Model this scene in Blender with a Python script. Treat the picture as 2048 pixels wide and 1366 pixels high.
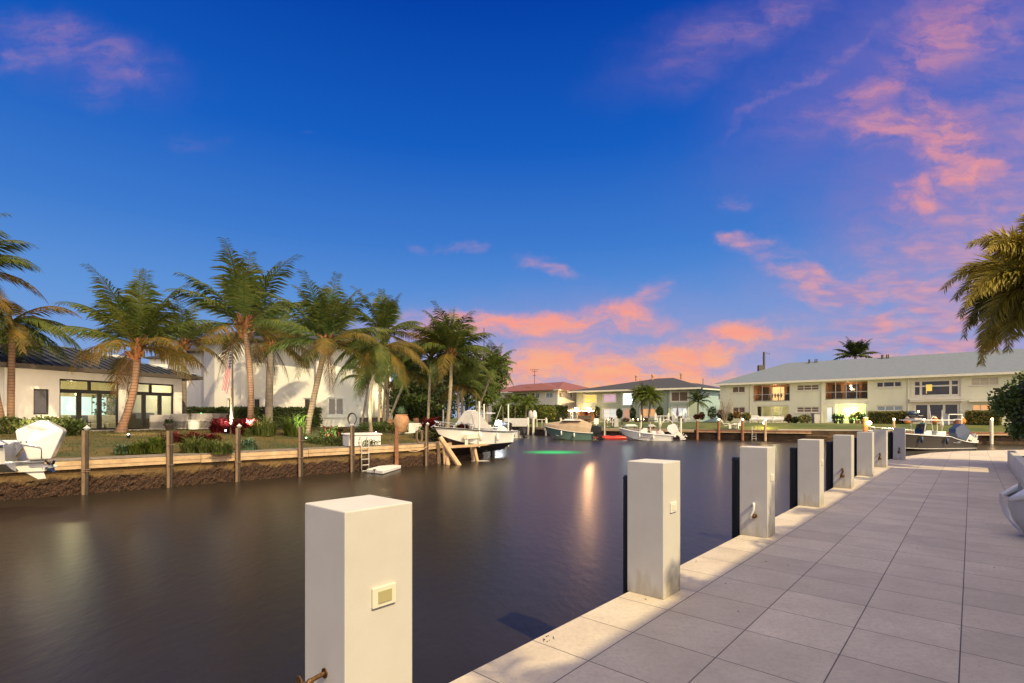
import bpy, math, random
from mathutils import Vector, Matrix
R = math.radians
for o in list(bpy.data.objects): bpy.data.objects.remove(o)
S = bpy.context.scene
COL = S.collection
FP = 1035.0                       # focal length in pixels of the 2048 px wide photograph
EYE = 1.6                         # eye height above the deck (deck top is z = 0)
WZ = -0.9                         # water level
# ---------------------------------------------------------------- camera
cam = bpy.data.cameras.new('camera'); cam_o = bpy.data.objects.new('camera', cam); COL.objects.link(cam_o)
cam_o.location = (0, 0, EYE); cam_o.rotation_euler = (R(90), 0, 0)
cam.sensor_width = 36; cam.lens = 36 * FP / 2048; cam.shift_y = (835 - 683) / 2048
cam.clip_start = 0.05; cam.clip_end = 3000
S.camera = cam_o
S.view_settings.view_transform = 'Standard'; S.view_settings.look = 'None'
S.view_settings.exposure = 0; S.view_settings.gamma = 1
S.cycles.sample_clamp_indirect = 20
S.cycles.max_bounces = 6; S.cycles.transparent_max_bounces = 10
# ---------------------------------------------------------------- sky
SKY_BLOBS = [  # pixel x, y, radii, tilt, strength, colour kind (0 violet pink, 1 orange, 2 dark purple)
 (150,95,170,44,-14,.40,0),(250,140,90,30,-12,.36,0),(40,125,60,24,10,.34,0),(205,185,44,30,10,.30,0),(395,278,56,20,0,.22,0),(618,268,20,5,0,.16,0),
 (930,500,38,12,-6,.50,0),(1085,532,62,14,-14,.55,0),(1060,520,40,16,0,.35,0),(1310,585,46,26,20,.62,0),(845,492,26,8,0,.2,0),
 (1040,652,270,26,1,1.0,1),(960,640,120,16,0,.8,1),(1215,640,90,34,14,.95,1),(860,645,60,22,10,.6,1),(1080,735,190,40,4,1.0,1),(1330,725,220,40,14,1.0,1),(1230,765,260,30,4,1.0,1),
 (1480,675,90,26,4,.95,1),(1430,735,130,20,6,.5,1),(1490,495,58,20,-8,.75,0),(1620,545,100,30,-14,.80,0),(1670,590,90,34,-12,.85,0),(1800,570,140,34,-6,.75,0),
 (1840,640,170,30,3,.9,0),(1800,690,200,22,2,.9,0),(1880,715,160,12,2,.95,1),(1740,690,120,14,6,.6,0),
 (1810,262,120,42,-6,.80,1),(1885,290,80,70,-40,.92,1),(1930,345,60,32,0,.95,1),(1850,230,34,60,20,.75,1),(1825,390,34,42,0,.75,1),
 (1800,150,210,40,30,.62,1),(1900,60,120,60,40,.62,1),(1990,80,110,40,20,.45,0),(1640,140,240,12,31,.32,0),(1500,50,170,46,18,.42,0),(1400,110,110,60,20,.26,0),
 (1990,430,180,90,5,.52,0),(1900,480,200,60,6,.50,0),(1470,402,36,20,0,.34,0),(1950,560,140,50,4,.6,0),(2120,250,200,160,0,.4,0),(2200,500,200,200,0,.5,0),
 (1960,430,300,270,20,.62,2),(1900,90,420,150,28,.42,2),(1500,60,240,70,20,.22,2),(1700,640,300,90,0,.4,2),(1150,690,430,90,4,.45,2),(1400,720,300,80,8,.45,2),(170,120,170,60,-12,.16,2)]
def make_world():
    w = bpy.data.worlds.new('World'); S.world = w; w.use_nodes = True
    nt = w.node_tree; N = nt.nodes; L = nt.links; N.clear()
    def nd(t, **k):
        n = N.new(t)
        for a, b in k.items(): setattr(n, a, b)
        return n
    def math_(op, a, b=None, clamp=False):
        n = nd('ShaderNodeMath', operation=op, use_clamp=clamp)
        for i, x in enumerate((a, b)):
            if x is None: continue
            if isinstance(x, (int, float)): n.inputs[i].default_value = x
            else: L.new(x, n.inputs[i])
        return n.outputs[0]
    def vm(op, a, b=None):
        n = nd('ShaderNodeVectorMath', operation=op)
        for i, x in enumerate((a, b)):
            if x is None: continue
            if isinstance(x, (tuple, list)): n.inputs[i].default_value = x
            else: L.new(x, n.inputs[i])
        return n.outputs['Value'] if op == 'LENGTH' else n.outputs[0]
    def mix(f, a, b):
        n = nd('ShaderNodeMix', data_type='RGBA')
        if isinstance(f, (int, float)): n.inputs[0].default_value = f
        else: L.new(f, n.inputs[0])
        for i, x in ((6, a), (7, b)):
            if isinstance(x, tuple): n.inputs[i].default_value = (*x, 1)
            else: L.new(x, n.inputs[i])
        return n.outputs[2]
    def mr(x, a, b, c=0, d=1):
        n = nd('ShaderNodeMapRange', interpolation_type='SMOOTHSTEP')
        L.new(x, n.inputs[0])
        for i, q in enumerate((a, b, c, d)): n.inputs[i + 1].default_value = q
        return n.outputs[0]
    tc = nd('ShaderNodeTexCoord'); sep = nd('ShaderNodeSeparateXYZ'); L.new(tc.outputs['Generated'], sep.inputs[0])
    x, y, z = sep.outputs
    ramp = nd('ShaderNodeValToRGB'); L.new(z, ramp.inputs[0]); cr = ramp.color_ramp
    stops = [(0, (.34,.42,.62)), (.08, (.235,.375,.69)), (.19, (.125,.31,.70)), (.31, (.05,.20,.62)), (.46, (.008,.112,.53)), (.64, (.001,.048,.375)), (.70, (.03,.06,.30)), (1, (1.7,1.42,1.28))]
    cr.elements[0].position = 0; cr.elements[1].position = 1
    for p, c in stops:
        e = cr.elements[0] if p == 0 else cr.elements[-1] if p == 1 else cr.elements.new(p)
        e.color = (*c, 1)
    base = ramp.outputs[0]
    yy = math_('MAXIMUM', y, 0.05)
    cb = nd('ShaderNodeCombineXYZ'); L.new(math_('DIVIDE', x, yy), cb.inputs[0]); L.new(math_('DIVIDE', z, yy), cb.inputs[1])
    p = cb.outputs[0]
    nw = nd('ShaderNodeTexNoise'); L.new(p, nw.inputs['Vector']); nw.inputs['Scale'].default_value = 7; nw.inputs['Detail'].default_value = 5; nw.inputs['Roughness'].default_value = .6
    wv = vm('SUBTRACT', nw.outputs['Color'], (.5,.5,.5)); wv = vm('MULTIPLY', wv, (.20,.085,0))
    pw = vm('ADD', p, wv)
    fields = [None, None, None]
    for (bx, by, rx, ry, rot, st, kind) in SKY_BLOBS:
        d = vm('SUBTRACT', pw, ((bx - 1024) / FP, (835 - by) / FP, 0))
        rn = nd('ShaderNodeVectorRotate', rotation_type='Z_AXIS'); L.new(d, rn.inputs['Vector']); rn.inputs['Angle'].default_value = R(-rot)
        d = vm('MULTIPLY', rn.outputs[0], (FP / rx, FP / ry, 0))
        f = mr(vm('LENGTH', d), 1.75, .25, 0, st)
        fields[kind] = f if fields[kind] is None else math_('MAXIMUM', fields[kind], f)
    n2 = nd('ShaderNodeTexNoise'); mp = nd('ShaderNodeMapping'); L.new(pw, mp.inputs[0]); mp.inputs['Scale'].default_value = (1, 2.6, 1); mp.inputs['Rotation'].default_value = (0,0,R(-14))
    L.new(mp.outputs[0], n2.inputs['Vector']); n2.inputs['Scale'].default_value = 9; n2.inputs['Detail'].default_value = 9; n2.inputs['Roughness'].default_value = .62
    nz = mr(n2.outputs[0], .24, .72, .22, 1.2)
    n3 = nd('ShaderNodeTexNoise'); mp3 = nd('ShaderNodeMapping'); L.new(p, mp3.inputs[0]); mp3.inputs['Scale'].default_value = (1, 4.5, 1); mp3.inputs['Rotation'].default_value = (0,0,R(-6))
    L.new(mp3.outputs[0], n3.inputs['Vector']); n3.inputs['Scale'].default_value = 14; n3.inputs['Detail'].default_value = 7
    rip = mr(n3.outputs[0], .30, .68)
    dv = math_('MULTIPLY', math_('MULTIPLY', fields[0], nz, True), mr(z, .2, .5, 1, .78)); do = math_('MULTIPLY', math_('MULTIPLY', fields[1], nz, True), mr(z, .15, .42, 1, .66))
    horiz = mr(z, .04, .22)
    vio = mix(rip, (.40,.27,.50), (.84,.36,.34))
    ora = mix(horiz, (1.0,.47,.22), (.92,.36,.29)); ora = mix(math_('MULTIPLY', rip, .45), ora, (1.0,.30,.26))
    hz_ = math_('MULTIPLY', fields[2], mr(n2.outputs[0], .2, .6, .55, 1.0))
    hcol = mix(mr(z, .05, .4), (.46,.36,.56), (.28,.19,.50))
    base = mix(hz_, base, hcol)
    s1 = mix(mr(dv, .0, 1.0, 0, .88), base, vio)
    s2 = mix(mr(do, .0, .95, 0, .95), s1, ora)
    # the half of the sky behind the photographer holds the afterglow that fills the shade
    hd = nd('ShaderNodeVectorMath', operation='DOT_PRODUCT'); L.new(tc.outputs['Generated'], hd.inputs[0]); hd.inputs[1].default_value = (.50, -.866, 0)
    back = mr(hd.outputs['Value'], .10, .85)
    lp = mix(mr(z, -.1, .9), (3.2,2.6,2.0), (2.2,1.9,1.65))
    s3 = mix(back, s2, lp)
    side = mr(math_('MULTIPLY', y, -1), .0, .3, 0, .85)
    s3 = mix(math_('MULTIPLY', side, math_('SUBTRACT', 1, back)), s3, (.36,.37,.50))
    s3 = mix(mr(z, 0, -.03), s3, (.10,.09,.08))
    bg = nd('ShaderNodeBackground'); L.new(s3, bg.inputs[0]); bg.inputs[1].default_value = 1.0
    out = nd('ShaderNodeOutputWorld'); L.new(bg.outputs[0], out.inputs[0])
make_world()
# ---------------------------------------------------------------- dusk key light (low, warm)
sd = bpy.data.lights.new('sun', 'SUN'); sun = bpy.data.objects.new('sun', sd); COL.objects.link(sun)
sd.energy = 5.2; sd.color = (1, .79, .42); sd.angle = R(.8)
SUN_TRAVEL = Vector((-.612*.70, .79*.70, -.714))
sun.rotation_euler = SUN_TRAVEL.to_track_quat('-Z', 'Y').to_euler()

# ---------------------------------------------------------------- helpers
def Wx(px, Y): return (px - 1024) / FP * Y
def Zp(py, Y): return EYE + (835 - py) / FP * Y
def P(px, py, Y): return Vector((Wx(px, Y), Y, Zp(py, Y)))
def G(px, py, z=0.0):
    Y = FP * (EYE - z) / (py - 835); return Vector((Wx(px, Y), Y, z))
UD = Vector((.664, .748, 0)); VD = Vector((-.748, .664, 0)); DANG = math.atan2(.748, .664)
def D(u, v, z=0.0): return UD * u + VD * v + Vector((0, 0, z))
def wmat(o):
    m = Matrix.Translation(o.location) @ o.rotation_euler.to_matrix().to_4x4() @ Matrix.Diagonal((*o.scale, 1))
    return wmat(o.parent) @ m if o.parent else m
class MB:
    def __init__(s): s.v = []; s.f = []; s.m = []; s.k = 0
    def add(s, vs, fs):
        n = len(s.v); s.v.extend([Vector(a) for a in vs]); s.f.extend([tuple(i + n for i in f) for f in fs]); s.m.extend([s.k] * len(fs)); return s
    def box(s, c, size, rz=0.0, M=None):
        x, y, z = [a / 2 for a in size]; c = Vector(c); m = Matrix.Rotation(rz, 3, 'Z') if M is None else M
        vs = [c + m @ Vector(a) for a in ((-x,-y,-z),(x,-y,-z),(x,y,-z),(-x,y,-z),(-x,-y,z),(x,-y,z),(x,y,z),(-x,y,z))]
        return s.add(vs, [(0,3,2,1),(4,5,6,7),(0,1,5,4),(1,2,6,5),(2,3,7,6),(3,0,4,7)])
    def box3(s, o, a, b, c):      # corner and three edge vectors
        o, a, b, c = map(Vector, (o, a, b, c))
        vs = [o, o+a, o+a+b, o+b, o+c, o+a+c, o+a+b+c, o+b+c]
        return s.add(vs, [(0,3,2,1),(4,5,6,7),(0,1,5,4),(1,2,6,5),(2,3,7,6),(3,0,4,7)])
    def bar(s, a, b, w, h=None):
        a, b = Vector(a), Vector(b); d = b - a; h = h or w
        up = Vector((0,0,1)) if abs(d.normalized().z) < .95 else Vector((0,1,0))
        sx = d.cross(up).normalized() * w; sz = sx.cross(d).normalized() * h
        return s.box3(a - sx/2 - sz/2, d, sx, sz)
    def tube(s, pts, rad, n=8, caps=True):
        pts = [Vector(p) for p in pts]; k = len(pts)
        if isinstance(rad, (int, float)): rad = [rad] * k
        vs = []; fs = []
        t0 = (pts[1] - pts[0]).normalized()
        ax = t0.cross(Vector((0,0,1)) if abs(t0.z) < .9 else Vector((0,1,0))).normalized()
        for i, p in enumerate(pts):
            t = (pts[min(i+1, k-1)] - pts[max(i-1, 0)]).normalized()
            ax = (ax - t * ax.dot(t)).normalized(); ay = t.cross(ax)
            for j in range(n):
                a = 2 * math.pi * j / n; vs.append(p + (ax * math.cos(a) + ay * math.sin(a)) * rad[i])
        for i in range(k-1):
            for j in range(n): fs.append((i*n+j, i*n+(j+1) % n, (i+1)*n+(j+1) % n, (i+1)*n+j))
        if caps: fs.append(tuple(range(n))[::-1]); fs.append(tuple((k-1)*n + j for j in range(n)))
        return s.add(vs, fs)
    def cyl(s, a, b, r, r2=None, n=10): return s.tube([a, b], [r, r if r2 is None else r2], n)
    def lathe(s, c, prof, n=16):
        c = Vector(c); vs = []; fs = []; k = len(prof)
        for r, z in prof:
            for j in range(n):
                a = 2*math.pi*j/n; vs.append(c + Vector((r*math.cos(a), r*math.sin(a), z)))
        for i in range(k-1):
            for j in range(n): fs.append((i*n+j, i*n+(j+1) % n, (i+1)*n+(j+1) % n, (i+1)*n+j))
        fs.append(tuple(range(n))[::-1]); fs.append(tuple((k-1)*n+j for j in range(n)))
        return s.add(vs, fs)
    def ell(s, c, r, n=10, m=7):
        r = (r, r, r) if isinstance(r, (int, float)) else r; c = Vector(c); vs = []; fs = []
        for i in range(m+1):
            th = math.pi * i / m
            for j in range(n):
                a = 2*math.pi*j/n; vs.append(c + Vector((r[0]*math.sin(th)*math.cos(a), r[1]*math.sin(th)*math.sin(a), -r[2]*math.cos(th))))
        for i in range(m):
            for j in range(n): fs.append((i*n+j, i*n+(j+1) % n, (i+1)*n+(j+1) % n, (i+1)*n+j))
        return s.add(vs, fs)
    def prism(s, poly, ext):      # polygon of 3D points pushed along a vector
        n = len(poly); ext = Vector(ext); vs = [Vector(p) for p in poly] + [Vector(p) + ext for p in poly]
        return s.add(vs, [tuple(range(n))[::-1], tuple(range(n, 2*n))] + [(i, (i+1) % n, n+(i+1) % n, n+i) for i in range(n)])
    def quad(s, *p): return s.add(p, [tuple(range(len(p)))])
    def build(s, name, mats, parent=None, world=False, smooth=False, bevel=0, at=None):
        me = bpy.data.meshes.new(name)
        vs = s.v
        if parent is not None and world:
            im = wmat(parent).inverted(); vs = [im @ v for v in vs]
        elif at is not None:
            a = Vector(at); vs = [v - a for v in vs]
        me.from_pydata([tuple(v) for v in vs], [], s.f)
        mats = mats if isinstance(mats, (list, tuple)) else [mats]
        for m in mats: me.materials.append(m)
        if len(mats) > 1: me.polygons.foreach_set('material_index', s.m)
        if smooth: me.polygons.foreach_set('use_smooth', [True] * len(me.polygons))
        me.update()
        o = bpy.data.objects.new(name, me); COL.objects.link(o)
        if parent is not None: o.parent = parent
        if at is not None: o.location = at
        if bevel:
            b = o.modifiers.new('bevel', 'BEVEL'); b.width = bevel; b.segments = 2; b.limit_method = 'ANGLE'
        return o
def T(name, label, cat, loc=(0,0,0), rz=0, group=None):
    o = bpy.data.objects.new(name, None); COL.objects.link(o); o.empty_display_size = .2
    o.location = loc; o.rotation_euler = (0, 0, rz); return tag(o, label, cat, group)
def tag(o, label, cat, group=None):
    o['label'] = label; o['category'] = cat
    if group: o['group'] = group
    return o
def struct(o, kind='structure'): o['kind'] = kind; return o
def dup(o, parent=None, loc=None, rz=None):
    c = o.copy(); COL.objects.link(c)
    if parent is not None: c.parent = parent
    if loc is not None: c.location = loc
    if rz is not None: c.rotation_euler = (0, 0, rz)
    for ch in [q for q in bpy.data.objects if q.parent == o]: dup(ch, c)
    return c
def lerp(a, b, t): return a + (b - a) * t

# ---------------------------------------------------------------- materials
def mat(name, col, rough=.7, col2=None, scale=4, detail=5, bump=0, bscale=None, metal=0, spec=.5, stretch=(1,1,1), contrast=(.35,.65), emit=None, coat=0, trans=0, world=False, bdist=.02):
    m = bpy.data.materials.new(name); m.use_nodes = True; nt = m.node_tree; N = nt.nodes; L = nt.links
    b = N['Principled BSDF']; b.inputs['Base Color'].default_value = (*col, 1); b.inputs['Roughness'].default_value = rough
    b.inputs['Metallic'].default_value = metal; b.inputs['Specular IOR Level'].default_value = spec; b.inputs['Coat Weight'].default_value = coat
    if col2 or bump:
        tc = N.new('ShaderNodeTexCoord'); mp = N.new('ShaderNodeMapping'); L.new(tc.outputs['Object'], mp.inputs[0]); mp.inputs['Scale'].default_value = stretch
    if col2:
        n = N.new('ShaderNodeTexNoise'); L.new(mp.outputs[0], n.inputs['Vector']); n.inputs['Scale'].default_value = scale; n.inputs['Detail'].default_value = detail; n.inputs['Roughness'].default_value = .62
        r = N.new('ShaderNodeMapRange'); L.new(n.outputs[0], r.inputs[0]); r.inputs[1].default_value, r.inputs[2].default_value = contrast
        x = N.new('ShaderNodeMix'); x.data_type = 'RGBA'; L.new(r.outputs[0], x.inputs[0]); x.inputs[6].default_value = (*col, 1); x.inputs[7].default_value = (*col2, 1)
        L.new(x.outputs[2], b.inputs['Base Color'])
    if bump:
        n = N.new('ShaderNodeTexNoise'); L.new(mp.outputs[0], n.inputs['Vector']); n.inputs['Scale'].default_value = bscale or scale * 4; n.inputs['Detail'].default_value = 6
        bu = N.new('ShaderNodeBump'); bu.inputs['Strength'].default_value = bump; bu.inputs['Distance'].default_value = bdist; L.new(n.outputs[0], bu.inputs['Height']); L.new(bu.outputs[0], b.inputs['Normal'])
    if emit:
        b.inputs['Emission Color'].default_value = (*emit[0], 1); b.inputs['Emission Strength'].default_value = emit[1]
    if trans:
        t = N.new('ShaderNodeBsdfTranslucent'); ms = N.new('ShaderNodeMixShader'); ms.inputs[0].default_value = trans
        if col2: L.new(x.outputs[2], t.inputs[0])
        else: t.inputs[0].default_value = (*col, 1)
        L.new(b.outputs[0], ms.inputs[1]); L.new(t.outputs[0], ms.inputs[2]); L.new(ms.outputs[0], N['Material Output'].inputs[0])
    return m
def glass_mat(name, tint=(.9,.95,.93), alpha=.75, rough=.03):
    m = bpy.data.materials.new(name); m.use_nodes = True; nt = m.node_tree; N = nt.nodes; L = nt.links; N.remove(N['Principled BSDF'])
    t = N.new('ShaderNodeBsdfTransparent'); t.inputs[0].default_value = (*tint, 1); g = N.new('ShaderNodeBsdfGlossy'); g.inputs[1].default_value = rough
    fr = N.new('ShaderNodeFresnel'); fr.inputs[0].default_value = 1.5; x = N.new('ShaderNodeMixShader')
    L.new(fr.outputs[0], x.inputs[0]); L.new(t.outputs[0], x.inputs[1]); L.new(g.outputs[0], x.inputs[2]); L.new(x.outputs[0], N['Material Output'].inputs[0]); return m
def stripe_mat(name, col, dark, axis, freq, width=.12, rough=.6, metal=0, noise=None, use_dir=None):
    """lines across one object axis: tiles, louvers, battens"""
    m = mat(name, col, rough, noise or tuple(c*.85 for c in col), 3, metal=metal); nt = m.node_tree; N = nt.nodes; L = nt.links; b = N['Principled BSDF']
    tc = N.new('ShaderNodeTexCoord'); dt = N.new('ShaderNodeVectorMath'); dt.operation = 'DOT_PRODUCT'; L.new(tc.outputs['Object'], dt.inputs[0]); dt.inputs[1].default_value = axis
    a = N.new('ShaderNodeMath'); a.operation = 'MULTIPLY'; a.inputs[1].default_value = freq; L.new(dt.outputs['Value'], a.inputs[0])
    f = N.new('ShaderNodeMath'); f.operation = 'FRACT'; L.new(a.outputs[0], f.inputs[0])
    c = N.new('ShaderNodeMath'); c.operation = 'LESS_THAN'; c.inputs[1].default_value = width; L.new(f.outputs[0], c.inputs[0])
    x = N.new('ShaderNodeMix'); x.data_type = 'RGBA'; L.new(c.outputs[0], x.inputs[0]); L.new(b.inputs['Base Color'].links[0].from_socket, x.inputs[6]); x.inputs[7].default_value = (*dark, 1)
    L.new(x.outputs[2], b.inputs['Base Color']); return m
M = {}
M['stucco'] = mat('stucco', (.80,.77,.72), .85, (.72,.69,.64), 1.2, bump=.25, bscale=60, stretch=(1,1,.6))
M['stucco_b'] = mat('stucco_streaked', (.82,.80,.76), .85, (.72,.70,.67), .9, bump=.2, bscale=40, stretch=(1,1,.12), contrast=(.3,.75))
M['mint'] = mat('mint_wall', (.76,.74,.54), .8, (.70,.70,.52), 1.5, stretch=(1,1,.4))
M['mint_e'] = mat('sage_wall', (.40,.47,.36), .8, (.36,.43,.34), 1.5)
M['cream'] = mat('cream_trim', (.74,.70,.58), .6, (.66,.62,.50), 2)
M['white'] = mat('white_paint', (.78,.77,.74), .45, (.70,.69,.66), 3)
M['gel'] = mat('white_gelcoat', (.76,.75,.73), .25, (.70,.69,.68), 2, coat=.4)
M['pillar'] = mat('pillar_render', (.60,.585,.56), .8, (.545,.525,.495), 3.5, detail=8, bump=.12, bscale=90, contrast=(.3,.75), bdist=.006)
def pillar_wear_and_dapple():
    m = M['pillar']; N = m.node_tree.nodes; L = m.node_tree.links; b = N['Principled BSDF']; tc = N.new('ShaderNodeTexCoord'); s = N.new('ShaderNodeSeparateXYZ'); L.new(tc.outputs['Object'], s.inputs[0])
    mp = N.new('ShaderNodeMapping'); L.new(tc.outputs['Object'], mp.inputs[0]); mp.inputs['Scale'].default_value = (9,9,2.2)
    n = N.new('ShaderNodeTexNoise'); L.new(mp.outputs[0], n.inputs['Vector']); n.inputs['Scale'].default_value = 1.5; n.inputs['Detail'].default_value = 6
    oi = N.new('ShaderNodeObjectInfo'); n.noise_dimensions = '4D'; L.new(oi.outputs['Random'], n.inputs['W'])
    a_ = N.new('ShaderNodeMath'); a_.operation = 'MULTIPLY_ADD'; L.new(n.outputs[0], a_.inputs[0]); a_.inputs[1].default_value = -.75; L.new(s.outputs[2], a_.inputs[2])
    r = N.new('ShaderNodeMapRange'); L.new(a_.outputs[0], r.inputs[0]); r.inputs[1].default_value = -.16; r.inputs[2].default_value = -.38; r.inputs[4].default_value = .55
    x = N.new('ShaderNodeMix'); x.data_type = 'RGBA'; L.new(r.outputs[0], x.inputs[0]); L.new(b.inputs['Base Color'].links[0].from_socket, x.inputs[6]); x.inputs[7].default_value = (.30,.24,.14,1)  # foot tint mixes greenish stain with dapple shade painted into the colour
    n2 = N.new('ShaderNodeTexNoise'); n2.noise_dimensions = '4D'; L.new(tc.outputs['Object'], n2.inputs['Vector']); L.new(oi.outputs['Random'], n2.inputs['W']); n2.inputs['Scale'].default_value = 5; n2.inputs['Detail'].default_value = 10; n2.inputs['Roughness'].default_value = .75
    r2 = N.new('ShaderNodeMapRange'); L.new(n2.outputs[0], r2.inputs[0]); r2.inputs[1].default_value = .64; r2.inputs[2].default_value = .72; r2.inputs[4].default_value = .5
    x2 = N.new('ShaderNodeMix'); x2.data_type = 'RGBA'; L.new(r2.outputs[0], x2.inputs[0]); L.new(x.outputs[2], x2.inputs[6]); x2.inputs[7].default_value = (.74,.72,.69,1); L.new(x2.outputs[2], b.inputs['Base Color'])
pillar_wear_and_dapple()
M['black'] = mat('black_plastic', (.012,.012,.014), .4)
M['dkframe'] = mat('bronze_frame', (.025,.022,.02), .4, metal=.3)
M['roofA'] = mat('standing_seam_metal', (.060,.060,.064), .6, (.045,.046,.05), 2, spec=.08)
M['fascia'] = mat('brown_fascia', (.07,.055,.045), .6)
M['roofB'] = stripe_mat('dark_barrel_tile', (.045,.045,.055), (.015,.015,.02), (1,.2,0), 3.2, .25, .6)
M['roofD'] = stripe_mat('red_roof_tile', (.21,.075,.065), (.13,.04,.04), (0,0,1), 7, .2, .75)
M['roofE'] = stripe_mat('charcoal_roof_tile', (.05,.05,.055), (.022,.022,.026), (0,0,1), 6.5, .25, .75)
M['roofF'] = stripe_mat('pale_grey_roof_tile', (.155,.185,.23), (.11,.135,.17), (0,0,1), 6.0, .16, .8)
M['grassA'] = mat('winter_lawn', (.115,.080,.022), .9, (.048,.056,.013), .8, detail=9, bump=.9, bscale=60, contrast=(.38,.62))
M['grassF'] = mat('green_lawn', (.10,.105,.018), .9, (.04,.07,.012), .5, detail=9, contrast=(.38,.62), bump=.8, bscale=30)
M['leaf'] = mat('palm_leaf', (.056,.092,.022), .5, (.13,.14,.032), 1.3, trans=.3, spec=.18)
M['leafy'] = mat('ageing_palm_leaf', (.22,.135,.03), .55, (.10,.095,.025), 2.0, trans=.35, spec=.18)
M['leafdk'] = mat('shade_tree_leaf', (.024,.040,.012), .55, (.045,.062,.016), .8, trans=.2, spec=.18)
M['leafbr'] = mat('bright_leaf', (.075,.12,.02), .45, (.14,.17,.03), 2.0, trans=.3, spec=.18)
M['leafgl'] = mat('glossy_clusia_leaf', (.085,.16,.035), .35, (.16,.23,.05), 3.0, trans=.2)
M['leafgold'] = mat('variegated_leaf', (.30,.24,.04), .5, (.10,.11,.02), 5.0, trans=.3, contrast=(.45,.55))
M['hedge'] = mat('hedge_leaf', (.030,.050,.014), .55, (.060,.080,.022), 2.5, trans=.2, spec=.18)
M['red'] = mat('ti_leaf_red', (.20,.012,.016), .45, (.08,.008,.010), 3, trans=.3)
M['lime'] = mat('striped_grass_leaf', (.20,.22,.06), .5, (.09,.13,.03), 3, trans=.3)
M['agave'] = mat('grey_green_leaf', (.12,.20,.12), .5, (.07,.13,.07), 3)
M['bark'] = stripe_mat('ringed_palm_bark', (.25,.14,.085), (.10,.055,.035), (0,0,1), 7, .25, .9, noise=(.17,.11,.07))
M['barkg'] = stripe_mat('grey_palm_bark', (.24,.20,.165), (.15,.12,.10), (0,0,1), 4, .14, .9, noise=(.18,.15,.12))
M['barkp'] = mat('pale_palm_bark', (.34,.27,.20), .9, (.22,.17,.12), 5, bump=.4, stretch=(1,1,2))
M['husk'] = mat('palm_husk_fibre', (.26,.10,.035), .9, (.13,.05,.02), 9, bump=.8, stretch=(1,1,.4))
M['shaft'] = mat('green_crownshaft', (.14,.15,.03), .5, (.10,.11,.025), 4)
M['wood'] = mat('weathered_timber', (.62,.44,.27), .85, (.40,.27,.16), 2.5, bump=.4, stretch=(1,1,1), contrast=(.3,.7))
M['woodr'] = mat('reddish_timber', (.30,.13,.065), .85, (.20,.085,.045), 2.5, bump=.4)
M['woodtop'] = mat('grey_deck_boards', (.24,.20,.17), .9, (.15,.125,.10), 4, bump=.3)
M['post'] = mat('post_timber', (.27,.18,.12), .85, (.15,.10,.065), 3, bump=.5, stretch=(6,6,.6))
M['postdk'] = mat('dark_post', (.035,.028,.024), .5, (.07,.05,.035), 4, stretch=(4,4,.6))
M['concrete'] = mat('pale_concrete', (.46,.42,.36), .85, (.36,.32,.27), 2, bump=.2)
M['tan'] = mat('tan_canvas', (.36,.27,.185), .8, (.30,.225,.155), 2, bump=.2, bscale=6)
M['greyc'] = mat('grey_canvas', (.42,.40,.40), .8, (.34,.33,.33), 3, bump=.2, bscale=8)
M['teal'] = mat('sea_green_gelcoat', (.115,.19,.165), .25, coat=.5)
M['dkhull'] = mat('dark_gelcoat', (.045,.038,.036), .2, coat=.6)
M['antif'] = mat('black_antifouling', (.018,.013,.016), .5, (.03,.02,.022), 3)
M['navy'] = mat('navy_cowl', (.025,.045,.10), .3, coat=.3)
M['steel'] = mat('stainless_steel', (.6,.6,.6), .2, metal=1)
M['alum'] = mat('painted_aluminium', (.62,.60,.55), .4, metal=.2)
M['brass'] = mat('old_brass', (.20,.11,.05), .45, (.10,.05,.025), 14, metal=.8, bump=.3)
M['terra'] = mat('terracotta', (.46,.24,.13), .8, (.34,.16,.085), 5)
M['redplastic'] = mat('red_plastic', (.50,.035,.012), .35)
M['sofa'] = mat('grey_weave', (.40,.38,.36), .85, (.33,.31,.29), 14, bump=.4)
M['stone'] = mat('patio_stone', (.50,.44,.36), .85, (.40,.35,.29), 3)
M['mulch'] = mat('mulch', (.06,.035,.02), .95, (.10,.06,.035), 12, bump=.8)
M['flesh'] = mat('peach_door', (.70,.44,.30), .6, emit=((1,.55,.35), .25))
M['glass'] = glass_mat('clear_glass')
M['dkglass'] = mat('dark_window_glass', (.035,.030,.030), .06, (.06,.05,.045), 1.2, spec=.8)
M['blueglass'] = mat('shaded_blue_glass', (.30,.38,.40), .3, (.22,.29,.31), 3)
M['blind'] = stripe_mat('bronze_blind', (.20,.13,.09), (.09,.055,.04), (0,0,1), 9, .3, .6)
M['blindw'] = stripe_mat('cream_blind', (.62,.55,.42), (.38,.33,.25), (0,0,1), 8, .2, .6)
M['screen'] = mat('insect_screen', (.06,.04,.03), .8)
M['room'] = mat('warm_room_wall', (.42,.27,.15), .8, (.28,.16,.09), 1.5)
M['roomw'] = mat('pale_room_wall', (.60,.55,.42), .8, (.50,.45,.33), 1)
def lit(name, c, e, col2=None): return mat(name, tuple(min(.8, x*.7) for x in c), .6, col2, 2.5, emit=(c, e))
M['litY'] = lit('lit_yellow_blind', (1,.72,.16), .55)
M['litP'] = lit('lit_violet_curtain', (.72,.50,.66), .55)
M['litW'] = lit('lit_white_window', (.74,1,.90), 5.0)
M['litC'] = lit('lit_cool_window', (.80,.86,.84), .55)
M['litO'] = lit('lit_warm_window', (1,.50,.20), .60)
M['litA'] = lit('lit_amber_curtain', (1,.70,.30), .75)
M['bulb'] = lit('warm_bulb', (1,.60,.26), 26)
M['bulbw'] = lit('white_bulb', (1,.96,.88), 30)
M['bulbg'] = lit('green_bulb', (.25,1,.30), 22)
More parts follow.
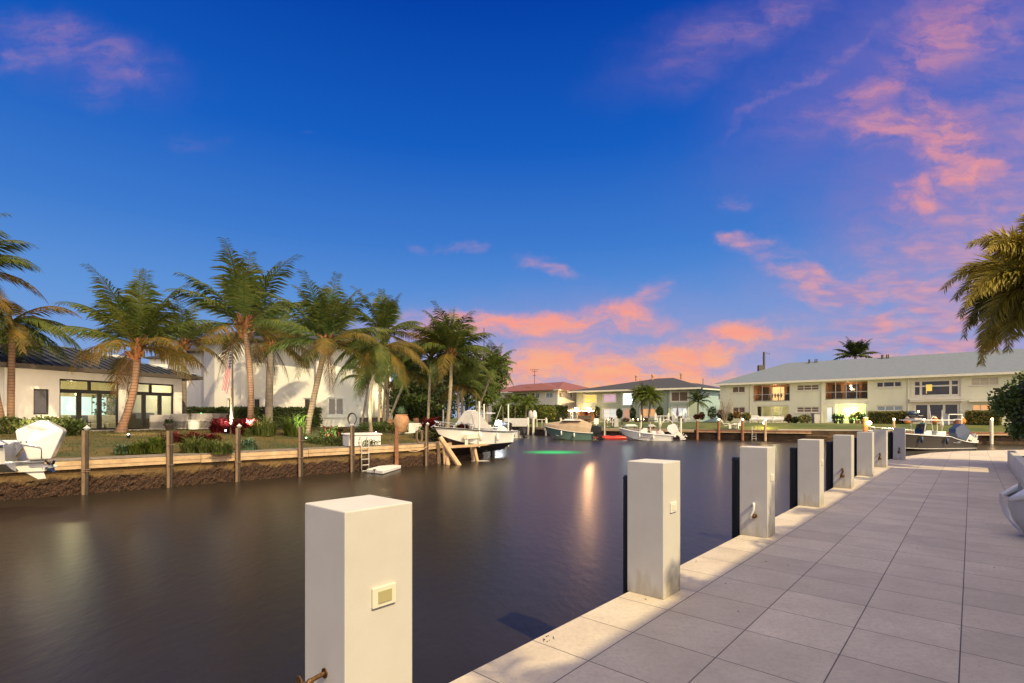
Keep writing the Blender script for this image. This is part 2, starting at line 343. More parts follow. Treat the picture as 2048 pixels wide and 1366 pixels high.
M['lamphot'] = lit('canal_floodlight_glow', (1,.52,.22), 1500)
M['lampwhite'] = lit('bright_white_lamp', (.85,.95,1), 14)
M['ledg'] = lit('green_led', (.1,1,.3), 1.5)
def point(name, loc, col, energy, r=.1, parent=None, spot=None, spec=1.0):
    l = bpy.data.lights.new(name, 'SPOT' if spot else 'POINT'); l.color = col; l.energy = energy; l.shadow_soft_size = r; l.specular_factor = spec
    o = bpy.data.objects.new(name, l); COL.objects.link(o)
    if parent is not None: o.parent = parent; o.location = wmat(parent).inverted() @ Vector(loc)
    else: o.location = loc
    if spot: l.spot_size = R(spot[1]); l.spot_blend = .6; o.rotation_euler = Vector(spot[0]).to_track_quat('-Z', 'Y').to_euler()
    return o
# ================================================================ SETTING
# ---- water
def water_mat():
    m = mat('canal_water', (.020,.017,.012), .28, (.028,.021,.014), .15); N = m.node_tree.nodes; L = m.node_tree.links; b = N['Principled BSDF']
    b.inputs['IOR'].default_value = 1.33; b.inputs['Specular IOR Level'].default_value = .42; b.inputs['Specular Tint'].default_value = (.94,.95,.92,1)
    tc = N.new('ShaderNodeTexCoord'); mp = N.new('ShaderNodeMapping'); L.new(tc.outputs['Object'], mp.inputs[0]); mp.inputs['Rotation'].default_value = (0,0,R(35)); mp.inputs['Scale'].default_value = (1,.45,1)
    n = N.new('ShaderNodeTexNoise'); L.new(mp.outputs[0], n.inputs['Vector']); n.inputs['Scale'].default_value = 7.0; n.inputs['Detail'].default_value = 4; n.inputs['Roughness'].default_value = .5
    bu = N.new('ShaderNodeBump'); bu.inputs['Strength'].default_value = .34; bu.inputs['Distance'].default_value = .022; L.new(n.outputs[0], bu.inputs['Height']); L.new(bu.outputs[0], b.inputs['Normal'])
    return m
b = MB(); b.quad((-700,-60,WZ),(900,-60,WZ),(900,900,WZ),(-700,900,WZ)); struct(b.build('water', water_mat()))
# ---- shores (plan view)
SHL = [(-42,-13),(-26,4.2),(-15.4,15.5),(-11.7,19.4),(-8.86,22.4),(-4.5,27.1),(-1.9,33.2)]
SHF = [(-9,90),(-4,84),(2.2,76),(5,71),(10,66.3),(21,59.3),(28,55.2),(42,49.5),(70,44),(140,34)]
CAP = .24
def nrm(a, b_):
    d = Vector((b_[0]-a[0], b_[1]-a[1])).normalized(); return Vector((-d.y, d.x))
def land(name, shore, off, rows, m, far):
    b = MB(); n = len(shore); vs = []
    for k, (d, z) in enumerate(rows):
        for (x, y) in shore: vs.append((x + off[0]*d, y + off[1]*d, z))
    for (x, y) in shore: vs.append((x + far[0], y + far[1], rows[-1][1]))
    fs = [(r*n+i, r*n+i+1, (r+1)*n+i+1, (r+1)*n+i) for r in range(len(rows)) for i in range(n-1)]
    b.add(vs, fs); return struct(b.build(name, m, smooth=True))
land('left_lawn', SHL + [(-6.5,42.5),(-7.5,60)], (-.73,.68), [(0,-1.2),(.12,-1.2),(.12,CAP-.03),(1.2,CAP),(3.5,.55),(6,.80),(12,.86)], M['grassA'], (-500,480))
land('far_lawn', [(-160,100)] + SHF, (.15,.99), [(0,-1.2),(.15,-1.2),(.15,CAP-.03),(.8,CAP),(4,.75),(8,.88),(14,.9)], M['grassF'], (60,800))
def grass_on(name, label, rng, n, m, seed):   # short tufts that break up the lawn surface
    rnd = random.Random(seed); b = MB()
    for _ in range(n):
        x, y, z = rng(rnd); h = rnd.uniform(.03,.07); a = rnd.uniform(0, 6.28); w = .02
        dx, dy = math.cos(a)*w, math.sin(a)*w; lx, ly = rnd.uniform(-.03,.03), rnd.uniform(-.03,.03)
        b.quad((x-dx,y-dy,z-.01),(x+dx,y+dy,z-.01),(x+lx,y+ly,z+h))
    o = b.build(name, m); tag(o, label, 'grass'); o['kind'] = 'stuff'
def lz(d):
    rows = [(0,CAP-.03),(1.2,CAP),(3.5,.55),(6,.80),(12,.86),(500,.86)]
    for (a, za), (c, zc) in zip(rows, rows[1:]):
        if a <= d <= c: return lerp(za, zc, (d-a)/(c-a))
    return CAP
def lawn_z(x, y):   # height of the left lawn at a point
    best = 99
    for (a, c) in zip(SHL, SHL[1:]):
        # offset along (-.73,.68) from this segment
        ex, ey = c[0]-a[0], c[1]-a[1]; det = ex*.68 + ey*.73
        t = ((x-a[0])*.68 + (y-a[1])*.73)/det
        d = (-(x-a[0])*ey + (y-a[1])*ex)/det
        if -.02 <= t <= 1.02: return lz(max(0, d))
    return .8
def rngL(r):
    while True:
        x = r.uniform(-24, -2); y = r.uniform(15, 36)
        t = (x+15.4)/10.9
        if y > 15.5 + (x+15.4)*1.065 + 1.8: return x, y, lawn_z(x, y)
grass_on('lawn_grass', 'short dry winter grass on the left bank lawn', rngL, 26000, M['grassA'], 3)
# ---- seawalls
def wall_mat():
    m = mat('seawall_concrete', (.16,.095,.032), .9, (.085,.052,.022), 1.1, bump=1, bscale=14, bdist=.05, stretch=(1,1,.8)); N = m.node_tree.nodes; L = m.node_tree.links; b = N['Principled BSDF']
    tc = N.new('ShaderNodeTexCoord'); s = N.new('ShaderNodeSeparateXYZ'); L.new(tc.outputs['Object'], s.inputs[0])
    n = N.new('ShaderNodeTexNoise'); L.new(tc.outputs['Object'], n.inputs['Vector']); n.inputs['Scale'].default_value = 1.6; n.inputs['Detail'].default_value = 7
    a = N.new('ShaderNodeMath'); a.operation = 'MULTIPLY_ADD'; L.new(n.outputs[0], a.inputs[0]); a.inputs[1].default_value = .75; L.new(s.outputs[2], a.inputs[2])
    r = N.new('ShaderNodeMapRange'); L.new(a.outputs[0], r.inputs[0]); r.inputs[1].default_value = .05; r.inputs[2].default_value = -.05
    v = N.new('ShaderNodeTexVoronoi'); L.new(tc.outputs['Object'], v.inputs['Vector']); v.inputs['Scale'].default_value = 23; v.inputs['Randomness'].default_value = 1
    r2 = N.new('ShaderNodeMapRange'); L.new(v.outputs['Distance'], r2.inputs[0]); r2.inputs[1].default_value = .1; r2.inputs[2].default_value = .6
    oy = N.new('ShaderNodeMix'); oy.data_type = 'RGBA'; L.new(r2.outputs[0], oy.inputs[0]); oy.inputs[6].default_value = (.11,.048,.022,1); oy.inputs[7].default_value = (.020,.010,.006,1)
    x = N.new('ShaderNodeMix'); x.data_type = 'RGBA'; L.new(r.outputs[0], x.inputs[0]); L.new(b.inputs['Base Color'].links[0].from_socket, x.inputs[6]); L.new(oy.outputs[2], x.inputs[7]); L.new(x.outputs[2], b.inputs['Base Color'])
    return m
M['wall'] = wall_mat()
M['walld'] = mat('dark_seawall', (.09,.055,.03), .9, (.035,.022,.014), 1.5, bump=.8, bscale=9, bdist=.05)
def seawall(name, label, pts, m, top, step, oysters=True, seed=1):
    rnd = random.Random(seed); b = MB(); P2 = []
    for a, c in zip(pts, pts[1:]):
        L_ = math.hypot(c[0]-a[0], c[1]-a[1]); k = max(1, int(L_/step))
        for i in range(k): P2.append((Vector((lerp(a[0],c[0],i/k), lerp(a[1],c[1],i/k))), nrm(a, c)))
    P2.append((Vector(pts[-1]), nrm(pts[-2], pts[-1])))
    zs = [-1.3,-.95,-.85,-.75,-.65,-.55,-.45,-.35,-.25,-.1,top]
    vs = []
    for z in zs:
        for p, n in P2:
            bulge = rnd.uniform(.02,.10) if (z < -.3 and oysters) else 0
            q = p - n*bulge; vs.append((q.x, q.y, z + (rnd.uniform(-.045,.045) if oysters and z < -.2 else 0)))
    k = len(P2)
    back = len(vs)
    for z in (zs[-1], zs[0]):
        for p, n in P2: q = p + n*.3; vs.append((q.x, q.y, z))
    fs = [(r*k+i, r*k+i+1, (r+1)*k+i+1, (r+1)*k+i) for r in range(len(zs)-1) for i in range(k-1)]
    fs += [((len(zs)-1)*k+i, (len(zs)-1)*k+i+1, back+i+1, back+i) for i in range(k-1)]
    b.add(vs, fs); return tag(b.build(name, m), label, 'seawall')
seawall('seawall', 'ochre concrete seawall crusted with brown oysters along the left bank', SHL, M['wall'], CAP-.06, .09)
seawall('seawall', 'dark seawall closing the left side of the boat basin behind the raised boat', [SHL[-1], (-6.5,42.5), (-7.5,60), (-9,90)], M['walld'], CAP-.04, .6, True, 5)
seawall('seawall', 'brown stained seawall below the far lawns with their houses', SHF, M['walld'], CAP-.04, .5, True, 4)
# ---- left timber dock: cap walk, board by board in one deck part, fascia boards as another
def dock(name, label, pts, width, mtop, mf, z=CAP, seed=2, fh=.26, boards=.9):
    root = T(name, label, 'dock', (pts[0][0], pts[0][1], z)); t = MB(); f = MB(); f2 = MB(); rnd = random.Random(seed)
    for a, c in zip(pts, pts[1:]):
        n = nrm(a, c); d = (Vector(c)-Vector(a)); L_ = d.length; d /= L_; k = max(1, int(L_/boards))
        for i in range(k):
            s0 = L_*i/k + .006; s1 = L_*(i+1)/k - .006
            for j in range(4):
                w0 = -.12 + j*width/4; o = Vector(a) + d*s0 + n*w0; zz = z + rnd.uniform(-.006,.006)
                t.box3((o.x, o.y, zz-.035), (d.x*(s1-s0), d.y*(s1-s0), 0), (n.x*(width/4-.012), n.y*(width/4-.012), 0), (0,0,.035))
        k = max(1, int(L_/3.4))
        for i in range(k):
            s0 = L_*i/k + .008; s1 = L_*(i+1)/k - .008
            for mbx, za, zb, off in ((f, z-.05-fh*.52, z-.037, -.125), (f2, z-.055-fh, z-.055-fh*.52, -.11)):
                o = Vector(a) + d*s0 + n*(off); dz = rnd.uniform(-.01,.01)
                mbx.box3((o.x, o.y, za+dz), (d.x*(s1-s0), d.y*(s1-s0), 0), (n.x*.045, n.y*.045, 0), (0,0,zb-za))
    t.build('deck_boards', mtop, root, world=True); f.build('fascia_board', mf, root, world=True); f2.build('stringer', M['wood'], root, world=True)
    return root
dock('timber_dock', 'long weathered timber walkway on top of the left seawall', SHL[1:], 1.05, M['woodtop'], M['wood'])
dock('timber_dock', 'red brown timber walkway on the right half of the far seawall', [(21.0,59.0),(27.9,54.9),(31,53.6)], .8, M['woodtop'], M['woodr'], seed=5)
dock('timber_dock', 'orange brown timber walkway behind the dark boat with the sunroof', [(38.5,50.6),(41.9,49.2),(52,47.2)], .9, M['woodtop'], M['woodr'], seed=6)
dock('timber_dock', 'light timber dock platform beside the white fence on the far bank', [(3.4,73.3),(5,70.7),(8.7,67.2)], 1.4, M['wood'], M['wood'], seed=7)
dock('timber_dock', 'pale cap boards behind the green hulled boat and the white boat', [(9.2,66.5),(20.8,59.1)], .6, M['concrete'], M['wood'], seed=8)
# ---- deck
def deck_mat():
    m = mat('limestone_pavers', (.70,.615,.49), .6, (.55,.475,.375), 2.2, detail=9, contrast=(.3,.7), bump=.12, bscale=55, bdist=.004); N = m.node_tree.nodes; L = m.node_tree.links; b = N['Principled BSDF']
    tc = N.new('ShaderNodeTexCoord'); outs = []
    def mth(op, a, c=None):
        n = N.new('ShaderNodeMath'); n.operation = op
        for i, q in enumerate((a, c)):
            if q is None: continue
            if isinstance(q, (int, float)): n.inputs[i].default_value = q
            else: L.new(q, n.inputs[i])
        return n.outputs[0]
    ids = []
    for ax, off, per in ((UD, 3.48, .6), (VD, 1.884, .609)):
        dt = N.new('ShaderNodeVectorMath'); dt.operation = 'DOT_PRODUCT'; L.new(tc.outputs['Object'], dt.inputs[0]); dt.inputs[1].default_value = ax
        q = mth('DIVIDE', mth('SUBTRACT', dt.outputs['Value'], off), per); ids.append(mth('FLOOR', q))
        fr = mth('SUBTRACT', mth('FRACT', q), .5); outs.append(mth('GREATER_THAN', mth('ABSOLUTE', fr), .5 - .0055/per*.7))
    j = mth('MAXIMUM', outs[0], outs[1])
    cb = N.new('ShaderNodeCombineXYZ'); L.new(ids[0], cb.inputs[0]); L.new(ids[1], cb.inputs[1])
    wn = N.new('ShaderNodeTexWhiteNoise'); L.new(cb.outputs[0], wn.inputs['Vector'])
    k = mth('MULTIPLY_ADD', wn.outputs['Value'], .20); N[k.node.name].inputs[2].default_value = .86
    hs = N.new('ShaderNodeHueSaturation'); L.new(b.inputs['Base Color'].links[0].from_socket, hs.inputs['Color']); L.new(k, hs.inputs['Value'])
    # small pits and dirt specks of the stone
    n = N.new('ShaderNodeTexNoise'); L.new(tc.outputs['Object'], n.inputs['Vector']); n.inputs['Scale'].default_value = 26; n.inputs['Detail'].default_value = 6; n.inputs['Roughness'].default_value = .8
    r = N.new('ShaderNodeMapRange'); L.new(n.outputs[0], r.inputs[0]); r.inputs[1].default_value = .46; r.inputs[2].default_value = .70; r.inputs[4].default_value = .55
    x0 = N.new('ShaderNodeMix'); x0.data_type = 'RGBA'; L.new(r.outputs[0], x0.inputs[0]); L.new(hs.outputs[0], x0.inputs[6]); x0.inputs[7].default_value = (.36,.30,.25,1)
    x = N.new('ShaderNodeMix'); x.data_type = 'RGBA'; L.new(j, x.inputs[0]); L.new(x0.outputs[2], x.inputs[6]); x.inputs[7].default_value = (.10,.08,.075,1); L.new(x.outputs[2], b.inputs['Base Color'])
    return m
edge = [D(-4,2.355), D(24.7,2.355), Vector((17.0,21.9,0)), Vector((18.9,23.4,0)), Vector((21.4,24.7,0)), Vector((24.5,25.5,0)), Vector((29,26,0)), Vector((44,26.4,0)), Vector((44,-6,0)), D(-4,-6)]
b = MB(); b.prism([p - Vector((0,0,.06)) for p in edge][::-1], (0,0,.06)); b.prism([Vector((p.x,p.y,0)) - Vector((0,0,1.4)) + (VD*-.04) for p in edge][::-1], (0,0,1.335))
struct(b.build('deck', deck_mat()))
# ---- fallen leaves on the deck
rnd = random.Random(9); b = MB()
for i in range(80):
    u = rnd.uniform(1.5, 17); v = rnd.uniform(-.7, 2.3); p = D(u, v, .004); s = rnd.uniform(.003,.010); a = rnd.uniform(0,3.14)
    dx, dy = Vector((math.cos(a),math.sin(a),0))*s*1.6, Vector((-math.sin(a),math.cos(a),0))*s*.6
    b.quad(p-dx, p-dy+Vector((0,0,.004)), p+dx, p+dy+Vector((0,0,.003)))
for i in range(12):
    p = D(2.95, 2.30, .005) + UD*rnd.uniform(-.04,.10) + VD*rnd.uniform(-.05,.02); s = .004
    b.box(p, (s*2, s, s), rnd.uniform(0,3))
o = b.build('leaf_litter', mat('dry_leaf', (.045,.028,.016), .9)); tag(o, 'tiny dry leaf scraps scattered over the pavers', 'leaf litter'); o['kind'] = 'stuff'
# ================================================================ WHITE PILLARS
PIL = [(-.707,2.19),(1.327,4.536),(3.378,6.843),(5.471,9.2),(7.615,11.61),(9.79,14.06),(11.98,16.56),(14.80,19.50)]
PLAB = ['nearest white pillar, cut off by the bottom of the photo, with a cream outlet cover and a brass tap',
 'second white pillar with a small outlet cover and mottled stain and painted shadow dapple at its foot',
 'third white pillar with a white curved cleat and hose bib on its near face',
 'fourth white pillar with a plain near face',
 'fifth white pillar with a small tap low on its near face, in front of the dark seawall',
 'sixth white pillar, plain, between the two pillars with taps',
 'seventh white pillar with a small tap, right beside the plain one',
 'farthest white pillar, in front of the dark boat hull']
S_ = .355
def tap(parent, x, z, dirn, m, s=1.0):
    # hose tap standing out from the near face (local -x)
    b = MB(); b.cyl((x,-0.0,z),(x,-.075*s,z-.01*s),.011*s,n=10); b.cyl((x,-.07*s,z-.01*s),(x,-.115*s,z-.045*s),.017*s,n=10); b.cyl((x,-.10*s,z-.01*s),(x,-.10*s,z-.075*s),.015*s,.019*s,n=10)
    b.cyl((x,0,z),(x,-.006,z),.024*s,n=12)
    t = b.build('tap', m, parent, smooth=False)
    w = MB()
    ring = [(x + .030*s*math.cos(a), -.128*s, z + .0*s + .030*s*math.sin(a)) for a in [i*math.pi/4 for i in range(9)]]
    w.tube(ring, .005*s, 6); w.cyl((x,-.10*s,z-.01*s),(x,-.13*s,z),.006*s,n=6)
    for i in range(4):
        a = i*math.pi/2; w.cyl((x,-.128*s,z),(x+.03*s*math.cos(a),-.128*s,z+.03*s*math.sin(a)),.004*s,n=5)
    w.build('tap_wheel', m, t); return t
for i, ((x, y), lab) in enumerate(zip(PIL, PLAB)):
    # local frame: x axis = VD reversed..., pillar near corner at origin; near face (towards camera) is the plane y=0 after rotation
    root = T('white_pillar', lab, 'pillar', (x, y, 0), DANG - math.pi/2, 'white pillars along the deck edge')
    # local axes: +y = UD (along the dock), -x = VD (towards the water)
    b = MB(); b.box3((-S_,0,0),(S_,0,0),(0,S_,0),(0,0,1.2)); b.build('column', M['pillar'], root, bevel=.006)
    if i < 4:
        yc = .19; zc = .79 if i else .80
        f = MB(); f.box3((0,yc-.062,zc-.045),(.014,0,0),(0,.124,0),(0,0,.09)); fo = f.build('outlet_cover', M['cream'] if i == 0 else M['white'], root, bevel=.003)
        g = MB(); g.box3((.0145,yc-.035,zc-.026),(.004,0,0),(0,.07,0),(0,0,.052)); g.build('outlet_flap', mat('flap', (.42,.38,.20), .5) if i == 0 else M['cream'], fo)
    if i == 0: tap(root, -.165, .465, 0, M['brass'], .92)
    if i in (2, 4, 6, 7):
        h = .26
        b = MB(); b.tube([(-.17,-.035,h+.20),(-.155,-.05,h+.17),(-.16,-.05,h+.11),(-.19,-.055,h+.04),(-.20,-.05,h-.02)],[.008,.016,.019,.019,.017],8)
        b.cyl((-.17,0,h+.18),(-.17,-.045,h+.17),.02,n=8)
        b.build('cleat_hook', M['white'] if i == 2 else M['brass'], root, smooth=True)
        tp = MB(); tp.cyl((-.155,0,h+.02),(-.155,-.05,h+.02),.030,n=12); tp.cyl((-.155,-.05,h+.02),(-.155,-.06,h+.02),.022,.012,n=12); tp.build('hose_bib', M['brass'], root)
BL = ['black piling sleeve hidden behind the nearest pillar','black piling sleeve on the water side of the second pillar','black piling sleeve on the water side of the third pillar','black piling sleeve on the water side of the fourth pillar','black piling sleeve on the water side of the fifth pillar','black piling sleeve on the water side of the sixth pillar','black piling sleeve on the water side of the seventh pillar','black piling sleeve on the water side of the farthest pillar']
for i, (x, y) in enumerate(PIL):
    if i == 0: continue
    p = Vector((x, y, 0)) + VD*.47 + UD*.30
    root = T('mooring_piling', BL[i], 'piling', (p.x, p.y, -1.3), 0, 'black sleeved pilings behind the pillars')
    b = MB(); b.cyl((0,0,0),(0,0,2.30),.085,n=18); b.build('sleeve', M['black'], root, smooth=False)
    b = MB(); b.cyl((0,0,2.30),(0,0,2.335),.092,.075,n=18); b.build('piling_cap', M['black'], root)
# ================================================================ right edge: planter wall, clusia, watercraft, unseen house added for shade
def leaf_quads(b, rnd, p, size, up=None, w=.42):
    n = Vector((rnd.gauss(0,1), rnd.gauss(0,1), rnd.gauss(0,.8))).normalized()
    d = n.cross(Vector((rnd.gauss(0,1), rnd.gauss(0,1), rnd.gauss(0,1)))).normalized() * size; s = n.cross(d) * w
    b.quad(p, p + d*.5 + s*.9, p + d*1.0 + n*size*.12, p + d*.5 - s*.9)
def foliage(rnd, n, size, sampler, b=None, w=.42, nm=1, kw=None):
    b = b or MB()
    for _ in range(n):
        if nm > 1: b.k = rnd.choices(range(nm), kw)[0]
        leaf_quads(b, rnd, Vector(sampler(rnd)), size*rnd.uniform(.6,1.25), w=w)
    return b
def shell_ell(c, r, inner=.55, bottom=-.9):
    def f(rnd):
        while True:
            d = Vector((rnd.gauss(0,1), rnd.gauss(0,1), rnd.gauss(0,1))).normalized()
            if d.z > bottom: break
        q = rnd.uniform(inner, 1.0) ** .6
        lump = 1 + .10*math.sin(d.x*7+c[0]*3) + .08*math.sin(d.y*9+d.z*5+c[1])
        return (c[0]+d.x*r[0]*q*lump, c[1]+d.y*r[1]*q*lump, c[2]+d.z*r[2]*q*lump)
    return f
def shell_box(x0, x1, y0, y1, z0, z1, t=.12, core=True):
    def f(rnd):
        k = rnd.random(); x = rnd.uniform(x0, x1); y = rnd.uniform(y0, y1); z = rnd.uniform(z0, z1); e = rnd.uniform(-.03, t)
        A = [(y1-y0)*(z1-z0)]*2 + [(x1-x0)*(z1-z0)]*2 + [(x1-x0)*(y1-y0)]
        s = rnd.choices(range(5), A)[0]
        if s == 0: x = x0 + e
        elif s == 1: x = x1 - e
        elif s == 2: y = y0 + e
        elif s == 3: y = y1 - e
        else: z = z1 - e*.6 + .02*math.sin(x*5)
        return (x, y, z)
    return f
w0 = D(23.4, -.88); root = T('planter_wall', 'low white planter wall below the big round leaved shrub', 'planter', w0)
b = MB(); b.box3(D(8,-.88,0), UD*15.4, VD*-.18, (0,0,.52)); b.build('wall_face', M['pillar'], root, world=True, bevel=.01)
b = MB(); b.box3(D(8,-1.065,.35), UD*15.3, VD*-1.5, (0,0,.02)); b.build('soil', M['mulch'], root, world=True)
root = T('clusia_shrub', 'tall dense round leaved shrub at the right edge of the photo above the planter', 'shrub', (17.75,16.2,.3))
rr = random.Random(4)
b = foliage(rr, 9000, .12, shell_ell((17.75,16.2,1.95), (1.45,2.1,1.45), .72), w=.36, nm=2, kw=[4,1])
for k in range(16):
    a_ = rr.uniform(0,6.28); e_ = rr.uniform(-.7,1.2); q_ = Vector((17.75+1.35*math.cos(a_)*math.cos(e_), 16.2+2.0*math.sin(a_)*math.cos(e_), 2.0+1.4*math.sin(e_))); r_ = rr.uniform(.25,.5)
    foliage(rr, 420, .13, shell_ell(q_, (r_,r_,r_*1.1), .3), b, w=.36, nm=2, kw=[3,2])
b.build('foliage', [M['leafgl'], M['leafbr']], root, world=True)
b = MB(); b.ell((17.75,16.2,1.95), (1.35,1.95,1.3), 14, 10); b.build('dark_core', mat('shrub_core', (.012,.02,.006), .95), root, world=True)  # solid dark filler, the shade inside the shrub put into its colour
b = MB(); [b.cyl((17.75+dx,16.2+dy,.36),(17.75+dx*2.5,16.2+dy*2,1.5),.04,.02) for dx, dy in ((0,0),(.3,.2),(-.25,.3),(.1,-.4))]; b.build('stem', M['barkp'], root, world=True)
# unseen house, wall and palms added beside the deck to throw shade on it
root = T('shade_house', 'unseen white two storey house added to shade the deck', 'house', D(2,-3.3,0))
b = MB(); b.box3(D(-9,-3.7,0), UD*28.0, VD*-7, (0,0,4.75)); b.build('wall', M['stucco'], root, world=True)
b = MB(); b.box3(D(-9.6,-2.9,4.753), UD*29.2, VD*-8.6, (0,0,.30)); b.build('roof', M['concrete'], root, world=True, bevel=.02)
b = MB(); b.box3(D(21.4,-4.6,0), UD*5.2, VD*-.3, (0,0,3.4)); tag(b.build('shade_wall', M['stucco'], None), 'unseen white wall added beyond the shrub to block light', 'wall')  # unseen wall added to cut the light past the house end
# personal watercraft under the right edge, bow towards the left
def watercraft():
    root = T('personal_watercraft', 'white personal watercraft parked on the deck at the right edge, nose towards the camera', 'watercraft', (7.78,6.35,0), R(-28))
    # local: x along length, nose at -x ; y across
    L_ = 3.2; B_ = .58; st = []
    for i in range(15):
        t = i/14; w = B_*(max(.02, math.sin(min(1, t*1.9+.06)*math.pi/2))**.55)
        if t < .3: w *= .86 + .14*(t/.3)
        st.append((t, w))
    b = MB(); vs = []; n = 10
    for t, w in st:
        x = -1.25 + L_*t; rise = .07*max(0, 1-t*3.2)**1.5
        for (a, z) in ((-.97,.46),(-1.02,.36),(-1.0,.20),(-.86,.07),(-.5,.01),(.5,.01),(.86,.07),(1.0,.20),(1.02,.36),(.97,.46)):
            vs.append((x - .16*max(0,1-t*6)*(math.sin(min(1,z/.36)*math.pi/2)), a*w, z + rise*(.5 if z < .3 else .35)))
    fs = [(r*n+i, r*n+i+1, (r+1)*n+i+1, (r+1)*n+i) for r in range(14) for i in range(n-1)] + [tuple(range(n)), tuple(14*n+i for i in range(n))[::-1]]
    b.add(vs, fs); b.build('hull', M['gel'], root, smooth=True)
    # upper deck
    n = 9; b = MB(); vs = []; prof = [(-1,.0),(-.97,.10),(-.80,.20),(-.42,.34),(0,.40),(.42,.34),(.80,.20),(.97,.10),(1,0)]
    for t, w in st:
        x = -1.25 + L_*t; hh = .35 + .65*min(1, t*2.6) - .55*max(0, t-.5)
        for a, z in prof: vs.append((x+.09 - .10*max(0,1-t*6), a*w*.97, .42 + .09*max(0,1-t*3) + z*hh*(1.35 if abs(a) < .6 else 1)))
    b.add(vs, [(r*n+i, r*n+i+1, (r+1)*n+i+1, (r+1)*n+i) for r in range(14) for i in range(n-1)] + [tuple(range(n)), tuple(14*n+i for i in range(n))[::-1]])
    b.build('bonnet', mat('pale_blue_gelcoat', (.58,.66,.74), .22, (.66,.68,.70), 1.5, coat=.5), root, smooth=True)
    for sgn in (-1, 1):
        b = MB(); b.prism([(-1.42,sgn*.10,.40),(-1.22,sgn*.34,.52),(-.55,sgn*.50,.62),(-.30,sgn*.46,.70),(-.75,sgn*.26,.70),(-1.25,sgn*.10,.56)], (0,sgn*.03,.07)); b.build('nose_fairing', M['gel'], root, bevel=.025)
        b = MB(); b.prism([(-1.20,sgn*.16,.585),(-.62,sgn*.40,.70),(-.50,sgn*.35,.735),(-1.12,sgn*.12,.615)], (0,0,.03)); b.build('blue_trim', mat('blue_trim', (.16,.30,.42), .3), root)
    b = MB(); b.box((.85,0,.78),(1.1,.36,.18)); b.build('seat', M['black'], root, bevel=.05)
    b = MB(); b.tube([(.12,-.36,.95),(.2,-.12,1.0),(.2,.12,1.0),(.12,.36,.95)], .018, 8); b.build('handlebar', M['black'], root)
    b = MB(); b.tube([(-1.25+L_*t - .10*max(0,1-t*6)+.02, -w*1.01, .42+.09*max(0,1-t*3)) for t, w in st], .018, 6); b.tube([(-1.25+L_*t- .10*max(0,1-t*6)+.02, w*1.01, .42+.09*max(0,1-t*3)) for t, w in st], .018, 6); b.build('bumper_strip', M['white'], root)
    return root
PWC = watercraft(); PWC.scale = (1.22,1.22,1.12); PWC.location = (8.22,6.25,0)
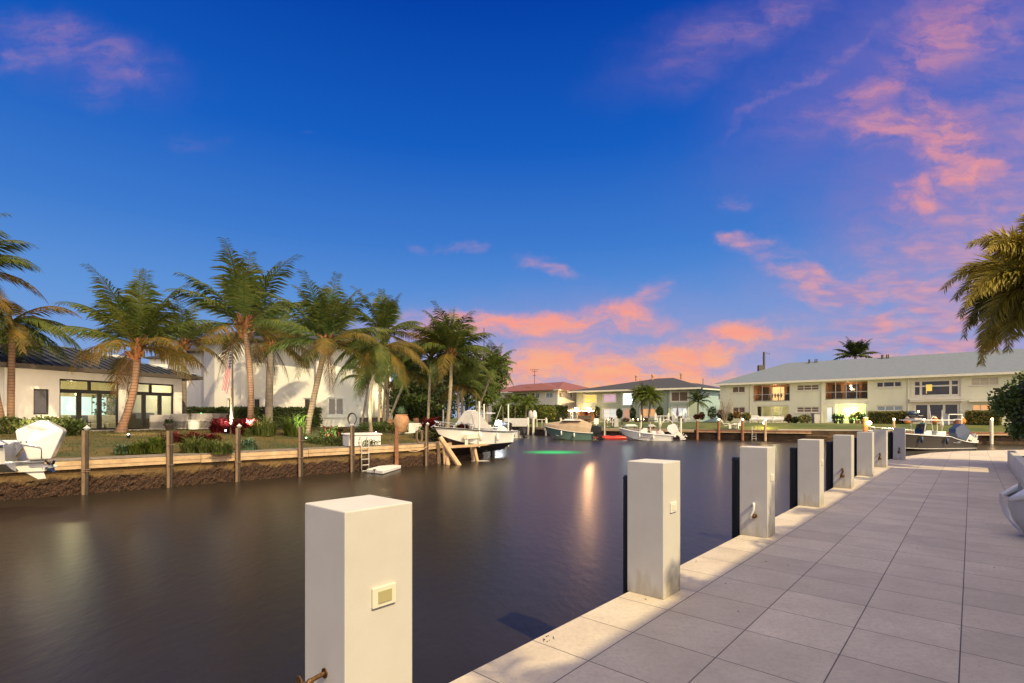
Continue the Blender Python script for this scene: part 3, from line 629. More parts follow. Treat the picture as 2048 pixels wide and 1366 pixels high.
# ================================================================ BUILDINGS
class Fac:
    """a wall plane seen from above as the line A-B; d grows away from the camera"""
    def __init__(s, A, B):
        s.A = Vector(A); s.B = Vector(B); s.L = (s.B - s.A).length; s.t = (s.B - s.A) / s.L
        s.n = Vector((-s.t.y, s.t.x))
        if s.n.dot(s.A + s.B) < 0: s.n = -s.n
    def s_at(s, px):
        k = (px - 1024) / FP      # x = k*y on the line A + s t
        return (k * s.A.y - s.A.x) / (s.t.x - k * s.t.y)
    def Y(s, px): return s.A.y + s.s_at(px) * s.t.y
    def z(s, px, py): return Zp(py, s.Y(px))
    def p(s, a, d=0.0, z=0.0): q = s.A + s.t * a + s.n * d; return Vector((q.x, q.y, z))
    def rect(s, x0, x1, y0, y1):
        xm = (x0 + x1) / 2; return (s.s_at(x0), s.s_at(x1), s.z(xm, y1), s.z(xm, y0))
    def box(s, b, a0, a1, d0, d1, z0, z1):
        return b.box3(s.p(a0, d0, z0), s.p(a1, d0, z0) - s.p(a0, d0, z0), s.p(a0, d1, z0) - s.p(a0, d0, z0), (0, 0, z1 - z0))
    def wall(s, b, s0, s1, z0, z1, holes=(), th=.25):
        xs = sorted({s0, s1, *[h[0] for h in holes], *[h[1] for h in holes]}); zs = sorted({z0, z1, *[h[2] for h in holes], *[h[3] for h in holes]})
        xs = [x for x in xs if s0 <= x <= s1]; zs = [z for z in zs if z0 <= z <= z1]
        def solid(i, j):
            if not (0 <= i < len(xs)-1 and 0 <= j < len(zs)-1): return False
            x = (xs[i]+xs[i+1])/2; z = (zs[j]+zs[j+1])/2
            return not any(h[0] < x < h[1] and h[2] < z < h[3] for h in holes)
        for i in range(len(xs)-1):
            for j in range(len(zs)-1):
                if not solid(i, j): continue
                a, c, e, f = xs[i], xs[i+1], zs[j], zs[j+1]
                for d in (0, th): b.quad(s.p(a,d,e), s.p(c,d,e), s.p(c,d,f), s.p(a,d,f))
                if not solid(i-1, j): b.quad(s.p(a,0,e), s.p(a,th,e), s.p(a,th,f), s.p(a,0,f))
                if not solid(i+1, j): b.quad(s.p(c,0,e), s.p(c,th,e), s.p(c,th,f), s.p(c,0,f))
                if not solid(i, j-1): b.quad(s.p(a,0,e), s.p(c,0,e), s.p(c,th,e), s.p(a,th,e))
                if not solid(i, j+1): b.quad(s.p(a,0,f), s.p(c,0,f), s.p(c,th,f), s.p(a,th,f))
    def window(s, root, r, mf, mp, cols=1, rows=(), fw=.07, d=.08, sill=False, surround=0, name='window', label=None, weights=None):
        a0, a1, z0, z1 = r; b = MB(); g = MB()
        s.box(b, a0, a1, d, d+.06, z1-fw, z1); s.box(b, a0, a1, d, d+.06, z0, z0+fw)
        s.box(b, a0, a0+fw, d, d+.06, z0+fw, z1-fw); s.box(b, a1-fw, a1, d, d+.06, z0+fw, z1-fw)
        ws = weights or [1]*cols; tot = sum(ws); x = a0
        for w in ws[:-1]:
            x += (a1-a0)*w/tot; s.box(b, x-fw/2, x+fw/2, d+.003, d+.057, z0+fw, z1-fw)
        for q in rows: zz = lerp(z0, z1, q); s.box(b, a0+fw, a1-fw, d+.006, d+.054, zz-fw*.35, zz+fw*.35)
        if surround:
            u = surround
            s.box(b, a0-u, a1+u, -.03, d*.5, z1, z1+u); s.box(b, a0-u, a0, -.03, d*.5, z0, z1); s.box(b, a1, a1+u, -.03, d*.5, z0, z1); s.box(b, a0-u, a1+u, -.03, d*.5, z0-u, z0)
        w = b.build(name, mf, root, world=True)
        if label: w['label'] = label
        if sill:
            q = MB(); s.box(q, a0-.12-surround, a1+.12+surround, -.10, d*.4, z0-.10-surround, z0-.003-surround); q.build('sill', mf, w, world=True)
        s.box(g, a0+fw*.5, a1-fw*.5, d+.025, d+.035, z0+fw*.5, z1-fw*.5); g.build('pane', mp, w, world=True)
        return w
def hip(b, F, a0, a1, d0, d1, ze, zr, r0=None, r1=None, th=.1):
    """hip roof over s in a0..a1, depth d0..d1; r0/r1 ridge ends"""
    dm = (d0+d1)/2; h = (d1-d0)/2; r0 = a0+h if r0 is None else r0; r1 = a1-h if r1 is None else r1
    e = [F.p(a0,d0,ze), F.p(a1,d0,ze), F.p(a1,d1,ze), F.p(a0,d1,ze)]; q = [F.p(r0,dm,zr), F.p(r1,dm,zr)]
    b.quad(e[0],e[1],q[1],q[0]); b.quad(e[1],e[2],q[1]); b.quad(e[2],e[3],q[0],q[1]); b.quad(e[3],e[0],q[0])
    lo = [v - Vector((0,0,th)) for v in e]
    b.quad(*lo[::-1])
    for i in range(4): b.quad(lo[i], lo[(i+1)%4], e[(i+1)%4], e[i])
# ---------------------------------------------------------------- A: pavilion on the left
FA = Fac((-24.98, 25.45), (-21.3, 33.4)); zA0, zA1 = .80, 4.12
rA = T('garden_pavilion', 'single storey white pavilion with dark metal hip roof and glazed doors at the far left', 'house', FA.p(0,0,.8))
o1 = FA.rect(119, 239, 756, 863); o1 = (o1[0], o1[1], .90, FA.z(179, 760.5)); o2 = (FA.s_at(255), FA.s_at(349), .90, FA.z(302, 766.5)); o3 = FA.rect(67, 98, 778, 829)
b = MB(); FA.wall(b, -.0, FA.L, zA0-.3, zA1, [o1, o2, o3], .28)
b.box3(FA.p(FA.L,.282,zA0-.3), FA.p(FA.L-.28,.28,0)-FA.p(FA.L,.28,0), FA.p(0,8,0)-FA.p(0,0,0), (0,0,zA1-zA0+.3))
FL = Fac((-33,25.0), (-25.02,25.46)); FL.wall(b, 0, FL.L-.03, zA0-.3, zA1-.02, [], .25)
b.build('wall', M['stucco'], rA, world=True)
b = MB(); hip(b, FA, -2.6, FA.L+.9, -.7, 10.2, 4.26, 5.85, 2.9, 5.2, .16); rf = b.build('roof', [M['roofA']], rA, world=True)
b = MB(); a = -2.5
while a < FA.L+.85:
    f = min(1, (a+2.6)/5.5, (FA.L+.9-a)/4.5); d1 = lerp(-.7, 4.75, f); z1 = lerp(4.26, 5.85, f)
    b.bar(FA.p(a,-.7,4.29), FA.p(a,d1,z1+.03), .05, .07); a += .42
b.build('standing_seam', mat('seam_metal', (.030,.040,.055), .4, metal=.5), rf, world=True)
b = MB(); b.bar(FA.p(-2.6,-.7,4.30), FA.p(2.9,4.75,5.90), .22, .05); b.bar(FA.p(FA.L+.9,-.7,4.30), FA.p(5.2,4.75,5.90), .16, .05); b.bar(FA.p(2.9,4.75,5.89), FA.p(5.2,4.75,5.89), .2, .05); b.build('ridge_flashing', mat('flashing', (.20,.23,.27), .4, metal=.5), rf, world=True)
for c, s_v in ((FA.p(2.6,3.6,5.75), (.7,.5,.35)), (FA.p(1.0,2.6,5.32), (.35,.35,.35))): b = MB(); b.box(c, s_v, R(60)); b.build('roof_vent', M['fascia'], rf, world=True, bevel=.03)
b = MB(); FA.box(b, -2.62, FA.L+.92, -.73, -.70, 4.06, 4.27); FA.box(b, FA.L+.90, FA.L+.93, -.70, 8, 4.06, 4.27); FA.box(b, -2.6, FA.L+.88, -.69, .0, 4.075, 4.097); b.build('eave_fascia', M['fascia'], rA, world=True)
def doors(r, ws, name='glazed_doors'):
    a0,a1,z0,z1 = r; zt = lerp(z0, z1, .755); d = .12
    b = MB()
    FA.box(b,a0,a1,d,d+.1,z1-.09,z1); FA.box(b,a0,a0+.09,d,d+.1,z0,z1-.09); FA.box(b,a1-.09,a1,d,d+.1,z0,z1-.09); FA.box(b,a0+.09,a1-.09,d-.004,d+.104,zt-.06,zt+.14); FA.box(b,a0+.09,a1-.09,d,d+.1,z0,z0+.10)
    m = (a0+a1)/2; FA.box(b,m-.07,m+.07,d+.003,d+.097,zt+.14,z1-.09)
    tot = sum(ws); x = a0
    for w in ws[:-1]: x += (a1-a0)*w/tot; FA.box(b,x-.10,x+.10,d-.01,d+.11,z0+.1,zt-.06)
    o = b.build(name, M['dkframe'], rA, world=True)
    g = MB(); FA.box(g,a0+.05,a1-.05,d+.045,d+.055,z0+.05,z1-.05); g.build('pane', M['glass'], o, world=True)
doors(o1, [.33,.34,.33]); doors(o2, [.36,.34,.30])
FA.window(rA, o3, M['dkframe'], M['dkglass'], 1, fw=.06, label='narrow dark framed window at the left of the glazed doors')
# the room behind the doors
b = MB(); D1 = 5.2
FA.box(b, .4, FA.L-.3, D1, D1+.1, .85, 4.0); FA.box(b, .4, FA.L-.3, .3, D1, 3.98, 4.05); FA.box(b, .4, .5, .3, D1, .85, 3.98)
b.build('room_wall', mat('cream_room', (.55,.48,.30), .8, (.48,.41,.25), 1), rA, world=True)
b = MB(); FA.box(b, .4, FA.L-.3, .29, D1, .84, .88); b.build('room_floor', M['stone'], rA, world=True)
b = MB(); sm = FA.s_at(205)
for k in range(3): FA.box(b, sm+.35+k*.85, sm+1.1+k*.85, D1-.09, D1-.04, 1.3, 2.9)
b.build('far_window', lit('far_window_light', (.62,.82,.85), .95), rA, world=True)
rr = random.Random(8); bx = FA.p(1.8+sm*.3, D1-.8, 2.6)
b = MB()
for k in range(380):
    leaf_quads(b, rr, FA.p(o1[0]-.3+rr.uniform(0,1.6), 3.6+rr.uniform(0,.5), rr.uniform(1.9,3.4)), .22)
b.build('indoor_plant', M['leafbr'], rA, world=True); b = MB()
for k in range(260): leaf_quads(b, rr, FA.p(o2[0]+.3+rr.uniform(0,2.2), 3.9+rr.uniform(0,.5), rr.uniform(1.4,3.2)), .2)
b.build('indoor_plant', M['leafbr'], rA, world=True)
b = MB(); sm1 = (o1[0]+o1[1])/2
FA.box(b, sm1-.1, sm1+1.9, 2.4, 3.2, .88, 1.28); FA.box(b, sm1-.1, sm1+1.9, 3.1, 3.35, 1.28, 1.75); FA.box(b, o2[0]+.1, o2[0]+1.3, 2.2, 3.0, .88, 1.3); FA.box(b, o2[0]+.1, o2[0]+1.3, 2.9, 3.2, 1.3, 1.75)
b.build('sofa', M['sofa'], rA, world=True, bevel=.06)
b = MB(); FA.box(b, o1[0]+.1, o1[0]+1.2, 1.6, 2.2, .88, 1.75); b.build('cabinet', M['cream'], rA, world=True, bevel=.02)
for k in range(4):
    b = MB(); a = sm1-.9+k*.45; FA.box(b, a, a+.36, 1.6, 2.0, 1.28, 1.34); FA.box(b, a, a+.36, 1.95, 2.0, 1.34, 1.72)
    for e in (.02,.32): FA.box(b, a+e, a+e+.03, 1.62, 1.65, .88, 1.28); FA.box(b, a+e, a+e+.03, 1.94, 1.97, .88, 1.28)
    b.build('dining_chair', M['dkframe'], rA, world=True)
for q in ((o2[0]+1.1, o2[1]-.1, 1.9, 2.4, .88, 1.9), (o2[0]+1.6, o2[1]-.4, 4.2, 4.5, .88, 2.9)): b = MB(); FA.box(b, *q); b.build('bookcase', M['fascia'], rA, world=True)
rl = lit('room_lamp', (1,.80,.42), 9)
for q, r in ((FA.p(o1[0]+1.15,1.5,2.15), .13), (FA.p(o2[0]+.8,1.9,2.35), .1), (FA.p(sm1+.9,3.3,3.0), .1)): lp = MB(); lp.ell(q, (r,r,r*1.2)); lp.build('lamp_shade', rl, rA, world=True)
point('room_light', FA.p(sm1,2.0,3.5), (1,.80,.42), 230, .2, rA); point('room_light', FA.p((o2[0]+o2[1])/2,2.0,3.5), (1,.85,.52), 130, .2, rA)
b = MB(); FA.box(b, -.5, FA.L+5.2, -1.9, -.02, .70, .90); FA.box(b, FA.L+.0, FA.L+7.2, -1.9, 4.5, .70, .895); o = b.build('patio', M['stone'], None); struct(o)
# ---------------------------------------------------------------- B: two storey white house
cB = (-17, 43); rB = T('two_storey_house', 'two storey white stucco house with dark barrel tile roof behind the palms and hedge', 'house', (-17, 42, .6))
def W2(px, Y): return (Wx(px, Y), Y)
PB = [W2(336,43.6), W2(407.5,43.2), W2(408,41.2), W2(429,40.2), W2(491,39.8), W2(494,40.6), W2(634,41.2), W2(634.6,40.7), W2(729.5,41.6)]
segs = [Fac(a, c) for a, c in zip(PB, PB[1:])]
hol = {0: [(347.5,361,707,732)], 3: [(455,463,797,826),(480,490.5,704,722)], 5: [(506,521,796,826),(526,544,700,718),(607,622,796,826)], 7: [(655,688,795.5,830.5)]}
b = MB(); rects = {}
for i, F in enumerate(segs):
    rects[i] = [F.rect(*h) for h in hol.get(i, [])]
    top = 7.05 if i == 0 else 7.5
    F.wall(b, 0, F.L, .3, top, rects[i], .3)
E1 = segs[7].p(segs[7].L,0,0); b.box3((E1.x-.3,E1.y+.05,.3), (.3,0,0), (0,7.5,0), (0,0,7.2))
b.build('wall', M['stucco_b'], rB, world=True)
for i, rs in rects.items():
    for k, r in enumerate(rs):
        big = i == 7
        segs[i].window(rB, r, M['white'], M['dkglass'], 2 if big else 1, fw=.09 if not big else .10, surround=.09, sill=True, d=.05)
for px, Y in ((634.3,40.9),(404,43.15)):
    b = MB(); x = Wx(px, Y); b.cyl((x,Y-.12,.4),(x,Y-.12,7.2),.05,n=8); b.build('downspout', M['white'], rB, world=True)
for py in (811, 834.5):
    b = MB(); p = segs[7].p(segs[7].s_at(715), -.04, segs[7].z(715, py)); b.box(p, (.16,.10,.14)); b.cyl(p, p+Vector((0,-.16,.02)), .05, n=8); b.build('wall_tap', M['alum'], rB, world=True)
FR = Fac(W2(398,40.2), W2(738,40.6)); b = MB(); hip(b, FR, -.8, FR.L+.6, -.8, 12, 7.62, 9.9, 5, FR.L-5, .18); F0 = Fac(W2(322,43), W2(410,42.6)); hip(b, F0, 0, F0.L+2, -.6, 8, 7.2, 8.6, 2, F0.L, .16)
b.build('roof', M['roofB'], rB, world=True)
b = MB(); FR.box(b, -.83, FR.L+.63, -.84, -.80, 7.42, 7.64); F0.box(b, -.03, F0.L+2, -.64, -.60, 7.02, 7.22); FR.box(b, -.80, FR.L+.6, -.79, .2, 7.46, 7.50); b.build('eave_fascia', M['fascia'], rB, world=True)
# set back entrance bay with arch and balcony on its right
FE = Fac(W2(728,44.5), W2(782,46.5)); ar = FE.rect(744, 767, 800, 858); up = FE.rect(740, 764, 727, 768)
b = MB(); FE.wall(b, 0, FE.L, .4, 6.9, [ar, up], .4); b.build('entrance_wall', M['stucco_b'], rB, world=True)
b = MB(); FE.box(b, .5, FE.L-.2, -1.2, -.02, FE.z(755,776), FE.z(755,768)); b.build('balcony_slab', M['white'], rB, world=True)
b = MB(); b.tube([FE.p(FE.s_at(740+24*k/10), -1.1 - .5*math.sin(k/10*math.pi), FE.z(752, 745)) for k in range(11)], .03, 6)
for k in range(11): q = FE.p(FE.s_at(740+24*k/10), -1.1 - .5*math.sin(k/10*math.pi), 0); b.cyl((q.x,q.y,FE.z(752,768)), (q.x,q.y,FE.z(752,745)), .02, n=5)
b.build('balcony_rail', M['dkframe'], rB, world=True)
b = MB(); FE.box(b, ar[0], ar[1], .3, .4, ar[2], ar[3]); b.build('entrance_door', M['litA'], rB, world=True); b = MB(); FE.box(b, up[0], up[1], .3, .4, up[2], up[3]); b.build('balcony_door', M['dkglass'], rB, world=True)
for px in (737, 751, 765, 778):
    b = MB(); q = FE.p(FE.s_at(px), -1.25, 0); b.cyl((q.x,q.y,.5), (q.x,q.y,FE.z(px,776)), .16, n=12); b.build('porch_column', M['white'], rB, world=True, smooth=True)
point('porch_light', FE.p(FE.s_at(752), -.6, 3.6), (1,.75,.4), 70, .15, rB)
# ---------------------------------------------------------------- C: glimpse of a neighbour behind the roof on the left
b = MB(); b.box((Wx(228,62), 62, 4.5), (2.2,2,8.6)); b.box((Wx(228,62), 62, 8.85), (2.6,2.4,.25)); tag(b.build('chimney_tower', M['stucco'], None), 'pale chimney tower showing above the dark metal roof', 'tower')
FCn = Fac(W2(298,58), W2(338,58)); root = T('neighbour_house', 'pale house glimpsed between the metal roof and the two storey house', 'house', FCn.p(0,0,.6))
b = MB(); FCn.wall(b, 0, FCn.L, .4, 8.2, [], .3); b.build('wall', M['stucco'], root, world=True)
b = MB(); hip(b, FCn, -.4, FCn.L+.4, -.5, 5, 8.3, 9.2); b.build('roof', M['roofB'], root, world=True)
# ---------------------------------------------------------------- D: white house with red roof
ZG = .88
FD = Fac(W2(955,112), W2(1116,95)); FD2 = Fac(W2(1116,95), W2(1176,104)); zD = Zp(780,95)
rD = T('apartment_house', 'white two storey house with red brown hip roof, left of the sage house', 'house', FD.p(0,0,ZG))
bal = FD.rect(1008, 1069, 788, 806); hD = [bal, FD.rect(1071,1078,786,796), FD.rect(1091,1105,785,796), FD.rect(996.5,1002.6,788,798)]
hD2 = [FD2.rect(1119,1124,784.5,795.5), FD2.rect(1141,1145.5,785,796)]
b = MB(); FD.wall(b, 0, FD.L, ZG-.2, zD, hD, .3); FD2.wall(b, 0, FD2.L, ZG-.2, zD, hD2, .3); b.build('wall', M['cream'], rD, world=True)
b = MB(); FD.box(b, bal[0]-.1, bal[1]+.1, 2.0, 2.1, bal[2], bal[3]); FD.box(b, bal[0]-.1, bal[0], .3, 2, bal[2], bal[3]); b.build('balcony_back_wall', M['roomw'], rD, world=True)
b = MB(); s0 = FD.s_at(1055); FD.box(b, s0, s0+1.4, 1.93, 1.99, bal[2], bal[3]-.3); FD.box(b, bal[0]+1.2, bal[0]+2.0, 1.93, 1.99, bal[2], bal[3]-.3); b.build('balcony_door', M['dkglass'], rD, world=True)
b = MB(); n = 40
for k in range(n+1): a = lerp(bal[0], bal[1]+.9, k/n); FD.box(b, a, a+.03, -.07, -.04, bal[2], bal[2]+.95)
FD.box(b, bal[0], bal[1]+.93, -.08, -.03, bal[2]+.95, bal[2]+1.0); b.build('balcony_rail', M['dkframe'], rD, world=True)
for px in (1026.5, 1054):
    b = MB(); a = FD.s_at(px); FD.box(b, a, a+.25, -.1, .2, ZG, zD); b.build('balcony_post', M['white'], rD, world=True)
for F, rs in ((FD, hD[1:]), (FD2, hD2)):
    for r in rs: F.window(rD, r, M['white'], M['blueglass'] if r is hD[2] else M['dkglass'], 2, fw=.09)
b = MB(); hip(b, FD, 2, FD.L+.9, -.8, 13, zD+.10, zD+2.0, 7, FD.L-4.0, .16)
hip(b, FD2, -.8, FD2.L+3, -.8, 11, zD+.08, zD+1.6, 2, FD2.L-2, .16)
b.build('roof', M['roofD'], rD, world=True)
b = MB(); FD.box(b, 1.9, FD.L+.95, -.86, -.81, zD-.12, zD+.12); FD2.box(b, -.85, FD2.L+3, -.86, -.81, zD-.12, zD+.10); b.build('eave_fascia', M['cream'], rD, world=True)
def antenna(px, y0, y1, Y, lab, arms=True, r=.05):
    root = T('roof_antenna' if arms else 'utility_pole', lab, 'antenna' if arms else 'pole', P(px, y0, Y)); b = MB(); b.cyl(P(px,y0,Y), P(px,y1,Y), r, n=6); b.build('mast', M['fascia'], root, world=True)
    if arms:
        b = MB()
        for py, w in ((y1+1.5, 8),(y1+5,5),(y1+13, 3)):
            b.cyl(P(px-w,py,Y), P(px+w,py-.5,Y), .03, n=5)
            for k in range(5): x = px-w+2*w*k/4; b.cyl(P(x,py-1.4,Y), P(x,py+1.4,Y), .02, n=4)
        b.build('crossarm', M['fascia'], root, world=True)
antenna(1069, 768, 738, 98, 'thin television antenna standing on the red brown roof')
antenna(1406, 776, 757, 92, 'short pipe mast behind the charcoal roof', False, .06)
antenna(968, 760, 656, 60, 'tall thin white mast behind the palm cluster', False, .05)
# ---------------------------------------------------------------- E: sage house with charcoal roof
FE1 = Fac(W2(1153,94.5), W2(1337,85)); FE2 = Fac(W2(1337,84.6), W2(1399,83.2)); FE3 = Fac(W2(1399,83.25), W2(1447,88)); zE = Zp(778.5,85)
rE = T('sage_green_house', 'sage green two storey house with charcoal roof and a bright string lit patio', 'house', FE1.p(0,0,ZG))
H1 = {'y': (1168,1192.5,789.5,806), 'v': (1206.5,1231.5,788,804), 'w': (1245.6,1265,786.4,810), 'lw': (1206.5,1233,817.6,836), 'd': (1245.6,1259.7,817,842), 'l': (1280,1311,817,834), 'pat': (1140.5,1198,819,842)}
H2 = {'b': (1342,1376,783,803), 'sl': (1344,1376,815,836)}
H3 = {'a': (1412,1419,784.5,795), 'b': (1437,1442,786,800)}
K1 = {k: FE1.rect(*v) for k, v in H1.items()}; K1['pat'] = (.15, K1['pat'][1], ZG, K1['pat'][3]); K2 = {k: FE2.rect(*v) for k, v in H2.items()}; K3 = {k: FE3.rect(*v) for k, v in H3.items()}
b = MB(); FE1.wall(b, 0, FE1.L, ZG-.2, zE, K1.values(), .3); FE2.wall(b, 0, FE2.L, ZG-.2, zE, K2.values(), .3); b.build('wall', M['mint_e'], rE, world=True)
b = MB(); FE3.wall(b, 0, FE3.L, ZG-.2, zE, K3.values(), .3); b.build('side_wall', mat('blue_side_wall', (.30,.42,.44), .8), rE, world=True)
for k, mp, cols, rows, lab in (('y','litY',2,(.33,.66),'yellow lit window'),('v','litP',2,(),'window with violet lit curtain'),('w','litW',2,(),'bright white lit window'),('lw','litC',2,(.5,),'ground floor window with cool white light'),('d','flesh',1,(),'peach coloured door'),('l','litO',2,(),'warm lit ground floor window between the topiaries')):
    FE1.window(rE, K1[k], M['white'], M[mp], cols, rows, fw=.09, surround=.12, name='door' if k == 'd' else 'window', label=lab)
FE2.window(rE, K2['b'], M['cream'], M['blind'], 2, fw=.12, surround=.15, label='wide window with closed bronze blinds'); FE2.window(rE, K2['sl'], M['white'], M['litC'], 3, fw=.1, surround=.12, label='sliding doors with pale curtains')
for r in K3.values(): FE3.window(rE, r, M['white'], M['dkglass'], 1, fw=.08)
b = MB(); FRE = Fac(W2(1153,93.5), W2(1399,82.0)); hip(b, FRE, -1.4, FRE.L+.4, -.9, 15, zE+.1, zE+2.35, 12.5, FRE.L-6.0, .2); hip(b, FE3, -1, FE3.L+2, -.8, 9, zE+.05, zE+1.3, 1.5, FE3.L-1, .2)
rf = b.build('roof', M['roofE'], rE, world=True)
b = MB(); FRE.box(b, -1.42, FRE.L+.43, -.96, -.91, zE-.16, zE+.11); FE3.box(b, -1, FE3.L+2, -.86, -.81, zE-.16, zE+.06); b.build('eave_fascia', M['cream'], rE, world=True)
for px, py in ((1249,762),(1283,760.5),(1343,758)):
    b = MB(); q = FRE.p(FRE.s_at(px), 6.0, zE+2.0); b.cyl(q, q+Vector((0,0,.8)), .16, n=8); b.cyl(q+Vector((0,0,.75)), q+Vector((0,0,.98)), .26, .2, n=8); b.build('roof_vent', M['terra'], rf, world=True)
pr = K1['pat']; b = MB(); FE1.box(b, pr[0], pr[1], 3.2, 3.3, pr[2], pr[3]+.2); FE1.box(b, pr[0]-.1, pr[0], .3, 3.2, pr[2], pr[3]); FE1.box(b, pr[1], pr[1]+.1, .3, 3.2, pr[2], pr[3]); FE1.box(b, pr[0], pr[1], .3, 3.2, pr[3], pr[3]+.1); FE1.box(b, pr[0], pr[1], -1.5, 3.2, ZG-.05, ZG+.02); b.build('patio_room', mat('peach_patio_wall', (.75,.48,.32), .8, (.62,.38,.25), 1), rE, world=True)
b = MB(); s0 = FE1.s_at(1177); FE1.box(b, s0, FE1.s_at(1187), 3.12, 3.18, pr[2]+.1, pr[3]-.15); b.build('patio_door', M['litA'], rE, world=True)
b = MB(); s0 = FE1.s_at(1152); FE1.box(b, s0, FE1.s_at(1160), 3.12, 3.18, pr[2]+.1, pr[3]-.4); b.build('patio_shelf', mat('crimson', (.30,.05,.05), .7), rE, world=True)
for px, r in ((1182,.34),(1157,.27)):
    q = FE1.p(FE1.s_at(px), -.9, FE1.z(px,819.5)); nv = Vector((FE1.n.x,FE1.n.y,0)); b = MB(); b.cyl(q, q+nv*.35, r*1.15, r*.7, 14); h_ = b.build('canal_floodlight', M['white'], rE, world=True)
    b = MB(); b.cyl(q-nv*.035, q-nv*.01, r, r, 14); b.build('lamp_lens', M['lamphot'], h_, world=True)  # floodlight disc shaped and turned to the canal for the streak on the water
point('patio_light', FE1.p(FE1.s_at(1172), -.8, 3.2), (1,.62,.32), 150, .3, rE); point('patio_light', FE1.p(FE1.s_at(1150), -1.0, 2.7), (1,.50,.25), 90, .3, rE)
root = T('string_lights', 'string of warm bulbs hung over the patio of the sage green house', 'string lights', FE1.p(.2,-1.6,3.4))
b = MB(); pts = []; n = 24
for k in range(n+1): pts.append(FE1.p(lerp(-.8, pr[1], k/n), -1.6, FE1.z(1165,820) - .14*abs(math.sin(k/n*math.pi*4))))
b.tube(pts, .012, 4); b.build('cable', M['black'], root, world=True)
b = MB(); [b.ell(q - Vector((0,0,.08)), .07, 6, 4) for q in pts]; b.build('bulbs', M['bulb'], root, world=True)
b = MB(); [b.cyl(FE1.p(FE1.s_at(px), -1.6, ZG), FE1.p(FE1.s_at(px), -1.6, FE1.z(px,818)), .05, n=6) for px in (1139, 1149.5, 1153)]; b.build('pole', M['white'], root, world=True)
for i, (px, Y) in enumerate(((1157,90),(1164,89),(1171,90),(1178,88.5))):
    root = T('patio_chair', ['dark patio chair nearest the crimson shelf','dark patio chair second from the left on the patio','dark patio chair third from the left on the patio','dark patio chair nearest the added canal floodlight'][i], 'chair', (Wx(px,Y),Y-1.5,ZG), 0, 'chairs on the string lit patio')
    b = MB(); b.box((0,0,.45),(.55,.5,.08)); b.box((0,.25,.75),(.55,.06,.55)); b.build('seat', M['fascia'], root, bevel=.02)
    b = MB(); [b.box((sx*.24,sy*.2,.2),(.04,.04,.42)) for sx in (-1,1) for sy in (-1,1)]; b.build('legs', M['fascia'], root)
# ---------------------------------------------------------------- F: long pale building on the right
FF = Fac(W2(1440,73), W2(2230,49.1)); zF = 6.2
rF = T('long_condominium', 'long pale green two storey building with light grey roof and screened loggias', 'apartment building', FF.p(0,0,ZG))
HF = dict(w1u=(1464,1490,773,785.5), w1l=(1465,1490,814,826), l1=(1506,1580,769,801), s1=(1512,1577,811,842), w2u=(1593,1638,769,781), w2l=(1593,1638,813.5,825),
          l2=(1650,1736,763,797), d2=(1652,1666,813,843), p2=(1670,1732,808,844), w3u=(1752,1804,762.5,775), w3l=(1753,1806,811,822), bu=(1825,1921,758.5,793), sl=(1827,1920,805.6,842.5), w4u=(1942,1997,754.7,770.5), w4l=(1944,1996,808,821.5), w5u=(2040,2090,752,770))
KF = {k: FF.rect(*v) for k, v in HF.items()}
for k in ('s1','d2','p2','sl'): a = KF[k]; KF[k] = (a[0], a[1], ZG+.08, a[3])
b = MB(); FF.wall(b, 0, FF.L, ZG-.3, zF, KF.values(), .3); q = FF.p(.3,.302,ZG-.3); b.box3(q, FF.p(0,.3,ZG-.3)-FF.p(.3,.3,ZG-.3), FF.p(0,12,0)-FF.p(0,0,0), (0,0,zF-ZG+.3)); b.build('wall', M['mint'], rF, world=True)
FF.window(rF, KF['w1u'], M['cream'], M['blind'], 2, fw=.09, sill=True); FF.window(rF, KF['w1l'], M['cream'], M['blind'], 2, fw=.09, sill=True)
FF.window(rF, KF['w2u'], M['cream'], M['blind'], 3, (.5,), fw=.10, sill=True); FF.window(rF, KF['w2l'], M['cream'], M['blind'], 3, (.5,), fw=.10, sill=True, label='lower window with reddish blinds')
FF.window(rF, KF['w3u'], M['cream'], M['dkglass'], 3, fw=.13, sill=True, weights=[.9,1.3,.9]); FF.window(rF, KF['w3l'], M['cream'], M['blueglass'], 3, fw=.12, sill=True, label='lower window with pale blue blinds')
FF.window(rF, KF['bu'], M['cream'], M['dkglass'], 3, (.62,), fw=.22, surround=.16, sill=True, weights=[.9,3.1,1], label='large picture window with cream frame')
FF.window(rF, KF['sl'], M['cream'], M['dkglass'], 3, fw=.22, surround=.10, label='wide sliding glass doors under the picture window', name='sliding_doors')
FF.window(rF, KF['w4u'], M['cream'], M['blindw'], 3, (.5,), fw=.06, sill=True, label='pale louvred window near the right edge'); FF.window(rF, KF['w4l'], M['cream'], M['litO'], 3, fw=.10, label='lower window under the small awning')
FF.window(rF, KF['w5u'], M['cream'], M['dkglass'], 3, fw=.1)
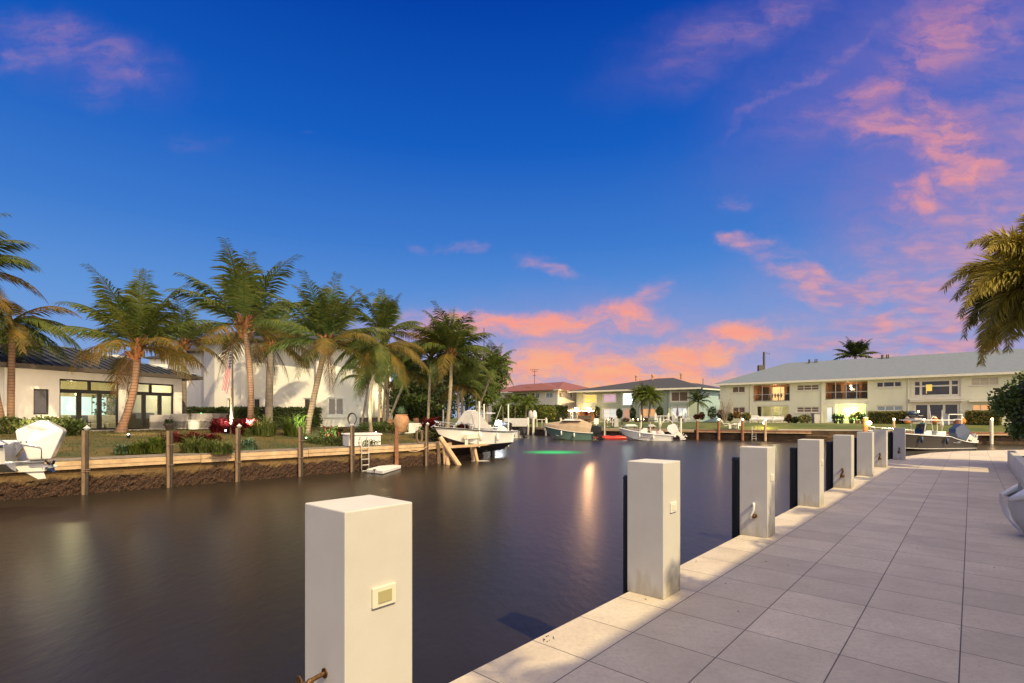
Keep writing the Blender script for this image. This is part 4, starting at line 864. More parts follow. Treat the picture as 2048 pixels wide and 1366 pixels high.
def loggia(r, deep, warm, e, lab):
    a0,a1,z0,z1 = r; b = MB()
    FF.box(b, a0-.1, a1+.1, deep, deep+.1, z0, z1+.1); FF.box(b, a0-.1, a0, .3, deep, z0, z1); FF.box(b, a1, a1+.1, .3, deep, z0, z1); FF.box(b, a0, a1, .3, deep, z1, z1+.1)
    rm = b.build('loggia_room', M['room'], rF, world=True); rm['label'] = lab
    b = MB(); FF.box(b, a0, a1, .0, deep, z0-.12, z0); b.build('loggia_floor', M['stone'], rm, world=True)
    b = MB(); w = a1-a0
    FF.box(b, a0+w*.40, a0+w*.72, deep-.07, deep-.02, z0+.05, z1-.25); b.build('lit_doors', warm, rm, world=True)
    b = MB(); FF.box(b, a0+w*.10, a0+w*.30, deep-.09, deep-.02, z0+.05, z1-.2); b.build('curtain', M['fascia'], rm, world=True); b = MB(); FF.box(b, a0+w*.80, a0+w*.97, deep-.09, deep-.02, z0+.05, z1-.2); b.build('curtain', M['fascia'], rm, world=True)
    b = MB(); FF.box(b, a0+w*.12, a0+w*.36, 1.2, 1.9, z0, z0+.75); FF.box(b, a0+w*.5, a0+w*.75, 1.0, 1.5, z0+.68, z0+.74); FF.box(b, a0+w*.62, a0+w*.64, 1.2, 1.3, z0, z0+.7)
    for k in range(4): FF.box(b, a0+w*(.46+.08*k), a0+w*(.50+.08*k), .9, .95, z0+.4, z0+.95)
    FF.box(b, a0+w*.82, a0+w*.96, 1.1, 1.8, z0, z0+.8); b.build('loggia_furniture', M['fascia'], rm, world=True, bevel=.03)
    b = MB()
    for k in range(5): x = lerp(a0, a1-.06, k/4); FF.box(b, x, x+.06, .02, .08, z0, z1)
    FF.box(b, a0, a1, .024, .076, lerp(z0,z1,.38), lerp(z0,z1,.38)+.05); FF.box(b, a0, a1, .028, .072, z1-.05, z1); b.build('screen_frame', M['alum'], rm, world=True)
    point('loggia_light', FF.p((a0+a1)/2, deep*.5, z1-.35), (1,.62,.32), e, .15, rF)
loggia(KF['l1'], 2.6, M['litA'], 55, 'warm lit screened loggia on the left'); loggia(KF['l2'], 2.6, M['dkglass'], 42, 'dimmer screened loggia in the middle')
b = MB(); q = KF['l2']; b.ell(FF.p(FF.s_at(1699), 1.6, FF.z(1699,776.5)), .13); b.build('loggia_lamp', M['bulb'], rF, world=True)
FF.window(rF, KF['s1'], M['cream'], M['glass'], 4, fw=.13, name='sliding_doors', label='sliding doors with a warm pale room behind', weights=[1,1.4,1.4,1])
a0,a1,z0,z1 = KF['s1']; b = MB(); FF.box(b, a0, a1, 3, 3.1, z0, z1); FF.box(b, a0-.1, a0, .3, 3, z0, z1); FF.box(b, a1, a1+.1, .3, 3, z0, z1); FF.box(b, a0, a1, .3, 3, z1, z1+.1); b.build('living_room', M['roomw'], rF, world=True); point('living_room_light', FF.p((a0+a1)/2,1.6,z1-.3), (1,.82,.42), 90, .15, rF)
b = MB(); FF.box(b, a0+.3, a1-.5, 1.6, 2.3, z0, z0+.6); FF.box(b, a0+.1, a0+.5, .5, .7, z0, z1); b.build('room_furniture', M['fascia'], rF, world=True, bevel=.04)
a0,a1,z0,z1 = KF['p2']; b = MB(); FF.box(b, a0, a1, 2.4, 2.5, z0, z1); FF.box(b, a0-.1, a0, .3, 2.4, z0, z1); FF.box(b, a1, a1+.1, .3, 2.4, z0, z1); FF.box(b, a0, a1, .3, 2.4, z1, z1+.1); b.build('garden_porch', mat('green_lit_porch_wall', (.34,.60,.36), .8, (.5,.6,.3), 2), rF, world=True)  # green light inside the porch is put into its wall colour
b = MB(); FF.box(b, a0+1.3, a0+2.3, 2.3, 2.36, z0+.7, z1-.3); FF.box(b, a0+3.1, a0+4.2, 2.3, 2.36, z0+.2, z1-.2); b.build('porch_window', M['litA'], rF, world=True)
b = MB(); [FF.box(b, lerp(a0,a1-.05,k/4), lerp(a0,a1-.05,k/4)+.05, .05, .1, z0, z1) for k in range(5)]; FF.box(b, a0-1.6, a1+.3, -.03, .03, z1, z1+.30); b.build('porch_frame', M['cream'], rF, world=True)
b = MB(); b.ell(FF.p(FF.s_at(1697), .5, FF.z(1697,826)), (.30,.2,.42)); b.ell(FF.p(FF.s_at(1689), .6, FF.z(1689,820)), (.14,.14,.2)); b.build('porch_lamp', mat('porch_glow', (.9,.8,.5), .5, emit=((1,.86,.55), 13)), rF, world=True)
point('porch_light', FF.p(FF.s_at(1700), 1.0, 2.6), (1,.90,.50), 260, .3, rF); point('porch_light', FF.p(FF.s_at(1697), -1.2, 1.9), (1,.80,.42), 160, .3, rF)
FF.window(rF, KF['d2'], M['cream'], M['litC'], 1, fw=.12, name='door', label='half glazed porch door')
b = MB(); hip(b, FF, -.7, FF.L+.7, -.8, 12.5, zF+.12, zF+3.05, 7.2, FF.L-6, .14); rf = b.build('roof', M['roofF'], rF, world=True)
b = MB(); FF.box(b, -.73, FF.L+.7, -.87, -.81, zF-.14, zF+.11); FF.box(b, -.70, FF.L+.7, -.80, -.02, zF-.05, zF-.01); b.build('eave_fascia', M['cream'], rF, world=True)
for px in (1643.5, 1816, 1501):
    b = MB(); q = FF.p(FF.s_at(px), -.08, 0); b.cyl((q.x,q.y,ZG),(q.x,q.y,zF),.055,n=8); b.build('downspout', M['cream'], rF, world=True)
a0 = FF.s_at(1820); a1 = FF.s_at(1927); b = MB(); FF.box(b, a0, a1, -.45, -.01, FF.z(1873,803.5), FF.z(1873,799)); FF.box(b, a0-.02, a1+.05, -.5, -.01, FF.z(1873,799), FF.z(1873,797.6)); FF.box(b, FF.s_at(1938), FF.s_at(1998), -.8, -.01, FF.z(1968,803.5), FF.z(1968,800.5)); b.build('ledge', M['cream'], rF, world=True)
for px in (1601, 1613, 1617, 1755, 1764, 1768):
    b = MB(); q = FF.p(FF.s_at(px)+.0, 5.3, zF+2.75); b.cyl(q, q+Vector((0,0,.55)), .07 if px not in (1601,1755) else .13, n=8); b.build('roof_vent', M['fascia'], rf, world=True)
root = T('utility_pole', 'thick grey pole with a small box above the left end of the pale grey roof', 'pole', P(1528, 745, 80)); b = MB(); b.cyl(P(1528,760,80), P(1528,704,80), .17, n=8); b.build('pole_shaft', M['fascia'], root, world=True)
b = MB(); b.box(P(1521,737,80), (.75,.5,1.0)); b.bar(P(1524,716,80), P(1528,716,80), .06); b.build('pole_box', M['fascia'], root, world=True)
b = MB(); [b.cyl(P(px,704+k,80), P(px,708+k,80), .03, n=4) for k, px in enumerate((1533,1536,1539))]; b.build('wires', M['fascia'], root, world=True)
# lantern style floor lamp in the picture window and a glowing blob as lamp reflection on the sliding doors
b = MB(); q = KF['bu']; FF.box(b, FF.s_at(1852), FF.s_at(1864), -.002+.07, .10, FF.z(1858,782), FF.z(1858,769)); FF.box(b, FF.s_at(1852), FF.s_at(1853.5), .07, .10, FF.z(1858,787), FF.z(1858,782)); b.build('window_lampshade', M['litY'], rF, world=True)
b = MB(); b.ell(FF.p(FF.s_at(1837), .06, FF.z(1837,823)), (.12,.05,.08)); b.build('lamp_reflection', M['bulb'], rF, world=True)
# ================================================================ PALMS
def frond(b, rnd, o, az, el, length, droop, leaf, nl=38, kind='coco', wind=0.0, fold=.5, lw=.022):
    """arching rachis from o; az azimuth, el start elevation; returns nothing"""
    d = Vector((math.cos(az)*math.cos(el), math.sin(az)*math.cos(el), math.sin(el)))
    side = Vector((-math.sin(az), math.cos(az), 0)); K = 12; pts = [Vector(o)]; dirs = []
    twist = rnd.uniform(-.5, .5)
    for i in range(K):
        t = i/K; dirs.append(d.copy()); pts.append(pts[-1] + d*length/K)
        d = (d + Vector((wind*.05, 0, -droop*(.35+1.3*t)/K*1.6))).normalized()
    dirs.append(d)
    for i in range(K):      # rachis: a flat tapered ribbon with depth
        w0 = .045*length/3.5*(1-i/K)+.006; w1 = .045*length/3.5*(1-(i+1)/K)+.006
        up0 = dirs[i].cross(side); a, c = pts[i], pts[i+1]
        b.quad(a-side*w0, a+side*w0, c+side*w1, c-side*w1); b.quad(a-up0*w0, a+up0*w0, c+up0*w1, c-up0*w1)
    for j in range(nl):
        t = .13 + .87*(j+.5)/nl; q = t*K; i = min(K-1, int(q)); fr = q-i
        p = pts[i].lerp(pts[i+1], fr); dd = dirs[i].lerp(dirs[i+1], fr).normalized(); up = side.cross(dd).normalized()*-1
        if up.z < 0: up = -up
        ll = leaf * (math.sin(min(1, (t-.05)*1.25)*math.pi*.86+.28)**.6) * rnd.uniform(.85,1.1)
        n_side = (-1, 1) if kind == 'coco' else (-1, 1, -.35, .35)
        for sg in n_side:
            if rnd.random() < .05: continue
            s2 = (side*sg).normalized()
            ang = rnd.gauss(0,.10) + (0 if kind == 'coco' else rnd.uniform(-1.2,1.2))
            out = (s2*math.cos(ang) + up*(math.sin(ang)+ (.15 if kind == 'coco' else 0)) + dd*rnd.uniform(.75,1.15) + Vector((wind*.25,0,-fold))).normalized()
            mid = p + out*ll*.5; out2 = (out + Vector((wind*.15,0,-fold*1.1))).normalized(); tip = mid + out2*ll*.5
            w = lw*ll*1.6*rnd.uniform(.9,1.2); wn = dd*w
            b.quad(p-wn*.5, p+wn*.5, mid+wn, mid-wn); b.quad(mid-wn, mid+wn, tip)
def palm(name, lab, base, top, r0, r1, crown=(22, 3.4, 1.0), seed=1, bend=(0,0), barkm='bark', mats=('leaf','leafy'), kind='coco', husk=True, shaft=0, wind=0, cat='palm tree', group=None, nl=64, lw=.022, old=.3, flare=1.7, els=(-.18,1.5), skip=None, leafl=.29):
    rnd = random.Random(seed); base = Vector(base); top = Vector(top); root = T(name, lab, cat, base, 0, group); r0 *= .68; r1 *= .78
    pts = []; K = 16
    for i in range(K+1):
        t = i/K; q = base.lerp(top, t) + Vector((bend[0]*math.sin(t*math.pi), bend[1]*math.sin(t*math.pi), 0)); pts.append(q)
    rad = [lerp(r0, r1, i/K)*(1 + (flare-1)*math.exp(-i*1.3)) * (1+rnd.uniform(-.03,.03)) for i in range(K+1)]
    pts[0] = pts[0] - Vector((0,0,.15))
    b = MB(); b.tube(pts, rad, 12); b.build('trunk', M[barkm], root, world=True, smooth=True)
    n, ln, dr = crown; d = (pts[-1]-pts[-2]).normalized(); c = top + d*.1
    if shaft:
        b = MB(); b.tube([top-d*.05, top+d*shaft*.3, top+d*shaft], [r1*1.15, r1*1.25, r1*.6], 10); b.build('crownshaft', M['shaft'], root, world=True, smooth=True); c = top + d*shaft*.9
    if husk:
        b = MB()
        for k in range(26):
            a = rnd.uniform(0, 6.28); z = rnd.uniform(-.45,.35)*ln/3.4; r = r1*1.3
            q = top + Vector((math.cos(a)*r, math.sin(a)*r, z)); e = q + Vector((math.cos(a)*.28, math.sin(a)*.28, rnd.uniform(.1,.5)))*ln/3.4
            b.tube([q - Vector((math.cos(a),math.sin(a),0))*r*.6, q, e], [.09*ln/3.4,.08*ln/3.4,.02], 5)
        b.ell(top + d*.1, (r1*1.6, r1*1.6, .45*ln/3.4), 10, 6); b.build('husk', M['husk'], root, world=True)
    b = MB()
    for k in range(n):
        t = (k+.5)/n; az = k*2.39996 + rnd.uniform(-.25,.25); el = lerp(els[0], els[1], t**.85) + rnd.uniform(-.1,.1)
        if skip and skip(az): continue
        b.k = 1 if (t < old and rnd.random() < .8) else 0
        L_ = ln*rnd.uniform(.85,1.08)*(1 - .18*max(0, t-.75)*4*.5)
        frond(b, rnd, c, az, el, L_, dr*(1.25 if el < .3 else .95)*rnd.uniform(.85,1.2), ln*leafl, nl, kind, wind, fold=.45 if kind == 'coco' else .25, lw=lw)
    b.build('crown', [M[m] for m in mats], root, world=True)
    if husk:
        for k in range(2): b = MB(); frond(b, rnd, c, rnd.uniform(0,6.28), -.9, ln*.75, 1.0, ln*.2, 26, 'coco', 0, .8, lw=.02); b.build('dry_frond', M['dryf'], root, world=True)
        for k in range(6): a = k*1.05+seed; b = MB(); b.ell(top + Vector((math.cos(a)*.24, math.sin(a)*.24, -.12-.1*(k%2))), (.10,.10,.13), 8, 6); b.build('coconut', M['cocon'], root, world=True)
    return root
M['dryf'] = mat('dry_brown_frond', (.16,.09,.04), .8, (.10,.055,.03), 3, trans=.2); M['cocon'] = mat('coconut_green', (.14,.13,.03), .5, (.20,.12,.04), 3)
def LG(px, py):       # point on the left lawn seen at this pixel
    for k in range(400):
        Y = 15 + k*.1; x = Wx(px, Y); z = Zp(py, Y)
        if z <= lawn_z(x, Y): return Vector((x, Y, lawn_z(x, Y)))
    return Vector((Wx(px, 40), 40, .85))
PG = 'coconut palms on the left bank'
b1 = Vector((Wx(21,25.0),25.0,.75)); palm('coconut_palm', 'slim palm with green crownshaft before the left end of the metal roof', b1, P(24,672,25.0), .22, .17, (24,3.3,1.1), 11, (0,0), 'bark', ('leafy','leaf'), husk=False, els=(-.5,.75), shaft=.8, group=PG, old=.75, wind=.6)
b0 = Vector((Wx(8,24.0),24.0,.7)); palm('coconut_palm', 'tall palm leaning out of the left edge of the photo', b0, P(-75,545,23.0), .24, .17, (22,3.6,1.1), 12, (.15,0), 'bark', ('leaf','leafy'), group=PG, wind=.6)
b2 = LG(240,866); palm('coconut_palm', 'large coconut palm with a thick curved trunk in front of the glazed doors', b2, P(275,700,b2.y-.6), .26, .19, (20,4.1,.85), 21, (.22,0), 'bark', ('leaf','leafy'), group=PG, old=.35, flare=1.9)
b5 = Vector((Wx(368,36),36,.85)); palm('coconut_palm', 'straight palm just right of the metal roof, half hidden behind the large coconut palm', b5, P(368,690,36), .24,.20, (13,3.4,.9), 31, (0,0), 'barkg', ('leaf','leafy'), group=PG, old=.4)
b3 = LG(500,862); palm('coconut_palm', 'tallest coconut palm with upright fronds, trunk rising from the red bushes', b3, P(489,655,b3.y-.4), .24,.19, (19,4.8,.68), 43, (.18,0), 'bark', ('leaf','leafy'), group=PG, old=.22, els=(-.35,1.45))
b4 = Vector((Wx(537,36.5),36.5,.86)); palm('coconut_palm', 'thick grey trunked palm between the two ringed coconut palms', b4, P(541,690,36.5), .40,.27, (13,4.2,.8), 54, (0,0), 'barkg', ('leaf','leafy'), group=PG, old=.3, flare=1.15, els=(-.4,1.4))
b6 = LG(612,868); palm('coconut_palm', 'coconut palm with a curved trunk lit green at its foot', b6, P(652,690,b6.y+.2), .22,.19, (20,4.1,.85), 62, (-.02,0), 'bark', ('leaf','leafy'), group=PG, old=.3)
palm('coconut_palm', 'slender palm with a pale curved trunk above the white dock box', LG(742,866), P(757,712,29.5), .15,.11, (18,3.6,1.3), 71, (-.25,0), 'barkp', ('leafy','leaf'), husk=False, shaft=.5, group=PG, old=.9, els=(-.6,.6))
palm('coconut_palm', 'tall palm behind the slender pale trunk, its crown against the sky', Vector((Wx(775,37),37,.86)), P(769,672,37), .16,.13, (16,3.8,.9), 72, (.1,0), 'barkp', ('leaf','leafy'), group=PG)
for i, (px, tx, ty, sd) in enumerate(((757,762,735,73),(766,772,725,74),(722,738,762,75))):
    palm('coconut_palm', ['thin pale trunked palm left in the clump beside the entrance','thin pale trunked palm right in the clump beside the entrance','short palm with hanging fronds against the corner of the two storey house'][i], Vector((Wx(px,35+i),35+i,.86)), P(tx,ty,35+i), .12,.09, (14,2.6,1.5), sd, (0,0), 'barkp', ('leaf','leafy'), husk=False, group=PG)
palm('coconut_palm', 'palm leaning to the right behind the largest terracotta urn', Vector((Wx(771,36),36,.86)), P(815,748,36), .13,.10, (18,2.9,1.3), 81, (0,0), 'barkp', ('leaf','leafy'), husk=False, group=PG)
palm('coconut_palm', 'tall straight coconut palm in front of the raised boat bow', Vector((Wx(894,34),34,.8)), P(903,712,34), .19,.13, (22,3.9,1.0), 91, (.06,0), 'barkp', ('leaf','leafy'), group=PG, old=.2)
for i, (px, tx) in enumerate(((917,916),(925,924))):
    palm('coconut_palm', ['left trunk of the twin palms behind the canvas covered boat','right trunk of the twin palms behind the canvas covered boat'][i], Vector((Wx(px,37+i),37+i,.8)), P(tx,774,37+i), .15,.12, (15,2.5,1.3), 95+i, (0,0), 'barkp', ('leaf','leafy'), husk=False, group=PG)
palm('coconut_palm', 'green lit palm leaning right at the right end of the cluster', Vector((Wx(942,40),40,.8)), P(982,750,40), .13,.10, (18,2.6,1.1), 103, (0,0), 'barkp', ('leafbr','leaf'), husk=False, group=PG, shaft=.5)
palm('coconut_palm', 'drooping golden palm left of the tall straight palm', Vector((Wx(855,35),35,.8)), P(862,722,35), .14,.11, (20,3.3,1.6), 104, (0,0), 'barkp', ('leafy','leaf'), husk=False, group=PG, old=.4)
palm('coconut_palm', 'low palm behind the raised boat, beside the white lift pole', Vector((Wx(957,44),44,.8)), P(950,775,44), .13,.10, (16,3.0,1.3), 105, (0,0), 'barkp', ('leaf','leafbr'), husk=False, group=PG)
# far palms
palm('fan_palm', 'left one of the pair of bushy palms in front of the sage green house', Vector((Wx(1285,80),80,ZG)), P(1283,796,80), .24,.20, (34,2.9,1.6), 111, (0,0), 'barkg', ('leaf','leafbr'), husk=False, group='small palms on the far lawn', nl=20, lw=.05)
palm('fan_palm', 'right one of the pair of bushy palms in front of the sage green house', Vector((Wx(1297,79),79,ZG)), P(1301,800,79), .24,.20, (34,2.8,1.6), 112, (0,0), 'barkg', ('leafbr','leaf'), husk=False, group='small palms on the far lawn', nl=20, lw=.05)
palm('fan_palm', 'small dark feathery palm between the sage green house and the long building', Vector((Wx(1396,74),74,ZG)), P(1396,806,74), .16,.13, (16,2.5,1.3), 113, (0,0), 'barkg', ('leafdk','leaf'), husk=False, group='small palms on the far lawn', nl=22, lw=.05)
palm('fan_palm', 'dark palm crown rising behind the ridge of the pale grey roof', Vector((Wx(1711,90),90,0)), P(1711,714,90), .3,.25, (20,3.8,.75), 114, (0,0), 'barkg', ('leafdk','leaf'), husk=False, group='small palms on the far lawn', nl=26, lw=.07, els=(.1,1.4))
for i, (px, py, Y, sd, lab) in enumerate(((1052,812,80,115,'small bright palm below the balcony of the white house'),(1030,808,82,116,'bushy light green palm left of the balcony palm'),(1064,810,81,117,'small palm with lit leaf tips right of the balcony palm'),(1006,815,78,118,'low light green palm above the boats in the basin'))):
    palm('fan_palm', lab, Vector((Wx(px,Y),Y,ZG)), P(px,py,Y), .12,.10, (16,2.2,1.4), sd, (0,0), 'barkp', ('leafbr','leaf'), husk=False, group='small palms on the far lawn', nl=16, lw=.06)
# big fuzzy palm at the right edge
def fox():
    palm('foxtail_palm', 'large golden lit palm with bushy foxtail fronds entering at the right edge', (16.9,15.6,.3), (16.2,15.4,5.0), .17,.13, (34,3.1,1.6), 203, (0,0), 'barkg', ('foxa','foxb'), kind='fox', husk=False, shaft=.7, nl=110, lw=.034, els=(-.55,1.2), leafl=.23, old=.5)
M['foxa'] = mat('uplit_golden_frond', (.52,.40,.06), .55, (.28,.24,.04), .9, trans=.35); M['foxb'] = mat('uplit_olive_frond', (.42,.34,.055), .55, (.22,.21,.04), 1.2, trans=.35)  # golden uplight on the palm is put into the frond colours
fox()
for i, (u, v, h) in enumerate(((-1.2,-2.75,4.2),(1.4,-2.7,4.35),(3.9,-2.75,4.2),(6.6,-2.7,4.3),(9.3,-2.8,4.3),(12.3,-2.9,4.4),(15.4,-2.8,4.35))):  # unseen palms placed and sized to dapple the deck with shade
    palm('shade_palm', ['added unseen shade palm, behind the camera','added unseen shade palm, right of the camera','added unseen shade palm, level with the second pillar','added unseen shade palm, level with the third pillar','added unseen shade palm, level with the fourth pillar','added unseen shade palm, level with the fifth pillar','added unseen shade palm, level with the sixth pillar'][i], D(u,v,.0), D(u,v+.05,h), .14,.11, (16,1.45,1.2), 300+i, (0,0), 'barkg', ('leaf','leafy'), husk=False, nl=26, lw=.04, els=(-.5,.55))
# ================================================================ SHRUBS, HEDGES, TREES
def shrub(name, lab, c, r, n, size, mats, kw=(1,), seed=1, cat='shrub', group=None, stem=True, inner=.45, w=.42):
    rnd = random.Random(seed); c = Vector(c); root = T(name, lab, cat, (c.x,c.y,c.z-r[2]), 0, group)
    b = foliage(rnd, n, size, shell_ell(c, r, inner), w=w, nm=len(mats), kw=kw); b.build('foliage', [M[m] for m in mats], root, world=True)
    if stem:
        b = MB()
        for k in range(4): a = k*1.7+seed; b.cyl((c.x,c.y,c.z-r[2]-.05), (c.x+math.cos(a)*r[0]*.5, c.y+math.sin(a)*r[1]*.5, c.z), .025*max(1,r[2]), .01, 6)
        b.build('stem', M['barkp'], root, world=True)
    return root
def hedge(name, lab, F, a0, a1, d0, d1, z0, z1, n, size, mats, kw=(1,), seed=1):
    rnd = random.Random(seed); root = T(name, lab, 'hedge', F.p((a0+a1)/2, d0, z0)); sb = shell_box(a0,a1,d0,d1,z0,z1,.16)
    b = foliage(rnd, n, size, lambda r: (lambda q: F.p(q[0], q[1], q[2]))(sb(r)), nm=len(mats), kw=kw); b.build('foliage', [M[m] for m in mats], root, world=True)
    b = MB(); F.box(b, a0+.14, a1-.14, d0+.14, d1-.14, z0, z1-.14); b.build('dark_core', mat('hedge_core', (.012,.018,.007), .95), root, world=True); return root  # added dark box closes the gaps, shade between the leaves in its colour
def blades(name, lab, c, r, n, h, mats, kw=(1,), seed=1, cat='plant', wdt=.018, group=None, lean=.7):
    rnd = random.Random(seed); c = Vector(c); b = MB(); hj = lambda a, q: 1 + .22*math.sin(a*3+seed)*q + .15*math.sin(q*9+seed*2)
    for _ in range(n):
        a = rnd.uniform(0,6.283); q = rnd.random()**.5; p = c + Vector((math.cos(a)*r[0]*q, math.sin(a)*r[1]*q, 0)); b.k = rnd.choices(range(len(mats)), kw)[0]
        az = rnd.uniform(0,6.283); o = Vector((math.cos(az), math.sin(az), 0))*rnd.uniform(.2,1)*lean + Vector((math.cos(a)*q*.5, math.sin(a)*q*.5, 0)); L_ = h*rnd.uniform(.55,1.15)*(1.15-.55*q*q)*hj(a, q); sd = Vector((-o.y, o.x, 0)).normalized()*wdt*rnd.uniform(.7,1.4)
        m1 = p + (o*.35 + Vector((0,0,.75)))*L_*.6; tip = m1 + (o*.9 + Vector((0,0,.15)))*L_*.55
        b.quad(p-sd*.6, p+sd*.6, m1+sd, m1-sd); b.quad(m1-sd, m1+sd, tip)
    o = b.build(name, [M[m] for m in mats], None, at=c); return tag(o, lab, cat, group)
FH = Fac(W2(364,37.5), W2(634,37.8))
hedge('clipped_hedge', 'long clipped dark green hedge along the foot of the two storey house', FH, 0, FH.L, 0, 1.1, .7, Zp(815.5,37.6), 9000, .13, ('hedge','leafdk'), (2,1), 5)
# left garden beds
gB = 'red and green bushes of the left bank garden'
def at(px, py, dz=0): q = LG(px, py); return Vector((q.x, q.y, q.z+dz))
for i, (px, py, w, h, n, lab) in enumerate(((447,866,24,40,420,'left red leaved bush below the flagpole'),(487,868,24,36,420,'right red leaved bush in front of the ringed trunk'))):
    q = at(px, py); s = q.y/FP; blades('red_ti_bush', lab, q, (w*s*.95, w*s*.7), int(n*1.5), h*s*1.25, ('red',), (1,), 20+i, 'bush', .035, gB, .9)
for i, (px, py, w, lab) in enumerate(((345,884,26,'left end of the low red border above the striped grass'),(385,884,30,'middle of the low red border, brightest red'),(420,886,18,'right end of the low red border beside the piling'))):
    q = at(px, py); s = q.y/FP; blades('red_ti_bush', lab, q, (w*s, .35), 300, 30*s, ('red','leafy'), (9,1), 30+i, 'bush', .03, gB, 1.0)
for i, (px, py, w, h, mm, lab) in enumerate(((385,906,22,30,'lime','striped grass clump right of the second pair of pilings'),(417,906,22,28,'lime','striped grass clump under the right end of the red border'),(445,908,20,24,'lime','striped grass clump left of the third piling pair'),(310,906,24,30,'leafbr','dark green grass clump left of the second pair of pilings'),(280,907,18,24,'leafbr','low green grass clump at the left end of the bed'),(252,908,18,16,'agave','grey green agave tuft at the left end of the garden bed'),(495,900,20,20,'agave','grey green tuft right of the third piling pair'),(530,872,24,34,'lime','striped fountain grass clump right of the red bushes'),(590,872,24,40,'leafbr','green clump at the left of the curved palm foot'),(500,872,10,14,'lime','small tuft beside the white spotlight'))):
    q = at(px, py); s = q.y/FP; blades('grass_clump', lab, q, (w*s*.75, .45), 380, h*s*1.75, (mm,'leaf'), (4,1), 40+i, 'grass clump', .02, 'grass clumps in the left garden beds')
for i, (px, py, w, h, mats_, lab) in enumerate(((90,848,30,20,('red','leafgl','leafgl'),'broad leaved bush with red leaves under the narrow window'),(665,874,24,15,('red','leafdk','lime'),'dark red and green bush right of the curved palm foot'),(862,862,13,20,('red','red'),'red cordyline bush left of the raised boat bow'),(925,842,10,12,('red','leafdk'),'small red plant in front of the canvas cover'))):
    q = at(px, py) if px < 800 else Vector((Wx(px,30),30,.75)); s = q.y/FP; blades('broad_leaved_bush', lab, q, (w*s, w*s*.5), 340, h*s*2.2, mats_, None or [1]*len(mats_), 60+i, 'bush', .055, gB, 1.0)
q = at(105,872); s = q.y/FP
shrub('low_hedge', 'low rounded green hedge behind the white outboard motor', q+Vector((.0,0,.35)), (1.35,1.0,.45), 3000, .12, ('hedge','leaf'), (2,1), 61, 'hedge')
shrub('low_hedge', 'low hedge at the left edge of the photo below the slim palm', at(20,868)+Vector((0,0,.35)), (.9,.8,.42), 1400, .12, ('hedge','leaf'), (2,1), 62, 'hedge')
shrub('ground_cover_bed', 'dark green ground cover bed right of the green spotlight', at(675,890)+Vector((0,0,.12)), (1.9,.55,.28), 2600, .10, ('hedge','leaf'), (2,1), 63, 'plant bed', stem=False)
shrub('ground_cover_bed', 'dark green ground cover in front of the raised boat bow', Vector((Wx(858,30),30,.7)), (.9,.8,.45), 1500, .10, ('leafdk','hedge'), (2,1), 64, 'plant bed', stem=False)
shrub('ground_cover_bed', 'leafy plants round the foot of the pale palm clump', Vector((Wx(765,33),33,1.0)), (1.6,.6,.35), 900, .16, ('leafgl','leafbr'), (2,1), 65, 'plant bed', stem=False)
# dark tree mass behind the palm cluster: separate trees
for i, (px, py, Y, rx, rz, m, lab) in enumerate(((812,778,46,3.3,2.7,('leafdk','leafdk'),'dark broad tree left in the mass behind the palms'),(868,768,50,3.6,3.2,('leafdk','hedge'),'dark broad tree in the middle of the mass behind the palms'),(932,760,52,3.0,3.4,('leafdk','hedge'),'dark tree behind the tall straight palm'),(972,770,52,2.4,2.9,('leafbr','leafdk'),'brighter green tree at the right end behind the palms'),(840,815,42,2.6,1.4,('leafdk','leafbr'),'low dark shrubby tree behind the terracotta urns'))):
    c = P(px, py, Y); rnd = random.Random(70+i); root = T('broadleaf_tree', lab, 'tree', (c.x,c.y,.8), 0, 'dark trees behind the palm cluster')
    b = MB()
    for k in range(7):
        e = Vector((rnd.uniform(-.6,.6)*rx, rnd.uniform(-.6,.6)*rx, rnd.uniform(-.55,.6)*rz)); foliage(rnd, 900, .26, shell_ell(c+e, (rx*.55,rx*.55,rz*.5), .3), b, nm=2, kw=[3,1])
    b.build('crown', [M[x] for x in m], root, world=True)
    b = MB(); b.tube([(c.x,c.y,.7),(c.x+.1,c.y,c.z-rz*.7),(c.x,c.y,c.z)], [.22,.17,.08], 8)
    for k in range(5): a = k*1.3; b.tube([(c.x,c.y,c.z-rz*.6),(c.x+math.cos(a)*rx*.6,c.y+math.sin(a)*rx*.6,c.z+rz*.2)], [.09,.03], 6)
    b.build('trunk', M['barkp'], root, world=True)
# pale distant foliage left behind the metal roof
for i, (px, py, lab) in enumerate(((12,700,'lit pale green tree behind the left end of the metal roof'),(50,704,'smaller tree beside the pale green tree behind the metal roof'))):
    shrub('garden_tree', lab, P(px,py,44), (1.5,1.2,1.5), 1200, .28, ('leafbr','lime') if i == 0 else ('leaf','leafbr'), (1,1), 80+i, 'tree')
